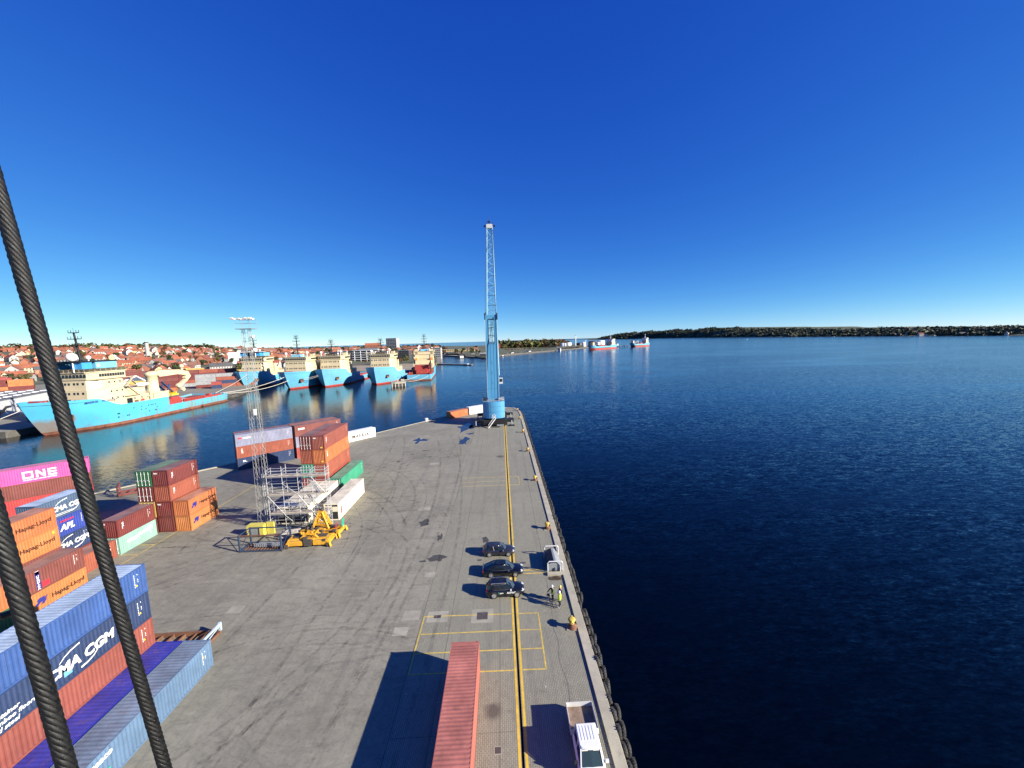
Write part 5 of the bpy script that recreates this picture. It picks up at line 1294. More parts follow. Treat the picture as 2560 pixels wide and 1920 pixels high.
def tier(t, x0, x1, w0, z0, z1, m, taper=0.0, name='deckhouse', nose=0.0):
    """house tier; nose: length over which its sides draw in towards the front"""
    b = MB(); c = .5; k = .80 if nose else 1.0; h = w0/2
    def P(z, d):
        o = d*.2; xm = x1-d-max(nose, c)
        return [(x0, -h+o, z), (xm, -h+o, z), (x1-d-c, -h*k+o, z), (x1-d, -h*k+c+o, z), (x1-d, h*k-c-o, z), (x1-d-c, h*k-o, z), (xm, h-o, z), (x0, h-o, z)]
    n = 8
    b.add(P(z0, 0)+P(z1, taper), [tuple(reversed(range(n))), tuple(range(n, 2*n))]+[(i, (i+1) % n, n+(i+1) % n, n+i) for i in range(n)])
    return b.build(name, m, t)
def ship_windows(t, pts, each=False):
    """pts: (x, y, z, width, height, axis)"""
    b = MB()
    for (x, y, z, w_, h_, ax) in pts:
        d = (w_, .1, h_) if ax == 'y' else (.1, w_, h_)
        if each: c = MB(); c.box((x, y, z), d); c.build('window', M_GLASS, t)
        else: b.box((x, y, z), d)
    if not each: b.build('windows', M_GLASS, t)['kind'] = 'stuff'
def railing(t, P, h=1.05, m=None, step=2.0):
    b = MB()
    for p, q in zip(P[:-1], P[1:]):
        p, q = Vector(p), Vector(q); n = max(1, int((q-p).length/step))
        for k in (.5, 1.0): b.tube(p+Vector((0, 0, h*k)), q+Vector((0, 0, h*k)), .045, 4, cap=False)
        for i in range(n+1): e = p.lerp(q, i/n); b.tube(e, e+Vector((0, 0, h)), .04, 4, cap=False)
    b.build('railing', m or M_SHIPC, t)
def work_ship(label, loc, rz, L=93, B=23, style='achiever', detail=False, deck=None, boot=None, hull=None, name='supply_ship', group=None):
    root = thing(name, label, 'ship', loc, rz, group); st = {'root': root, 'steps': (L-51, L-27)}
    a, c, d = L-51, L-27, L-16
    bow = 13.4 if style != 'stout' else 14.0
    def dz(x):
        if x <= a: return 4.5+(.6*smooth((8-x)/8) if x < 8 else 0)
        if x <= c: return 8.7
        return 8.7+(bow-.6-8.7)*smooth((x-c)/(d-c)) if x < d else bow-.6+.8*((x-d)/(L-d))
    ship_hull(st, L, B, dz, hull or M_HULL, boot or M_BOOTB, deck or M_DECK, stem=6.5 if style != 'stout' else 4.5)
    hx1 = L-16.5
    zt = 13.0-1.0
    # superstructure tiers
    tier(root, L-47, L-28, B-2.5, 7.6, 12.0, M_SHIPC2); tier(root, L-42, L-29, B-6, 12.0, 15.2, M_SHIPC)
    tier(root, L-30, hx1, B-2.0, 7.7, 16.4, M_SHIPC, .3, nose=7); tier(root, L-30.5, hx1-.5, B-3.0, 16.4, 20.6, M_SHIPC, .3, nose=4)
    br = tier(root, L-31, hx1-.5, B-1.4, 20.6, 23.6, M_SHIPC, -.4, 'wheelhouse', nose=2.5); tier(root, L-31.5, hx1+.2, B-.8, 23.6, 23.95, M_SHIPC, 0, 'wheelhouse_roof', nose=2.5)
    W = []
    for s in (-1, 1):
        n = 10
        for i in range(n): W.append((L-30.0+i*(11/n), s*(B/2-.64), 22.3, .92, 1.25, 'y'))
    for i in range(12): W.append((hx1-.24, -B/2+3.6+i*(B-7.2)/11, 22.3, 1.05, 1.3, 'x'))
    ship_windows(br, W, detail)
    W = []
    for z, y0, x0 in ((19.0, B/2-1.53, hx1-.68), (15.0, B/2-1.03, hx1-.25), (12.0, B/2-1.02, hx1-.14)):
        for i in range(3): W.append((L-29+i*2.4, y0, z, .6, .75, 'y')); W.append((L-29+i*2.4, -y0, z, .6, .75, 'y'))
        for i in range(8): W.append((x0+.02, -6.6+i*1.8+(.35 if i % 2 else 0), z, .8, .95, 'x'))
    for i in range(4): W.append((L-45+i*3.5, B/2-1.25, 10.4, .6, .7, 'y'))
    ship_windows(root, W)
    railing(root, [(L-31, B/2, 23.95), (hx1+1, B/2, 23.95), (hx1+1, -B/2, 23.95), (L-31, -B/2, 23.95)], detail and 1.1 or 1.3)
    railing(root, [(L-47, B/2-1.4, 12.0), (L-30.5, B/2-1.4, 12.0)])
    # top of the wheelhouse
    if style == 'achiever':
        for x0, x1, m in ((L-31, L-22, M_FBOXL), (L-20.5, L-16.5, M_FBOX)):
            for s in (-1, 1): b = MB(); b.b2((x0, s*5.5-2.2, 25.2), (x1, s*5.5+2.2, 27.9)); b.build('funnel_casing', m, root)
            b = MB(); b.b2((x0-.2, -7.8, 27.9), (x1+.6, 7.8, 28.5)); b.b2((x0+.3, -7, 23.9), (x1-.3, 7, 25.2)); b.build('funnel_top', M_DARKM, root)
        if detail:
            me = polymesh([[(math.cos(PI*i/7)*(.9 if i % 2 else .35), math.sin(PI*i/7)*(.9 if i % 2 else .35)) for i in range(14)]]); o = bpy.data.objects.new('star_emblem', me); COL.objects.link(o); o.parent = root; o.location = (L-23, 7.73, 26.5); o.rotation_euler = (PI/2, 0, PI); setm(o, M_WHITE)
        ship_mast(root, L-22.5, 28.5, 40.5, 0); dm = ((L-16.2, 4.5, 30.2, 1.8), (L-22.5, 4.5, 29.8, .9), (L-27, -4, 29.5, .8))
    else:
        ship_mast(root, L-21, 23.9, 40.0 if style == 'slim' else 36.0, 1); dm = ((L-24, 6, 27.2, 1.1), (L-17.5, -7, 26.6, 1.0), (L-17, 6.5, 25.5, .7), (L-22, -5, 25.4, .8))
        for s in (-1, 1): b = MB(); b.b2((L-31, s*7.5-1.4, 15), (L-28.2, s*7.5+1.4, 26.0)); b.build('funnel_casing', M_SHIPC, root); b = MB(); b.b2((L-30.8, s*7.5-1.2, 26), (L-28.4, s*7.5+1.2, 27)); b.build('funnel_top', M_DARKM, root)
        b = MB(); b.b2((L-26, -3.4, 24), (L-18, 3.4, 25.8)); b.build('instrument_house', M_FBOXL if style == 'slim' else M_DARKM, root)
    for (x, y, z, r) in dm:
        b = MB(); b.sphere((x, y, z), r, 12); b.tube((x, y, 23.9), (x, y, z-r*.8), .25, 6); b.build('radome', M_WHITE, root)
    # anchors, ports, bow fittings
    for s in (-1, 1):
        b = MB(); b.box((L-9.2, s*(B*.335), 6.3), (2.4, .9, 2.2), 0, Matrix.Rotation(s*-.62, 3, 'Z')); b.build('anchor_pocket', M_RUST, root)
        b = MB(); b.box((L-9.0, s*(B*.335+.45), 6.9), (1.8, .5, .9), 0, Matrix.Rotation(s*-.62, 3, 'Z')); b.build('anchor', M_DARKM, root)
    b = MB()
    rn = random.Random(int(abs(loc[0])*7))
    for i in range(18):
        x = L-46+rn.uniform(0, 24); z = rn.choice((3.4, 4.9, 6.2)); b.box((x, B/2+.0, z), (.45, .1, .45))
    b.build('portholes', M_DARKM, root)['kind'] = 'stuff'
    b = MB(); b.box((L-6, 0, 13.0), (2.6, 4.5, 1.1)); b.tube((L-6, -3, 13.2), (L-6, 3, 13.2), .55, 10); b.build('windlass', M_SREDM, root)
    b = MB()
    for s in (-1, 1): b.box((L-12.5, s*4.5, bow-.5), (1.8, .3, .35)); b.box((L-7, s*4.2, bow-.2), (1.2, .2, .35))
    b.build('fairlead', M_DARKM, root)
    if detail:   # ladders, boats, cranes and aft gear that the broadside view shows
        for (x0, z0, x1, z1, y) in ((L-36, 12.2, L-31.5, 16.4, B/2-1.0), (L-31, 16.6, L-34.5, 20.5, B/2-.8), (L-38, 8.0, L-43, 12.0, B/2-.9), (L-40, 15.2, L-36.5, 18.5, B/2-3.4)):
            b = MB(); b.bar((x0, y, z0), (x1, y, z1), .9, .18); b.build('ladder', M_SHIPC2, root)
        for z in (16.6, 12.1, 20.7):
            b = MB(); b.b2((L-37 if z < 20 else L-35, B/2-1.6, z-.12), (L-29.5, B/2-.2, z+.06)); b.build('gallery', M_SHIPC, root)
        b = MB(); b.b2((L-33, B/2-1.0, 8.4), (L-30.6, B/2-.9, 10.8)); b.b2((L-44.8, B/2-1.2, 8.2), (L-44, B/2-1.1, 10)); b.build('door', M_DARKM, root)
        b = MB(); b.tube((L-33, 8.2, 15.2), (L-33, 8.2, 19), .5, 8); b.bar((L-33, 8.2, 18.8), (L-38.5, 8.2, 20.4), .7); b.bar((L-38.5, 8.2, 20.4), (L-43, 8.2, 17.6), .55); b.build('deck_crane', M_PIPEW, root)
        lb = loft([[(L-44+ (x_*7), 8.8+w_*math.cos(a_), 16.2+w_*.8*math.sin(a_)) for a_ in [2*PI*k/10 for k in range(10)]] for x_, w_ in ((0, .3), (.15, 1.0), (.5, 1.25), (.85, 1.0), (1, .3))]); lb.build('rescue_boat', M_WHITE, root)
        b = MB(); b.lathe([(2.6, 8.0), (2.6, 13), (2.3, 13.2), (2.3, 19.5), (2.7, 19.8), (2.7, 21.0), (1.2, 21.8)], (L-48.5, 6.5, 0), 18); b.build('crane_pedestal', M_SHIPC, root)
        b = MB(); q = [(-50, 21), (-52, 22.2), (-64, 21.6), (-70, 20.2), (-71.5, 17.5), (-69, 15.4), (-67.6, 16.8), (-68.5, 18.2), (-63, 19.2), (-52, 18.8)]
        b.yprism([(L+x_, z_) for x_, z_ in q], 5.6, 7.4); b.build('crane_jib', M_SHIPC, root)
        b = MB(); b.bar((L-69, 6.5, 16), (L-63.5, 6.5, 12.8), 1.6, 1.4); b.lathe([(1.1, -.7), (1.25, 0), (1.1, .7)], (L-63.6, 6.5, 13.0), 12, 0, 'Y'); b.lathe([(1.0, -.7), (1.15, 0), (1.0, .7)], (L-66, 6.5, 10.8), 12, 0, 'Y'); b.build('crane_knuckle', M_SHIPC, root)
        b = MB(); b.tube((L-67, 6.5, 19), (L-67, 6.5, 22.5), .5, 8); b.sphere((L-67, 6.5, 23.2), 1.1, 10); b.build('crane_winch', M_SHIPC, root)
        b = MB()
        for y in (4, 7.5): b.bar((L-52.5, y, 16.2), (L-58.5, y, 10.2), .8, .5); b.bar((L-54, y, 9), (L-57, y, 14.5), .5)
        b.build('launch_frame', paint('deep_blue_gear', (.03, .07, .16), .5), root)
        b = MB(); b.b2((L-59.5, 5, 8.6), (L-55.2, 9.5, 9.4)); b.b2((L-59, 5, 9.4), (L-58.4, 9, 10.4)); b.build('yellow_cage', M_HAZ, root)
        b = MB(); b.b2((L-60, 3, 3.9), (L-51.5, 10.3, 7.2)); b.b2((L-59, 8, 7.2), (L-54, 10.2, 7.9)); b.build('winch_house', M_SREDM, root)
        for i in range(14):
            b = MB(); b.b2((L-61.5-i*1.05, 10.0, 4.2), (L-61.0-i*1.05, 10.6, 5.7)); b.build('cargo_rail_post', M_SREDM, root)
        b = MB(); b.b2((L-76, 9.9, 5.6), (L-61, 10.7, 5.95)); b.b2((L-76, 9.9, 4.3), (L-61, 10.7, 4.6)); b.build('cargo_rail', M_SREDM, root)
        b = MB(); b.b2((L-70, 3.5, 3.9), (L-61.5, 8.6, 5.2)); b.build('deck_cargo', M_WHITE, root)
        b = MB(); b.b2((L-90, 8, 4), (L-77, 9.4, 5.1)); b.b2((L-84, 6, 4), (L-82, 8, 6.0)); b.build('tow_pin', M_SREDM, root)
        b = MB(); b.b2((L-52, B/2-.7, 8.7), (L-43, B/2-.5, 11.8)); b.b2((L-43.5, B/2-.7, 8.5), (L-41.5, B/2-.5, 14)); b.build('bulwark_screen', M_SHIPC, root)
        for i, (x, z) in enumerate(((L-40, 11), (L-41.5, 10.2), (L-36.5, 9.6), (L-38, 9.2), (L-35, 9.0), (L-44, 9.3))):
            b = MB(); b.box((x, B/2-1.4, z), (1.8, .8, .9)); b.build('deck_locker', (M_SHIPC2, M_RUST, M_SHIPC, M_SREDM, M_RUST, M_GREYP)[i], root)
        for wd, dx in (('MAERSK', 0), ('ACHIEVER', 6.2)):
            o = bpy.data.objects.new('hull_lettering', text_mesh(wd, 1.15, .02, 1.2)); COL.objects.link(o); o.parent = root; setm(o, M_NAVYINK); o.location = (L-12.5-dx, B/2-.42+dx*.06, 11.2); o.rotation_euler = (PI/2, 0, PI-.1)
    else:
        b = MB(); b.b2((L-49, -8, 3.8), (L-44, 8, 8.2)); b.b2((4, 8.5, 3.8), (L-52, 9.6, 5.4)); b.b2((4, -9.6, 3.8), (L-52, -8.5, 5.4)); b.build('winch', M_SREDM, root)
        b = MB(); b.bar((L-34, 8.5, 15), (L-40, 9.0, 18), .6); b.build('deck_crane', M_PIPEW, root)
        b = MB()
        for s in (-1, 1): b.b2((L-36, s*(B/2-3)-1, 15.3), (L-31, s*(B/2-3)+1, 17.2))
        b.build('rescue_boat', M_ORNG, root)
        b = MB(); b.b2((L-34.5, B/2-2.4, 8), (L-31.5, B/2-.8, 18.5)); b.build('side_tower', M_SHIPC, root)
    return root
GS = 'blue hulled ships moored bow out across the basin'
work_ship('light blue and cream supply ship moored broadside on at the left quay', (-180, 240.5, WZ), -PI/2-R(0.4), detail=True, hull=M_HULL0)
work_ship('light blue ship with blue funnel boxes, leftmost of the row moored bow out', (-208, 399, WZ), -PI/2+R(2.0), style='achiever', group=GS)
work_ship('light blue ship with a tall black mast, second of the row moored bow out', (-160, 381, WZ), -PI/2, style='slim', group=GS, boot=M_BOOT)
work_ship('light blue ship with a bright red waterline, third of the row moored bow out', (-139.5, 390, WZ), -PI/2+R(1.5), L=92, style='stout', hull=M_HULL2, boot=M_BOOT, group=GS)
work_ship('light blue ship with a broad flared bow, beside the concrete dolphin', (-99.5, 396, WZ), -PI/2, L=92, style='stout', hull=M_HULL2, boot=M_BOOT, group=GS)
s5 = work_ship('cream and blue ship moored stern out with a rusty open working deck', (-70.5, 331, WZ), PI/2+R(6), L=88, B=21, style='slim', deck=M_DECKB, hull=M_HULL, group=None)
b = MB(); b.b2((30, -6.5, 3.8), (39, 6.5, 11.5)); b.b2((27, -5, 3.8), (30, 5, 7.5)); b.build('winch_house', M_SREDM, s5)
b = MB(); b.bar((30, -7.5, 8), (26, -7.5, 14), .8); b.bar((34, -8, 9), (29, -8, 16), .7); b.tube((33, -8, 4), (33, -8, 15), .6, 8); b.box((28, -7.6, 12), (3, 1.6, 2.4)); b.build('deck_crane', paint('dark_brown_gear', (.10, .035, .03), .7, var=.3), s5)
b = MB()
for s in (-1, 1): b.b2((2, s*9.2-.7, 4), (24, s*9.2+.7, 5.6)); b.bar((3, s*9.3, 5), (10, s*8.8, 7), .5)
b.build('cargo_rail', M_SREDM, s5)
def far_ship(label, bow, stern, B, house, seed):
    bow, stern = Vector((*bow, WZ)), Vector((*stern, WZ)); d = bow-stern; L = d.length
    root = thing('coastal_ship', label, 'ship', stern, math.atan2(d.y, d.x), 'ships at the far oil pier'); st = {'root': root, 'steps': (L*.26, L*.86)}
    def dz(x): return 12.0 if x < L*.26 else (9.0 if x < L*.86 else 12.5)
    ship_hull(st, L, B, dz, M_HULL2, M_BOOT, M_SREDM, stem=7, bowlen=.2, bz=4.2)
    tier(root, L*.06, L*.2, B-2, 11, 20, M_SHIPC); tier(root, L*.07, L*.19, B-4, 20, 25, M_WH); tier(root, L*.08, L*.18, B, 25, 28, M_WH, -.5, 'wheelhouse')
    b = MB(); b.b2((L*.03, -3, 12), (L*.06, 3, 27)); b.build('funnel', M_FBOX, root); ship_mast(root, L*.13, 28, 41, 1, M_WH)
    rn = random.Random(seed); b = MB()
    for i in range(9):
        x = L*rn.uniform(.3, .82); b.b2((x, rn.uniform(-6, 0), 8), (x+rn.uniform(4, 9), rn.uniform(1, 6), rn.uniform(10, 13)))
    b.build('deck_gear', M_SREDM, root)
    b = MB(); x = L*.6; b.tube((x, 4, 8), (x, 4, 20), 1.0, 8); b.bar((x, 4, 19), (x+14, 4, 14), 1.2); b.b2((L*.84, -5, 9), (L*.9, 5, 20)); b.build('deck_crane', M_SHIPC, root)
far_ship('blue ship with red waterline and deck gear at the far pier, nearer of two', (243, 1054), (338, 1142), 22, 1, 4)
far_ship('blue ship with red waterline at the outer end of the far pier', (425, 1250), (497, 1292), 20, 1, 9)
# concrete dolphin and mooring lines
t = thing('mooring_dolphin', 'concrete mooring dolphin with tyres standing in the basin', 'dolphin', (-78.6, 293.2, WZ), R(22))
b = MB(); b.prism([(-5.2, -3), (-2.5, -4.2), (5.2, -4.2), (5.2, 3.2), (2, 4.6), (-5.2, 3.6)], 2.2, 3.4); b.build('platform', M_CONC, t)
for i in range(9):
    b = MB(); b.tube((-4.8+i*1.2, -3.7, -1), (-4.8+i*1.2, -3.7, 2.4), .38, 8); b.build('pile', M_CONCD if i % 2 else M_PALE, t)
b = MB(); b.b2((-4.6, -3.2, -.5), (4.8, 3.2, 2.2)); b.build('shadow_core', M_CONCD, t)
b = MB(); b.b2((-.4, .5, 3.4), (.3, 1.2, 5.6)); b.b2((2.5, 1.8, 3.4), (4.8, 2.2, 4.9)); b.build('bollard', M_CONC, t)
def mooring(label, a, c, sag, r=.16):
    a, c = Vector(a), Vector(c); b = MB(); n = 14; P = [a.lerp(c, i/n)-Vector((0, 0, sag*4*(i/n)*(1-i/n))) for i in range(n+1)]
    for p, q in zip(P[:-1], P[1:]): b.tube(p, q, r, 5, cap=False)
    tag(b.build('mooring_line', M_MLINE), label, 'mooring line', 'mooring lines across the basin')
mooring('pale mooring line running highest to the leftmost moored ship', (-176, 240, 2.6), (-203, 314, 9.0), 1.0)
mooring('pale mooring line sagging to the second moored ship, upper one', (-173, 240, 2.5), (-161, 290, 7.2), 1.8)
mooring('pale mooring line sagging to the second moored ship, lower one', (-171, 240, 2.2), (-158, 289, 4.6), 2.2)
mooring('pale mooring line between the second and third moored ships, upper one', (-150, 297, 5.5), (-139, 301, 8.0), .6, .12)
mooring('pale mooring line between the second and third moored ships, lower one', (-151, 297, 4.2), (-139, 301, 7.4), .8, .12)
mooring('pale mooring line from the dolphin to the rusty working deck', (-75, 294, 2.2), (-70, 331, 2.6), 1.2, .13)
mooring('pale mooring line low over the water from the dolphin to the stern', (-74.5, 293, 1.6), (-62, 334, 2.0), 2.4, .13)
mooring('pale mooring line from the bow of the broadside ship to the quay', (-181, 150, 9), (-195, 133, .4), .6, .12)
# ---------------------------------------------------------------- land across the basin
def land_h(x, y):
    d = math.hypot(x, y); az = math.degrees(math.atan2(x, y))
    T_ = ((-60, 38), (-42, 36), (-35, 22), (-27, 15), (-20, 13), (-10, 11), (0, 6), (12, 4))
    hm = T_[0][1]
    for (a0, h0), (a1, h1) in zip(T_[:-1], T_[1:]):
        if az >= a0: hm = h0+(h1-h0)*min(1, (az-a0)/(a1-a0))
    hm *= smooth((d-600)/900); hm += 3.5*smooth((d-520)/250)*noise.noise(Vector((x*.004, y*.004, 1)))*(1 if d > 560 else 0)
    return max(0, hm)
def land_mat():
    T = NT('town_ground'); p = T.pos(); n1 = T.noise(p, .012, 5, .6); n2 = T.noise(p, .07, 5, .65)
    c = T.mix(T.ramp(n1, .4, .6), (.055, .075, .03), (.14, .125, .085)); c = T.mix(T.ramp(n2, .5, .7, 0, .8), c, (.035, .055, .02))
    T.set(T.b.inputs['Base Color'], c); T.b.inputs['Roughness'].default_value = .95; return T.m
M_LAND = land_mat()
SHORE = [(-900, 151), (-191.5, 151), (-191.5, 248), (-175, 257), (-195, 306), (-216, 352), (-238, 398), (-166, 436), (-104, 415), (-84, 440), (-98, 640), (-150, 930), (-27, 712), (4, 806), (80, 932), (248, 1200), (300, 1290), (420, 1500), (300, 1900), (-1400, 3600), (-4200, 3600), (-4200, 151)]
fl = MB(); fl.add([(x, y, 0) for x, y in SHORE], [tuple(range(len(SHORE)))]); tag(fl.build('harbour_ground', M_ASPH), kind='structure')
b = wall_strip(SHORE[:-3], -6, 0); tag(b.build('harbour_wall', M_CONCD), kind='structure')
def terrain():
    b = MB(); ds = [545]+[600+i*50 for i in range(24)]+[1900, 2200, 2800, 3600]; na = 90; V = []
    for d in ds:
        for i in range(na+1):
            az = R(-62+i*74/na); x, y = d*math.sin(az), d*math.cos(az); V.append((x, y, land_h(x, y)+(.25 if d > 545 else -1)-(0 if d < 1900 else (d-1900)*.01)))
    F = []
    def inside(x, y):
        c = False; P = SHORE
        for i in range(len(P)):
            (x0, y0), (x1, y1) = P[i], P[i-1]
            if (y0 > y) != (y1 > y) and x < (x1-x0)*(y-y0)/(y1-y0)+x0: c = not c
        return c
    for j in range(len(ds)-1):
        for i in range(na):
            q = (j*(na+1)+i, j*(na+1)+i+1, (j+1)*(na+1)+i+1, (j+1)*(na+1)+i)
            if all(inside(V[k][0], V[k][1]) for k in q): F.append(q[::-1])
    b.add(V, F, 0, True); tag(b.build('town_hill', M_LAND), kind='structure')
    return inside
INSIDE = terrain()
flat('sandy_ground', [(-235, 420), (-168, 442), (-106, 425), (-92, 445), (-105, 640), (-200, 640), (-245, 600)], .02, paint('sandy_gravel', (.30, .25, .17), .9, var=.2, vscale=.05))
flat('grass_bank', [(-27, 722), (2, 815), (75, 945), (240, 1210), (330, 1420), (120, 1600), (-80, 1300), (-120, 930)], .03, paint('rough_grass', (.10, .125, .035), .95, var=.35, vscale=.05, dirt=.35, dirtcol=(.17, .14, .07)))
flat('shore_road', [(-20, 724), (8, 815), (84, 944), (250, 1210), (243, 1214), (75, 949), (-1, 818), (-27, 730)], .06, paint('pale_gravel_road', (.30, .28, .25), .9, var=.2, vscale=.05))
# ---------------------------------------------------------------- houses
M_TILE = [paint('red_roof_tiles_%s' % n_, c_, .8, var=.25, vscale=.25, dirt=.3, dirtcol=(.12, .05, .035)) for n_, c_ in (('bright', (.29, .085, .045)), ('deep', (.25, .075, .045)), ('orange', (.33, .11, .055)), ('slate', (.085, .085, .09)), ('brown', (.2, .1, .07)))]
M_WALLS = [paint('house_wall_%s' % n_, c_, .8, var=.1, vscale=.3) for n_, c_ in (('white', (.55, .53, .49)), ('cream', (.62, .54, .38)), ('brick', (.30, .115, .07)), ('grey', (.36, .36, .35)), ('yellow', (.58, .44, .22)))]
M_PANE = glass('house_window_glass', (.03, .035, .04), .1)
def house_meshes(L, W, H, rh, hip):
    w = MB(); o = .4
    if hip: w.b2((-L/2, -W/2, -3), (L/2, W/2, H))
    else:
        w.xprism([(-W/2, -3), (W/2, -3), (W/2, H), (0, H+rh), (-W/2, H)], -L/2, L/2)
    r = MB(); t_ = .18; hx = L/2+o if not hip else L/2-W*.35
    E = [(-L/2-o, -W/2-o, H-.25), (L/2+o, -W/2-o, H-.25), (L/2+o, W/2+o, H-.25), (-L/2-o, W/2+o, H-.25), (-hx, 0, H+rh+.1), (hx, 0, H+rh+.1)]
    r.add(E, [(0, 1, 5, 4), (2, 3, 4, 5)]+([(1, 2, 5), (3, 0, 4)] if hip else []))
    r.add([(x, y, z-t_) for x, y, z in E], [(4, 5, 1, 0), (5, 4, 3, 2)])
    r.b2((-L/2-o, -W/2-o, H-.45), (L/2+o, -W/2-o+.12, H-.24))
    g_ = MB(); n = max(2, int(L/2.6))
    for s in (-1, 1):
        for z in ([1.5] if H < 4 else [1.5, 4.2]):
            for i in range(n): g_.box((-L/2+(i+.5)*L/n, s*(W/2+.01), z), (1.1, .06, 1.3))
        for y in (-W*.22, W*.22): g_.box((s*(L/2+.01), y, H-1.2), (.06, 1.0, 1.3))
    c = MB(); c.b2((L*.12, -.4, H+rh*.3), (L*.12+.7, .4, H+rh+1.3))
    return [m.mesh(n_) for m, n_ in ((w, 'wall'), (r, 'roof'), (g_, 'windows'), (c, 'chimney'))]
HV = [house_meshes(*a) for a in ((11, 7.5, 3.2, 3.4, False), (15, 8, 5.6, 3.8, False), (22, 9, 5.8, 4.2, False), (12, 9, 5.8, 3.4, True), (34, 11, 7.5, 5, False), (9, 7, 4.5, 3.6, False))]
def house(label, x, y, z, rz, var, wall, roof, s=1.0, group=None, name='house'):
    t = thing(name, label, 'house', (x, y, z), rz, group); t.scale = (s, s, s); M = HV[var]
    setm(link('wall', M[0], t), wall); r = setm(link('roof', M[1], t), roof); setm(link('windows', M[2], t), M_PANE)['kind'] = 'stuff'; setm(link('chimney', M[3], r), M_WALLS[2])
    return t
HOUSES = []
def town():
    rn = random.Random(21); ring = 0; d = 600.0
    bands = {}
    while d < 1480 and len(HOUSES) < 299:
        az = -53.0+rn.uniform(0, 2)
        while az < -10:
            x, y = d*math.sin(R(az)), d*math.cos(R(az)); x += rn.uniform(-8, 8); y += rn.uniform(-8, 8)
            step = math.degrees(rn.uniform(24, 40)/d)*(1.0+max(0, (d-900)/900))
            az += step
            if not INSIDE(x+20, y-20) or not INSIDE(x-15, y): continue
            if d < 660 and az < -38: continue
            if -300 < x < -140 and 600 < y < 830: continue
            if az > -26 and d < 760: continue
            if -480 < x < -395 and 600 < y < 760: continue
            if rn.random() < .05: continue
            v = rn.choices(range(6), (5, 4, 3, 2, .7, 3))[0]; red = rn.random() < .80
            rf = rn.choice(M_TILE[:3]) if red else rn.choice(M_TILE[3:]); wl = rn.choices(M_WALLS, (2.6, 2, 4.5, 2, 1))[0]
            zone = 'near the container yard' if d < 760 else ('halfway up the town' if d < 1050 else 'high in the town')
            side = 'left' if az < -43 else ('middle' if az < -33 else 'right')
            lab = '%s house with %s roof %s, %s part of the town' % (('white', 'cream', 'brick', 'grey', 'yellow')[M_WALLS.index(wl)], ('bright red', 'deep red', 'orange', 'slate', 'brown')[M_TILE.index(rf)], zone, side)
            HOUSES.append(house(lab, x, y, land_h(x, y), R(rn.choice((0, 90))-az+rn.uniform(-25, 25)), v, wl, rf, rn.uniform(.9, 1.25), lab.replace(' house', ' houses')))
        d += 42+(d-600)*.03; ring += 1
town()
def more_houses():
    """the roofs past the three hundred nearest, too small to pick apart"""
    rn = random.Random(99); b = MB(); n = 0; i = 0
    while n < 520 and i < 9000:
        i += 1; az = rn.uniform(-54, -9); d = rn.uniform(640, 1480); x, y = d*math.sin(R(az)), d*math.cos(R(az))
        if not INSIDE(x+20, y-20) or (-300 < x < -120 and 600 < y < 830) or (-490 < x < -390 and 600 < y < 770) or (az > -26 and d < 800): continue
        if any((x-h.location.x)**2+(y-h.location.y)**2 < 190 for h in HOUSES): continue
        z = land_h(x, y); L, W, H, rh = rn.uniform(8, 20), rn.uniform(6.5, 9), rn.uniform(3, 6), rn.uniform(3, 4.2); q = Matrix.Rotation(R(rn.choice((0, 90))-az+rn.uniform(-25, 25)), 3, 'Z'); c = Vector((x, y, z))
        def P(pts): return [q @ Vector(p)+c for p in pts]
        wm = rn.choices(range(5), (2.6, 2, 4.5, 2, 1))[0]; rm = 5+rn.choices(range(5), (3, 4, 2.4, 1.6, 1.6))[0]; o = .4
        b.add(P([(-L/2, -W/2, -2), (L/2, -W/2, -2), (L/2, W/2, -2), (-L/2, W/2, -2), (-L/2, -W/2, H), (L/2, -W/2, H), (L/2, W/2, H), (-L/2, W/2, H), (-L/2, 0, H+rh), (L/2, 0, H+rh)]), [(0, 1, 5, 4), (2, 3, 7, 6), (1, 2, 6, 9, 5), (3, 0, 4, 8, 7)], wm)
        b.add(P([(-L/2-o, -W/2-o, H-.2), (L/2+o, -W/2-o, H-.2), (L/2+o, W/2+o, H-.2), (-L/2-o, W/2+o, H-.2), (-L/2-o, 0, H+rh+.15), (L/2+o, 0, H+rh+.15)]), [(0, 1, 5, 4), (2, 3, 4, 5)], rm)
        b.add(P([(L*.1, -.4, H+rh*.4), (L*.1+.8, -.4, H+rh*.4), (L*.1+.8, .4, H+rh*.4), (L*.1, .4, H+rh*.4), (L*.1, -.4, H+rh+1.3), (L*.1+.8, -.4, H+rh+1.3), (L*.1+.8, .4, H+rh+1.3), (L*.1, .4, H+rh+1.3)]), [(4, 5, 6, 7), (0, 1, 5, 4), (1, 2, 6, 5), (2, 3, 7, 6), (3, 0, 4, 7)], 2)
        n += 1
    tag(b.build('town_roofs', M_WALLS+M_TILE), 'dense mass of small red roofed houses filling the town', 'houses', kind='stuff')
more_houses()
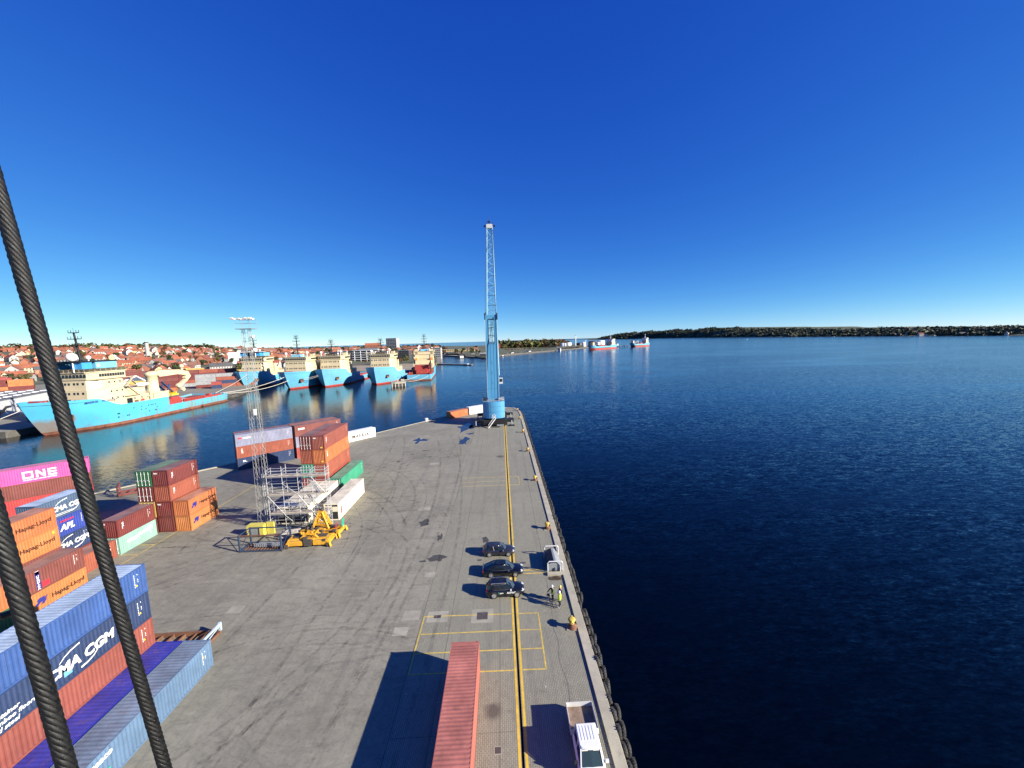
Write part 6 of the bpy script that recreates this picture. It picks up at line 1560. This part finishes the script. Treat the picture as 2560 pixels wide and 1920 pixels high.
# ---------------------------------------------------------------- larger buildings
def block(label, x, y, z, rz, L, W, H, wall, name='building', cat='building', floors=4, bays=8, roof=None, band=None, back=True):
    t = thing(name, label, cat, (x, y, z), rz); b = MB(); b.b2((-L/2, -W/2, -3), (L/2, W/2, H)); b.build('wall', wall, t)
    b = MB(); b.b2((-L/2-.2, -W/2-.2, H), (L/2+.2, W/2+.2, H+.5)); b.build('roof', roof or M_GREYP, t)
    fh = H/floors
    for f in range(floors):
        for i in range(bays):
            c = MB(); c.box((-L/2+(i+.5)*L/bays, -W/2-.02, fh*(f+.55)), (L/bays*.72, .12, fh*.55)); c.build('window', M_PANE, t)
    return t
def apartment():
    t = thing('apartment_block', 'long white apartment block with five rows of dark balconies behind the ships', 'building', (-231, 682, 0), R(-8)); L, W, H = 52, 14, 19.5; fh = H/5
    b = MB(); b.b2((-L/2, -W/2+1.6, 0), (L/2, W/2, H)); b.build('wall', paint('apartment_dark_recess', (.10, .10, .10), .7), t)
    for f in range(6):
        b = MB(); b.b2((-L/2-.3, -W/2, f*fh-.35), (L/2+.3, W/2, f*fh+.45)); b.build('balcony_slab', M_WH, t)
    for f in range(5):
        for i in range(14):
            b = MB(); b.b2((-L/2+i*L/14+.5, -W/2+1.5, f*fh+.7), (-L/2+(i+1)*L/14-.5, -W/2+1.58, f*fh+3.2)); b.build('window', M_PANE, t)
            if i % 3 == 1: b = MB(); b.b2((-L/2+i*L/14-.2, -W/2+.1, f*fh+.45), (-L/2+i*L/14+.5, -W/2+1.4, f*fh+fh-.4)); b.build('balcony_divider', M_WH, t)
    b = MB(); b.b2((-L/2-9, -W/2+1, 0), (-L/2-.3, W/2, H+.6)); b.build('stair_tower', M_TILE[3], t)
    b = MB(); b.b2((-L/2-21, -W/2-1, 0), (-L/2-9, W/2, H)); b.build('end_wing', M_WH, t)
    for f in range(5):
        for i in range(3): b = MB(); b.b2((-L/2-20+i*3.7, -W/2-1.08, f*fh+1), (-L/2-17.6+i*3.7, -W/2-1.0, f*fh+2.9)); b.build('window', M_PANE, t)
    b = MB(); b.b2((-L*.3, -2, H+.45), (L*.35, 5, H+3.6)); b.build('roof_house', M_GREYP, t)
apartment()
DK = paint('dark_brick_facade', (.055, .055, .06), .8, var=.2, vscale=.2)
block('dark apartment block with pale top floors right of the white balconies', -178, 712, 0, R(-6), 26, 14, 17, DK, floors=5, bays=6); block('dark apartment block beside the ship moored stern out', -148, 742, 0, R(4), 20, 14, 16, DK, floors=5, bays=5)
block('grey and white apartment block above the stern of the rusty ship', -128, 770, 0, R(-3), 22, 13, 19, M_WALLS[3], floors=5, bays=6); block('low white office building left of the white balconies', -330, 800, 3, R(-18), 40, 14, 13, M_WALLS[0], floors=3, bays=10)
block('grey office tower standing highest over the town roofs', -345, 1255, 10, R(-14), 36, 20, 37, M_WALLS[3], floors=8, bays=6); block('white flat roofed hospital building below the trees', -860, 905, 20, R(-42), 70, 22, 14, M_WALLS[0], floors=3, bays=14)
house('large church like building with a broad orange roof by the grey tower', -385, 1180, land_h(-385, 1180)+9, R(8), 4, M_WALLS[2], M_TILE[2], 1.25, name='town_hall')
block('long grey roofed hall on the shore left of the tall crane', -120, 1010, 2, R(4), 62, 18, 9, M_WALLS[4], floors=2, bays=10, roof=M_GREYP); house('yellow gabled house right of the long grey hall', -72, 1030, 2, R(8), 2, M_WALLS[4], M_TILE[4], 1.2)
block('small glazed office on the shore behind the tall crane', -33, 760, 0, R(5), 14, 9, 6, DK, floors=2, bays=4, roof=M_WH)
def chim(label, x, y, z, h, r0, r1, m, name='chimney_stack'):
    t = thing(name, label, 'chimney', (x, y, z)); b = MB(); b.lathe([(r0, -2), (r1, h)], n=14); b.build('shaft', m, t); b = MB(); b.lathe([(r1+.3, h-2), (r1+.3, h-.5)], n=14); b.build('crown', M_DARKM, t)
chim('tall square brick tower rising over the red roofs on the left', -640, 720, 12, 34, 3.2, 2.8, M_WALLS[3]); chim('slim pale factory chimney among the oil tanks', 262, 1335, 0, 42, 2.0, 1.5, M_WH); chim('second short pale chimney beside the far ship', 296, 1330, 0, 26, 1.4, 1.1, M_WH)
block('small orange red tower house behind the tall crane', -4, 1240, 3, 0, 8, 8, 17, paint('orange_red_facade', (.55, .14, .06), .8), floors=4, bays=2)
def tank(label, x, y, r, h, m):
    t = thing('oil_tank', label, 'tank', (x, y, 0)); b = MB(); b.lathe([(r, 0), (r, h), (r*.97, h+.4), (.5, h+2)], n=28); b.build('shell', m, t); b = MB()
    for i in range(9): a_ = 2*PI*i/9; b.tube((math.cos(a_)*(r+.05), math.sin(a_)*(r+.05), h), (math.cos(a_)*(r+.05), math.sin(a_)*(r+.05), h+1.2), .1, 4)
    b.build('railing', M_STEEL, t)
for i, (x, y, r, h, m) in enumerate(((222, 1360, 11, 14, M_WH), (246, 1385, 11, 15, M_WH), (281, 1372, 12, 13, M_DARKM), (304, 1400, 8, 15, M_WH), (340, 1410, 16, 18, DK), (378, 1440, 14, 19, M_WH), (352, 1380, 9, 14, M_WH))):
    tank('%s oil tank, number %s from the left at the far terminal' % (('white', 'white', 'black', 'white', 'dark grey', 'white', 'white')[i], ('one', 'two', 'three', 'four', 'six', 'seven', 'five')[i]), x, y, r, h, m)
block('low dark shed in front of the oil tanks', 170, 1260, 0, R(-25), 34, 12, 7, DK, floors=1, bays=6); block('small white cabin on the far quay', 160, 1010+30, 0, R(-30), 7, 5, 4.5, M_WH, floors=1, bays=2)
# renovated building wrapped in white sheeting
def wrapped():
    t = thing('wrapped_building', 'building wrapped in white scaffold sheeting behind the container yard', 'building', (-432, 672, 2), R(30)); L, W, H = 52, 18, 17
    M_S = paint('white_sheeting', (.72, .73, .75), .6, var=.15, vscale=.3, dirt=.15, dirtcol=(.35, .36, .4)); b = MB(); n = 40; V = []
    for i in range(n+1):
        x = -L/2+L*i/n; d = .9*noise.noise(Vector((i*.55, 0, 4)))
        V += [(x+.8*noise.noise(Vector((i*.8, 3, 1))), -W/2+d*1.6, 0), (x+.5*noise.noise(Vector((i*.8, 9, 1))), -W/2+d, H*.5), (x, -W/2+d*.4, H)]
    b.add(V, [q for i in range(n) for q in ((3*i, 3*i+3, 3*i+4, 3*i+1), (3*i+1, 3*i+4, 3*i+5, 3*i+2))]); b.build('front_sheet', M_S, t)
    for s in (-1, 1): b = MB(); b.b2((s*L/2-.2, -W/2, 0), (s*L/2+.2, W/2, H)); b.build('end_sheet', M_S, t)
    b = MB(); b.xprism([(-W/2-.5, H), (W/2+.5, H), (0, H+4)], -L/2-.5, L/2+.5); b.build('roof_sheet', M_S, t)
    for i in range(9): b = MB(); b.tube((-L/2+i*L/8, -W/2-1.6, 0), (-L/2+i*L/8, -W/2-1.6, H+1), .14, 5); b.build('standard', M_TUBE, t)
wrapped()
# warehouse by the broadside ship
def warehouse():
    t = thing('warehouse', 'grey flat roofed warehouse with rows of white skylights at the left edge', 'warehouse', (-238, 187, 0), R(118)); L, W, H = 70, 62, 8
    # local x runs back along the flank, local y to the left
    b = MB(); b.b2((-14, -1, 0), (W, L, H)); b.build('wall', paint('pale_grey_cladding', (.52, .53, .53), .6, var=.08), t)
    b = MB(); b.b2((-14.3, -1.3, H), (W+.3, L+.3, H+.3)); b.build('roof', paint('dark_grey_roofing', (.14, .145, .15), .8, var=.2, vscale=.1), t)
    for i in range(9):
        for j in range(8): b = MB(); b.b2((-10+i*8.2, 3+j*8.4, H+.3), (-6.5+i*8.2, 4.6+j*8.4, H+.75)); b.build('skylight', M_WH, t)
    b = MB(); b.bar((-8, -1.8, 0), (2, -1.8, 5), 1.0, .25); b.b2((2, -2.4, 4.8), (6, -1.1, 5.0)); b.build('outside_stair', M_DARKM, t)
warehouse()
# quay corner with tyre fenders below the bow
t = thing('fender_row', 'row of dark tyres hung along the quay corner below the bow', 'tyres', (-205, 150.6, -.8))
b = MB()
for i in range(10): b.lathe([(.45+.3*math.cos(2*PI*k/8), .3*math.sin(2*PI*k/8)) for k in range(9)], (-4+i*1.7, -.3, 0), 12, 0, 'Y', cap=False)
b.build('tyre', M_RUB, t)['kind'] = 'stuff'
# ---------------------------------------------------------------- container yard across the basin
def simple_cont(L):
    b = MB(); P = corr(L-.2, .6, .09, .1); W = CW; V = []
    for s in (-1, 1):
        V = []
        for x, d in P: V += [(x, s*(W/2-d), .1), (x, s*(W/2-d), 2.5)]
        b.add(V, [(2*i, 2*i+2, 2*i+3, 2*i+1) for i in range(len(P)-1)])
        b.b2((-L/2, s*W/2-.06, 0), (L/2, s*W/2+.06, .14)); b.b2((-L/2, s*W/2-.06, 2.46), (L/2, s*W/2+.06, 2.59))
        b.b2((s*L/2-.08, -W/2, 0), (s*L/2+.08, W/2, 2.59))
    b.b2((-L/2, -W/2, 2.5), (L/2, W/2, 2.56)); return b.mesh('stacked_container')
FC = {40: simple_cont(12.19), 20: simple_cont(6.06)}
for me in FC.values(): me.materials.append(None)
NFC = [0]
def far_block(x, y, rz, cols, rows, hmax, L, palette, where, seed):
    rn = random.Random(seed); ca, sa = math.cos(rz), math.sin(rz); ln = 12.19 if L == 40 else 6.06
    for i in range(cols):
        for j in range(rows):
            h = max(1, hmax-rn.choice((0, 0, 0, 1, 1, 2)))
            for k in range(h):
                u, v = i*(ln+.35), j*(CW+.15); c = rn.choice(palette)
                o = link('stacked_container', FC[L], None, (x+ca*u-sa*v, y+sa*u+ca*v, k*2.6), rz); setm(o, _CP[c][0])
                lev = 'ground' if k == 0 else ('top' if k == h-1 else 'middle')
                tag(o, '%s container, %s tier, %s' % ({'cmagrey': 'grey blue', 'oxide': 'orange red', 'hapag': 'bright orange'}.get(c, c), lev, where), 'container', '%s containers, %s tier, %s' % (c, lev, where)); NFC[0] += 1
RD = ('maroon', 'brown', 'maroon', 'oxide', 'maroon', 'navy', 'grey')
far_block(-226, 300, R(32), 3, 2, 4, 40, RD, 'on the left quay behind the broadside ship', 1); far_block(-238, 283, R(28), 1, 1, 1, 20, ('orange',), 'alone at the edge of the left quay', 2)
far_block(-214, 294, R(30), 1, 1, 2, 20, ('navy', 'red'), 'at the front of the left quay', 14)
far_block(-262, 310, R(32), 4, 2, 5, 40, RD, 'at the left of the middle yard', 3); far_block(-300, 325, R(36), 4, 2, 5, 40, ('yellow', 'maroon', 'maroon', 'brown', 'yellow', 'cmagrey'), 'with yellow boxes behind the broadside ship', 4)
far_block(-352, 322, R(40), 4, 2, 5, 40, ('maroon', 'brown', 'yellow', 'oxide', 'maroon'), 'over the bridge of the broadside ship', 5)
far_block(-382, 300, R(42), 2, 2, 4, 40, ('brown', 'hapag', 'maroon', 'hapag'), 'orange ones left of the ship bridge', 6)
far_block(-436, 318, R(44), 6, 1, 4, 20, ('red', 'white', 'white', 'maroon', 'orange', 'scarlet', 'white'), 'red and white at the left edge', 7)
far_block(-246, 348, R(28), 4, 2, 4, 40, ('maroon', 'navy', 'maroon', 'yellow', 'grey', 'brown'), 'left of the row of moored ships', 8)
far_block(-275, 372, R(28), 4, 2, 3, 40, ('grey', 'maroon', 'maroon', 'navy', 'brown'), 'at the back left of the moored ships', 9)
far_block(-330, 400, R(34), 4, 2, 3, 40, ('brown', 'maroon', 'oxide', 'yellow', 'grey'), 'at the back of the far yard', 10)
# ---------------------------------------------------------------- trees
def leaf_mat(name, a, c):
    T = NT(name); v = T.objvec(); T.set(T.b.inputs['Base Color'], T.mix(T.ramp(T.noise(v, .35, 4, .7), .35, .65), a, c)); T.b.inputs['Roughness'].default_value = .8
    T.b.inputs['Subsurface Weight'].default_value = 0; return T.m
M_LEAF = [leaf_mat('dark_green_leaves', (.018, .032, .010), (.05, .075, .022)), leaf_mat('olive_autumn_leaves', (.05, .055, .014), (.12, .11, .03)), leaf_mat('rust_autumn_leaves', (.06, .03, .012), (.15, .07, .025)), leaf_mat('yellow_green_leaves', (.07, .085, .018), (.17, .16, .04))]
M_FARLEAF = [leaf_mat('far_green_leaves', (.030, .046, .026), (.062, .080, .040)), leaf_mat('far_olive_leaves', (.05, .06, .032), (.09, .095, .05)), leaf_mat('far_brown_leaves', (.055, .05, .03), (.095, .08, .048))]  # far-shore leaf tones lightened in the colour itself, in place of haze
M_BARK = paint('bark', (.06, .045, .033), .9)
def crown_faces(b, rn, c, r, n, sz, m=0):
    nl = 7; L_ = [Vector((rn.gauss(0, .42), rn.gauss(0, .42), rn.gauss(0, .34))) for _ in range(nl)]
    for i in range(n):
        l_ = L_[i % nl]; d = Vector((rn.gauss(0, 1), rn.gauss(0, 1), rn.gauss(0, 1))).normalized()*(.38+.14*rn.random())
        p = Vector((l_.x+d.x, l_.y+d.y, l_.z+d.z*.85)); p = Vector((p.x*r, p.y*r, p.z*r*.95))+c
        n_ = (d+Vector((rn.uniform(-.5, .5), rn.uniform(-.5, .5), rn.uniform(-.2, .7)))).normalized(); q = n_.to_track_quat('Z', 'Y'); s = sz*rn.uniform(.6, 1.3)
        b.add([p+q@Vector((-s, -s*.7, 0)), p+q@Vector((s*.9, -s, 0)), p+q@Vector((s, s*.8, 0)), p+q@Vector((-s*.8, s, 0))], [(0, 1, 2, 3)], m)
TREES = []
for k in range(5):
    rn = random.Random(40+k); H_ = 9.0; tb = MB(); tb.tube((0, 0, -1), (.2, .1, H_*.5), .28, 7, r2=.16)
    for i in range(5): a_ = 2*PI*i/5+k; tb.tube((.15, .1, H_*(.3+.05*i)), (math.cos(a_)*1.8, math.sin(a_)*1.8, H_*(.55+.05*i)), .1, 5, r2=.04)
    cb = MB(); crown_faces(cb, rn, Vector((.1, 0, H_*.63)), 3.6, 420, .42); tm, cm = tb.mesh('trunk'), cb.mesh('crown'); tm.materials.append(M_BARK); cm.materials.append(None); TREES.append((tm, cm))
def tree(label, x, y, z, s, mi, group, k):
    t = thing('broadleaf_tree', label, 'tree', (x, y, z), k*1.3, group); t.scale = (s, s, s*1.05); tm, cm = TREES[k % 5]; link('trunk', tm, t); setm(link('crown', cm, t), M_LEAF[mi])
def town_trees():
    rn = random.Random(77); n = 0; i = 0
    while n < 230 and i < 6000:
        i += 1; az = rn.uniform(-53, -8); d = rn.uniform(560, 1420); x, y = d*math.sin(R(az)), d*math.cos(R(az))
        if not INSIDE(x+15, y-15) or (-300 < x < -120 and 600 < y < 800) or any((x-h.location.x)**2+(y-h.location.y)**2 < 120 for h in HOUSES): continue
        mi = rn.choices((0, 1, 2), (4, 3, 2))[0]; zone = 'near the container yard' if d < 760 else ('halfway up the town' if d < 1050 else 'high in the town'); side = 'left' if az < -43 else ('middle' if az < -33 else 'right')
        lab = '%s tree among the houses %s, %s part of the town' % (('dark green', 'olive green', 'rust brown')[mi], zone, side); tree(lab, x, y, land_h(x, y), rn.uniform(.8, 1.5), mi, lab.replace(' tree', ' trees'), n); n += 1
town_trees()
for i, (x, y, s, mi) in enumerate(((-150, 960, 1.5, 2), (-104, 905, 1.4, 1), (-88, 890, 1.2, 0), (-64, 870, 1.7, 0), (-58, 930, 1.1, 2), (-130, 900, 1.3, 2), (-20, 900, .9, 1), (-46, 850, 1.0, 0), (-10, 940, .9, 2), (-95, 990, 1.6, 0), (-150, 1060, 2.0, 2), (-70, 1090, 1.8, 0), (-30, 1080, 1.6, 1))):
    tree('%s tree on the shore left of the tall crane' % ('dark green', 'olive green', 'rust brown')[mi], x, y, 1, s, mi, '%s trees on the near shore' % ('dark', 'olive', 'rust')[mi], i)
def wood(name, label, spots, mats, faces=60, sz=.7):
    b = MB(); rn = random.Random(5)
    for (x, y, z, r, m) in spots: crown_faces(b, rn, Vector((x, y, z+r*.75)), r, faces, r*sz*.3, m)
    tag(b.build(name, mats), label, 'woods', kind='stuff')
rn = random.Random(8); S_ = []
for i in range(700):
    az = R(rn.uniform(-62, -9)); a_ = math.degrees(az); d = rn.uniform(1450, 1720); x, y = d*math.sin(az), d*math.cos(az)
    if not INSIDE(x, y): continue
    big = 1.0 if a_ < -36 else .75
    S_.append((x, y, land_h(x, y), rn.uniform(6.5, 11)*big, rn.choices((0, 1, 2), (5, 2, 1.4 if a_ < -36 else 2))[0]))
wood('wooded_ridge', 'dark wood along the ridge behind the town', S_, M_LEAF, 46, .85)
S_ = []
for i in range(520):
    t_ = rn.random(); x = -8+t_*255+rn.uniform(-14, 14); y = 1235+t_*170+rn.uniform(0, 130); c_ = rn.choices((0, 1, 2, 3), (4 if t_ < .2 else 1.2, 2, 1 if t_ < .7 else 3, 4 if .25 < t_ < .7 else .6))[0]
    S_.append((x, y, 5, rn.uniform(8, 14), c_))
wood('spit_wood', 'green and yellow wood on the flat spit behind the tall crane', S_, M_LEAF, 60, .8)
S_ = [(rn.uniform(10, 180), 0, 0, rn.uniform(2, 4), 2) for _ in range(70)]; S_ = [(x, 1075+x*.95+rn.uniform(-30, 45), 0, r, rn.choice((1, 2, 2))) for x, _, _, r, _ in S_]
wood('spit_scrub', 'brown scrub on the grass before the spit wood', S_, M_LEAF, 40, .8)
# vehicles, boats and small things along the far shore
def small_boat(label, x, y, rz, L, m, cabin=True):
    t = thing('small_boat', label, 'boat', (x, y, WZ), rz); secs = []
    for f, w_, z_ in ((0, .8, .9), (.3, 1, .85), (.6, .95, .95), (.85, .5, 1.15), (1, .05, 1.4)): h = L*.17*w_; secs.append([((f-.5)*L, h*.75, -.3), ((f-.5)*L, h, z_), ((f-.5)*L, -h, z_), ((f-.5)*L, -h*.75, -.3)])
    loft(secs).build('hull', m, t)
    if cabin:
        b = MB(); b.b2((-L*.2, -L*.1, .8), (L*.15, L*.1, 2.6*L/10)); b.build('cabin', M_WH, t); b = MB(); b.tube((0, 0, 2), (0, 0, 4.5*L/10), .06, 5); b.build('mast', M_STEEL, t)
small_boat('dark tug lying at the far shore behind the rusty ship', -74, 744, R(10), 20, M_DARKM); small_boat('dark small boat underway right of the tall crane', 53, 648, R(15), 6, M_DARKM, False)
small_boat('white motor boat far out on the fjord', 1400, 2150, R(40), 9, M_WH); small_boat('small pale boat off the far wooded shore', 2000, 2260, R(-20), 9, M_WH); small_boat('small dark workboat moored behind the crane tower', 5, 790, R(20), 9, M_DARKM)
t = thing('floating_pier', 'low floating concrete pier reaching out behind the rusty ship', 'pier', (-65, 546, WZ), math.atan2(-40, 54))
for i in range(4): b = MB(); b.b2((-33+i*16.5, -2, -.5), (-17+i*16.5, 2, 1.1)); b.build('pontoon', M_CONCD, t); b = MB(); b.b2((-33+i*16.5, -1.8, 1.1), (-17+i*16.5, 1.8, 1.2)); b.build('deck', M_CONC, t)
b = MB(); b.b2((18, -1.9, 1.2), (25, 1.9, 1.7)); b.build('white_box', M_WH, t)
t = thing('oil_jetty', 'dark piled jetty linking the two far ships', 'jetty', (380, 1245, WZ), R(40))
for i in range(9): b = MB(); b.tube((-60+i*15, 0, -2), (-60+i*15, 0, 5), .9, 6); b.build('pile', M_DARKM, t)
b = MB(); b.b2((-70, -2, 4.5), (70, 2, 5.5)); b.build('deck', M_CONCD, t); b = MB(); b.b2((-5, -3, 5.5), (4, 3, 12)); b.build('loading_gantry', M_STEEL, t)
vc = [carpaint('far_%s_paint' % n_, c_) for n_, c_ in (('white', (.75, .75, .75)), ('blue', (.05, .1, .25)), ('silver', (.45, .46, .48)), ('red', (.4, .04, .03)))]
for i in range(22):
    f = rn.random(); x, y = (2+f*190+rn.uniform(-4, 4), 830+f*300+rn.uniform(6, 26)); big = i < 3; t = thing('parked_vehicle', '%s %s parked along the far shore road' % (('white', 'blue', 'silver', 'red')[i % 4], 'truck' if big else 'car'), 'truck' if big else 'car', (x, y, .1), R(55+rn.uniform(-15, 15)), '%s vehicles on the far shore road' % ('white', 'blue', 'silver', 'red')[i % 4])
    k = 2.2 if big else 1; b = MB(); b.b2((-2.1*k, -.9*k**.5, .3), (2.1*k, .9*k**.5, .95*k)); b.build('body', vc[i % 4], t); b = MB(); b.b2((-1.3*k, -.8, .95*k), (1.0*k, .8, 1.5*k)); b.build('cabin', M_WINDOW, t)
for i in range(16):
    f = rn.random(); a_ = thing('shed', 'small %s shed on the shore behind the basin' % ('white', 'grey', 'brick')[i % 3], 'shed', (-145+f*120+rn.uniform(-10, 10), 905-f*110+rn.uniform(20, 90), .1), R(rn.uniform(0, 90)), '%s sheds on the near shore' % ('white', 'grey', 'brick')[i % 3])
    b = MB(); b.b2((-4, -2.5, 0), (4, 2.5, 2.8)); b.build('wall', M_WALLS[(0, 3, 2)[i % 3]], a_); b = MB(); b.xprism([(-2.8, 2.8), (2.8, 2.8), (0, 4.2)], -4.3, 4.3); b.build('roof', M_TILE[3 if i % 2 else 4], a_)
# ---------------------------------------------------------------- far wooded shore
def far_shore():
    T = NT('wooded_hills'); p = T.pos(); n1 = T.noise(p, .003, 4, .6); n2 = T.noise(p, .02, 5, .7)
    c = T.mix(T.ramp(n2, .35, .65), (.030, .044, .024), (.085, .098, .045)); c = T.mix(T.ramp(n1, .60, .64, 0, .7), c, (.12, .125, .05))
    T.set(T.b.inputs['Base Color'], c); T.b.inputs['Roughness'].default_value = .95; T.bump(n2, .8, 8)
    SH = [(1500, 200), (1700, 900), (1790, 1300), (1830, 1550), (1960, 1950), (2150, 2700), (2350, 3700), (2650, 5200), (2750, 6300), (2500, 7300), (1780, 7900)]
    HT = [18, 18, 17, 20, 24, 38, 62, 112, 128, 120, 26]; b = MB(); n = 150; prof = ((0, 0), (35, .12), (90, .55), (170, .82), (300, 1.0), (700, .95), (1500, .8)); V = []
    for i in range(n+1):
        f = i/n*(len(SH)-1); k = min(int(f), len(SH)-2); u = f-k; q = Vector(SH[k]).lerp(Vector(SH[k+1]), u); d = (Vector(SH[k+1])-Vector(SH[k])).normalized(); nn = Vector((d.y, -d.x)); h = HT[k]+(HT[k+1]-HT[k])*u
        for (o_, z_) in prof:
            j = noise.noise(Vector((q.x*.0016, q.y*.0016, 2)))*.35+noise.noise(Vector((q.x*.006, q.y*.006, 5)))*.12; x = q.x+nn.x*o_+30*noise.noise(Vector((q.x*.01, q.y*.01, 7))); y = q.y+nn.y*o_
            z = h*z_*(1+j)+(4*noise.noise(Vector((x*.03, y*.03, 1))) if z_ > .1 else 0); V.append((x, y, WZ+max(0, z)+(.3 if z_ else -.5)))
    m = len(prof); b.add(V, [(i*m+k, i*m+k+1, (i+1)*m+k+1, (i+1)*m+k) for i in range(n) for k in range(m-1)], 0, True); tag(b.build('far_hills', T.m), kind='structure')
    S_ = []
    for i in range(0, n*40):
        f = rn.random()**1.15*.97*(len(SH)-1); k = min(int(f), len(SH)-2); u = f-k; q = Vector(SH[k]).lerp(Vector(SH[k+1]), u); d = (Vector(SH[k+1])-Vector(SH[k])).normalized(); nn = Vector((d.y, -d.x)); h = HT[k]+(HT[k+1]-HT[k])*u
        o_ = rn.uniform(8, 330); z_ = h*(.12*o_/35 if o_ < 35 else (.12+.43*(o_-35)/55 if o_ < 90 else (.55+.27*(o_-90)/80 if o_ < 170 else .82+.18*(o_-170)/160)))
        if noise.noise(Vector((q.x*.004, q.y*.004+o_*.01, 9))) > .28: continue
        j = noise.noise(Vector((q.x*.0016, q.y*.0016, 2)))*.35+noise.noise(Vector((q.x*.006, q.y*.006, 5)))*.12
        S_.append((q.x+nn.x*o_, q.y+nn.y*o_, WZ+z_*(1+j)-3, rn.uniform(3.2, 6.0)*(1+.28*k), rn.choices((0, 1, 2), (6, 2, 1))[0]))
    wood('far_shore_wood', 'dark woods covering the hills across the fjord', S_, M_FARLEAF, 16, 1.35)
    for i in range(22):
        k = rn.choice((1, 2, 3, 3, 4)); u = rn.random(); q = Vector(SH[k]).lerp(Vector(SH[k+1]), u); house('small white house at the foot of the far wooded shore', q.x+22, q.y, WZ+3, rn.uniform(0, 3), rn.choice((0, 1, 5)), M_WALLS[0], M_TILE[rn.choice((1, 3))], 1.2, 'houses on the far wooded shore')
far_shore()
# thin line of land beyond the sea
b = MB(); V = []
for i in range(41):
    x = 200+i*120; V += [(x, 15500, WZ), (x, 15500, WZ+26+14*noise.noise(Vector((i*.3, 0, 0)))), (x, 16500, WZ+30)]
b.add(V, [q for i in range(40) for q in ((3*i, 3*i+3, 3*i+4, 3*i+1), (3*i+1, 3*i+4, 3*i+5, 3*i+2))]); tag(b.build('distant_coast', paint('distant_coast', (.03, .05, .06), .95)), kind='structure')
# ---------------------------------------------------------------- hoist ropes right beside the camera
def rope_mat():
    T = NT('greased_wire_rope'); tc = T.n('TexCoord'); p = tc.outputs['Object']
    n1 = T.noise(p, 60, 4, .7); n2 = T.noise(p, 420, 3, .7)
    c = T.mix(T.ramp(n1, .35, .7), (.003, .003, .003), (.009, .009, .009)); c = T.mix(T.ramp(n2, .72, .77, 0, .8), c, (.45, .44, .40))
    T.set(T.b.inputs['Base Color'], c); T.set(T.b.inputs['Roughness'], T.ramp(n1, .3, .7, .38, .7)); T.b.inputs['Metallic'].default_value = .15
    T.bump(T.noise(p, 260, 4, .75), .8, .0012); return T.m
M_WIRE = rope_mat()
def cam_pt(px, py, depth):
    """a point in metres beside the camera, measured from the photograph"""
    m = SC.camera.matrix_world; v = Vector(((px-1280)/961*depth, -(py-960)/961*depth, -depth)); return m @ v
def wire_rope(label, A, B, dia, strands=8):
    A, B = Vector(A), Vector(B); ax = B-A; L = ax.length; d = ax.normalized(); t = thing('wire_rope', label, 'rope', A, 0, 'hoist ropes beside the camera')
    e1 = d.cross(Vector((0, 1, 0))).normalized(); e2 = d.cross(e1); rs = dia*.2; rc = dia/2-rs; pitch = dia*4.2; n = int(L/(dia*.16)); m = 8
    for s in range(strands):
        b = MB(); V = []
        for i in range(n+1):
            z = L*i/n; a = -2*PI*z/pitch+2*PI*s/strands; rad = e1*math.cos(a)+e2*math.sin(a); tan = (d*pitch/(2*PI)+(e1*math.sin(a)-e2*math.cos(a))*rc).normalized(); bn = tan.cross(rad)
            wob = 1+.10*noise.noise(Vector((z*55, s*3.1, 2)))+.06*noise.noise(Vector((z*260, s*1.7, 5))); c = d*z+rad*rc*(1+.05*noise.noise(Vector((z*30, s*2.3, 8))))
            for k in range(m): q = 2*PI*k/m; V.append(c+rad*(rs*wob*math.cos(q))+bn*(rs*wob*math.sin(q)))
        b.add(V, [(i*m+k, i*m+(k+1) % m, (i+1)*m+(k+1) % m, (i+1)*m+k) for i in range(n) for k in range(m)], 0, True); b.build('strand', M_WIRE, t)
    b = MB(); b.tube((0, 0, 0), d*L, rc*.95, 10); b.build('core', M_WIRE, t)
    return t
def extend(A, B, f0, f1): A, B = Vector(A), Vector(B); return A+(B-A)*f0, A+(B-A)*f1
A, B_ = extend(cam_pt(31, 602, 1.213), cam_pt(413, 1920, 1.494), -.9, 1.6)
wire_rope('thick black greased wire rope crossing the left side from top to bottom', A, B_, .04)
A, B_ = extend(cam_pt(35, 1450, 1.03), cam_pt(168.6, 1920, 1.076), -1.6, 2.2)
wire_rope('second thick black wire rope at the lower left corner', A, B_, .04)
t = thing('rope_guide_pin', 'black steel pin touching the rope at the left picture edge', 'pin', cam_pt(-10, 1545, 1.05)); b = MB(); q = cam_pt(40, 1528, 1.06)-cam_pt(-10, 1545, 1.05); b.tube(-q*6, q*.9, .0095, 10); b.lathe([(.012, -.004), (.014, 0), (.012, .004)], (0, 0, 0), 10, 0, 'X'); b.build('shaft', M_WIRE, t)
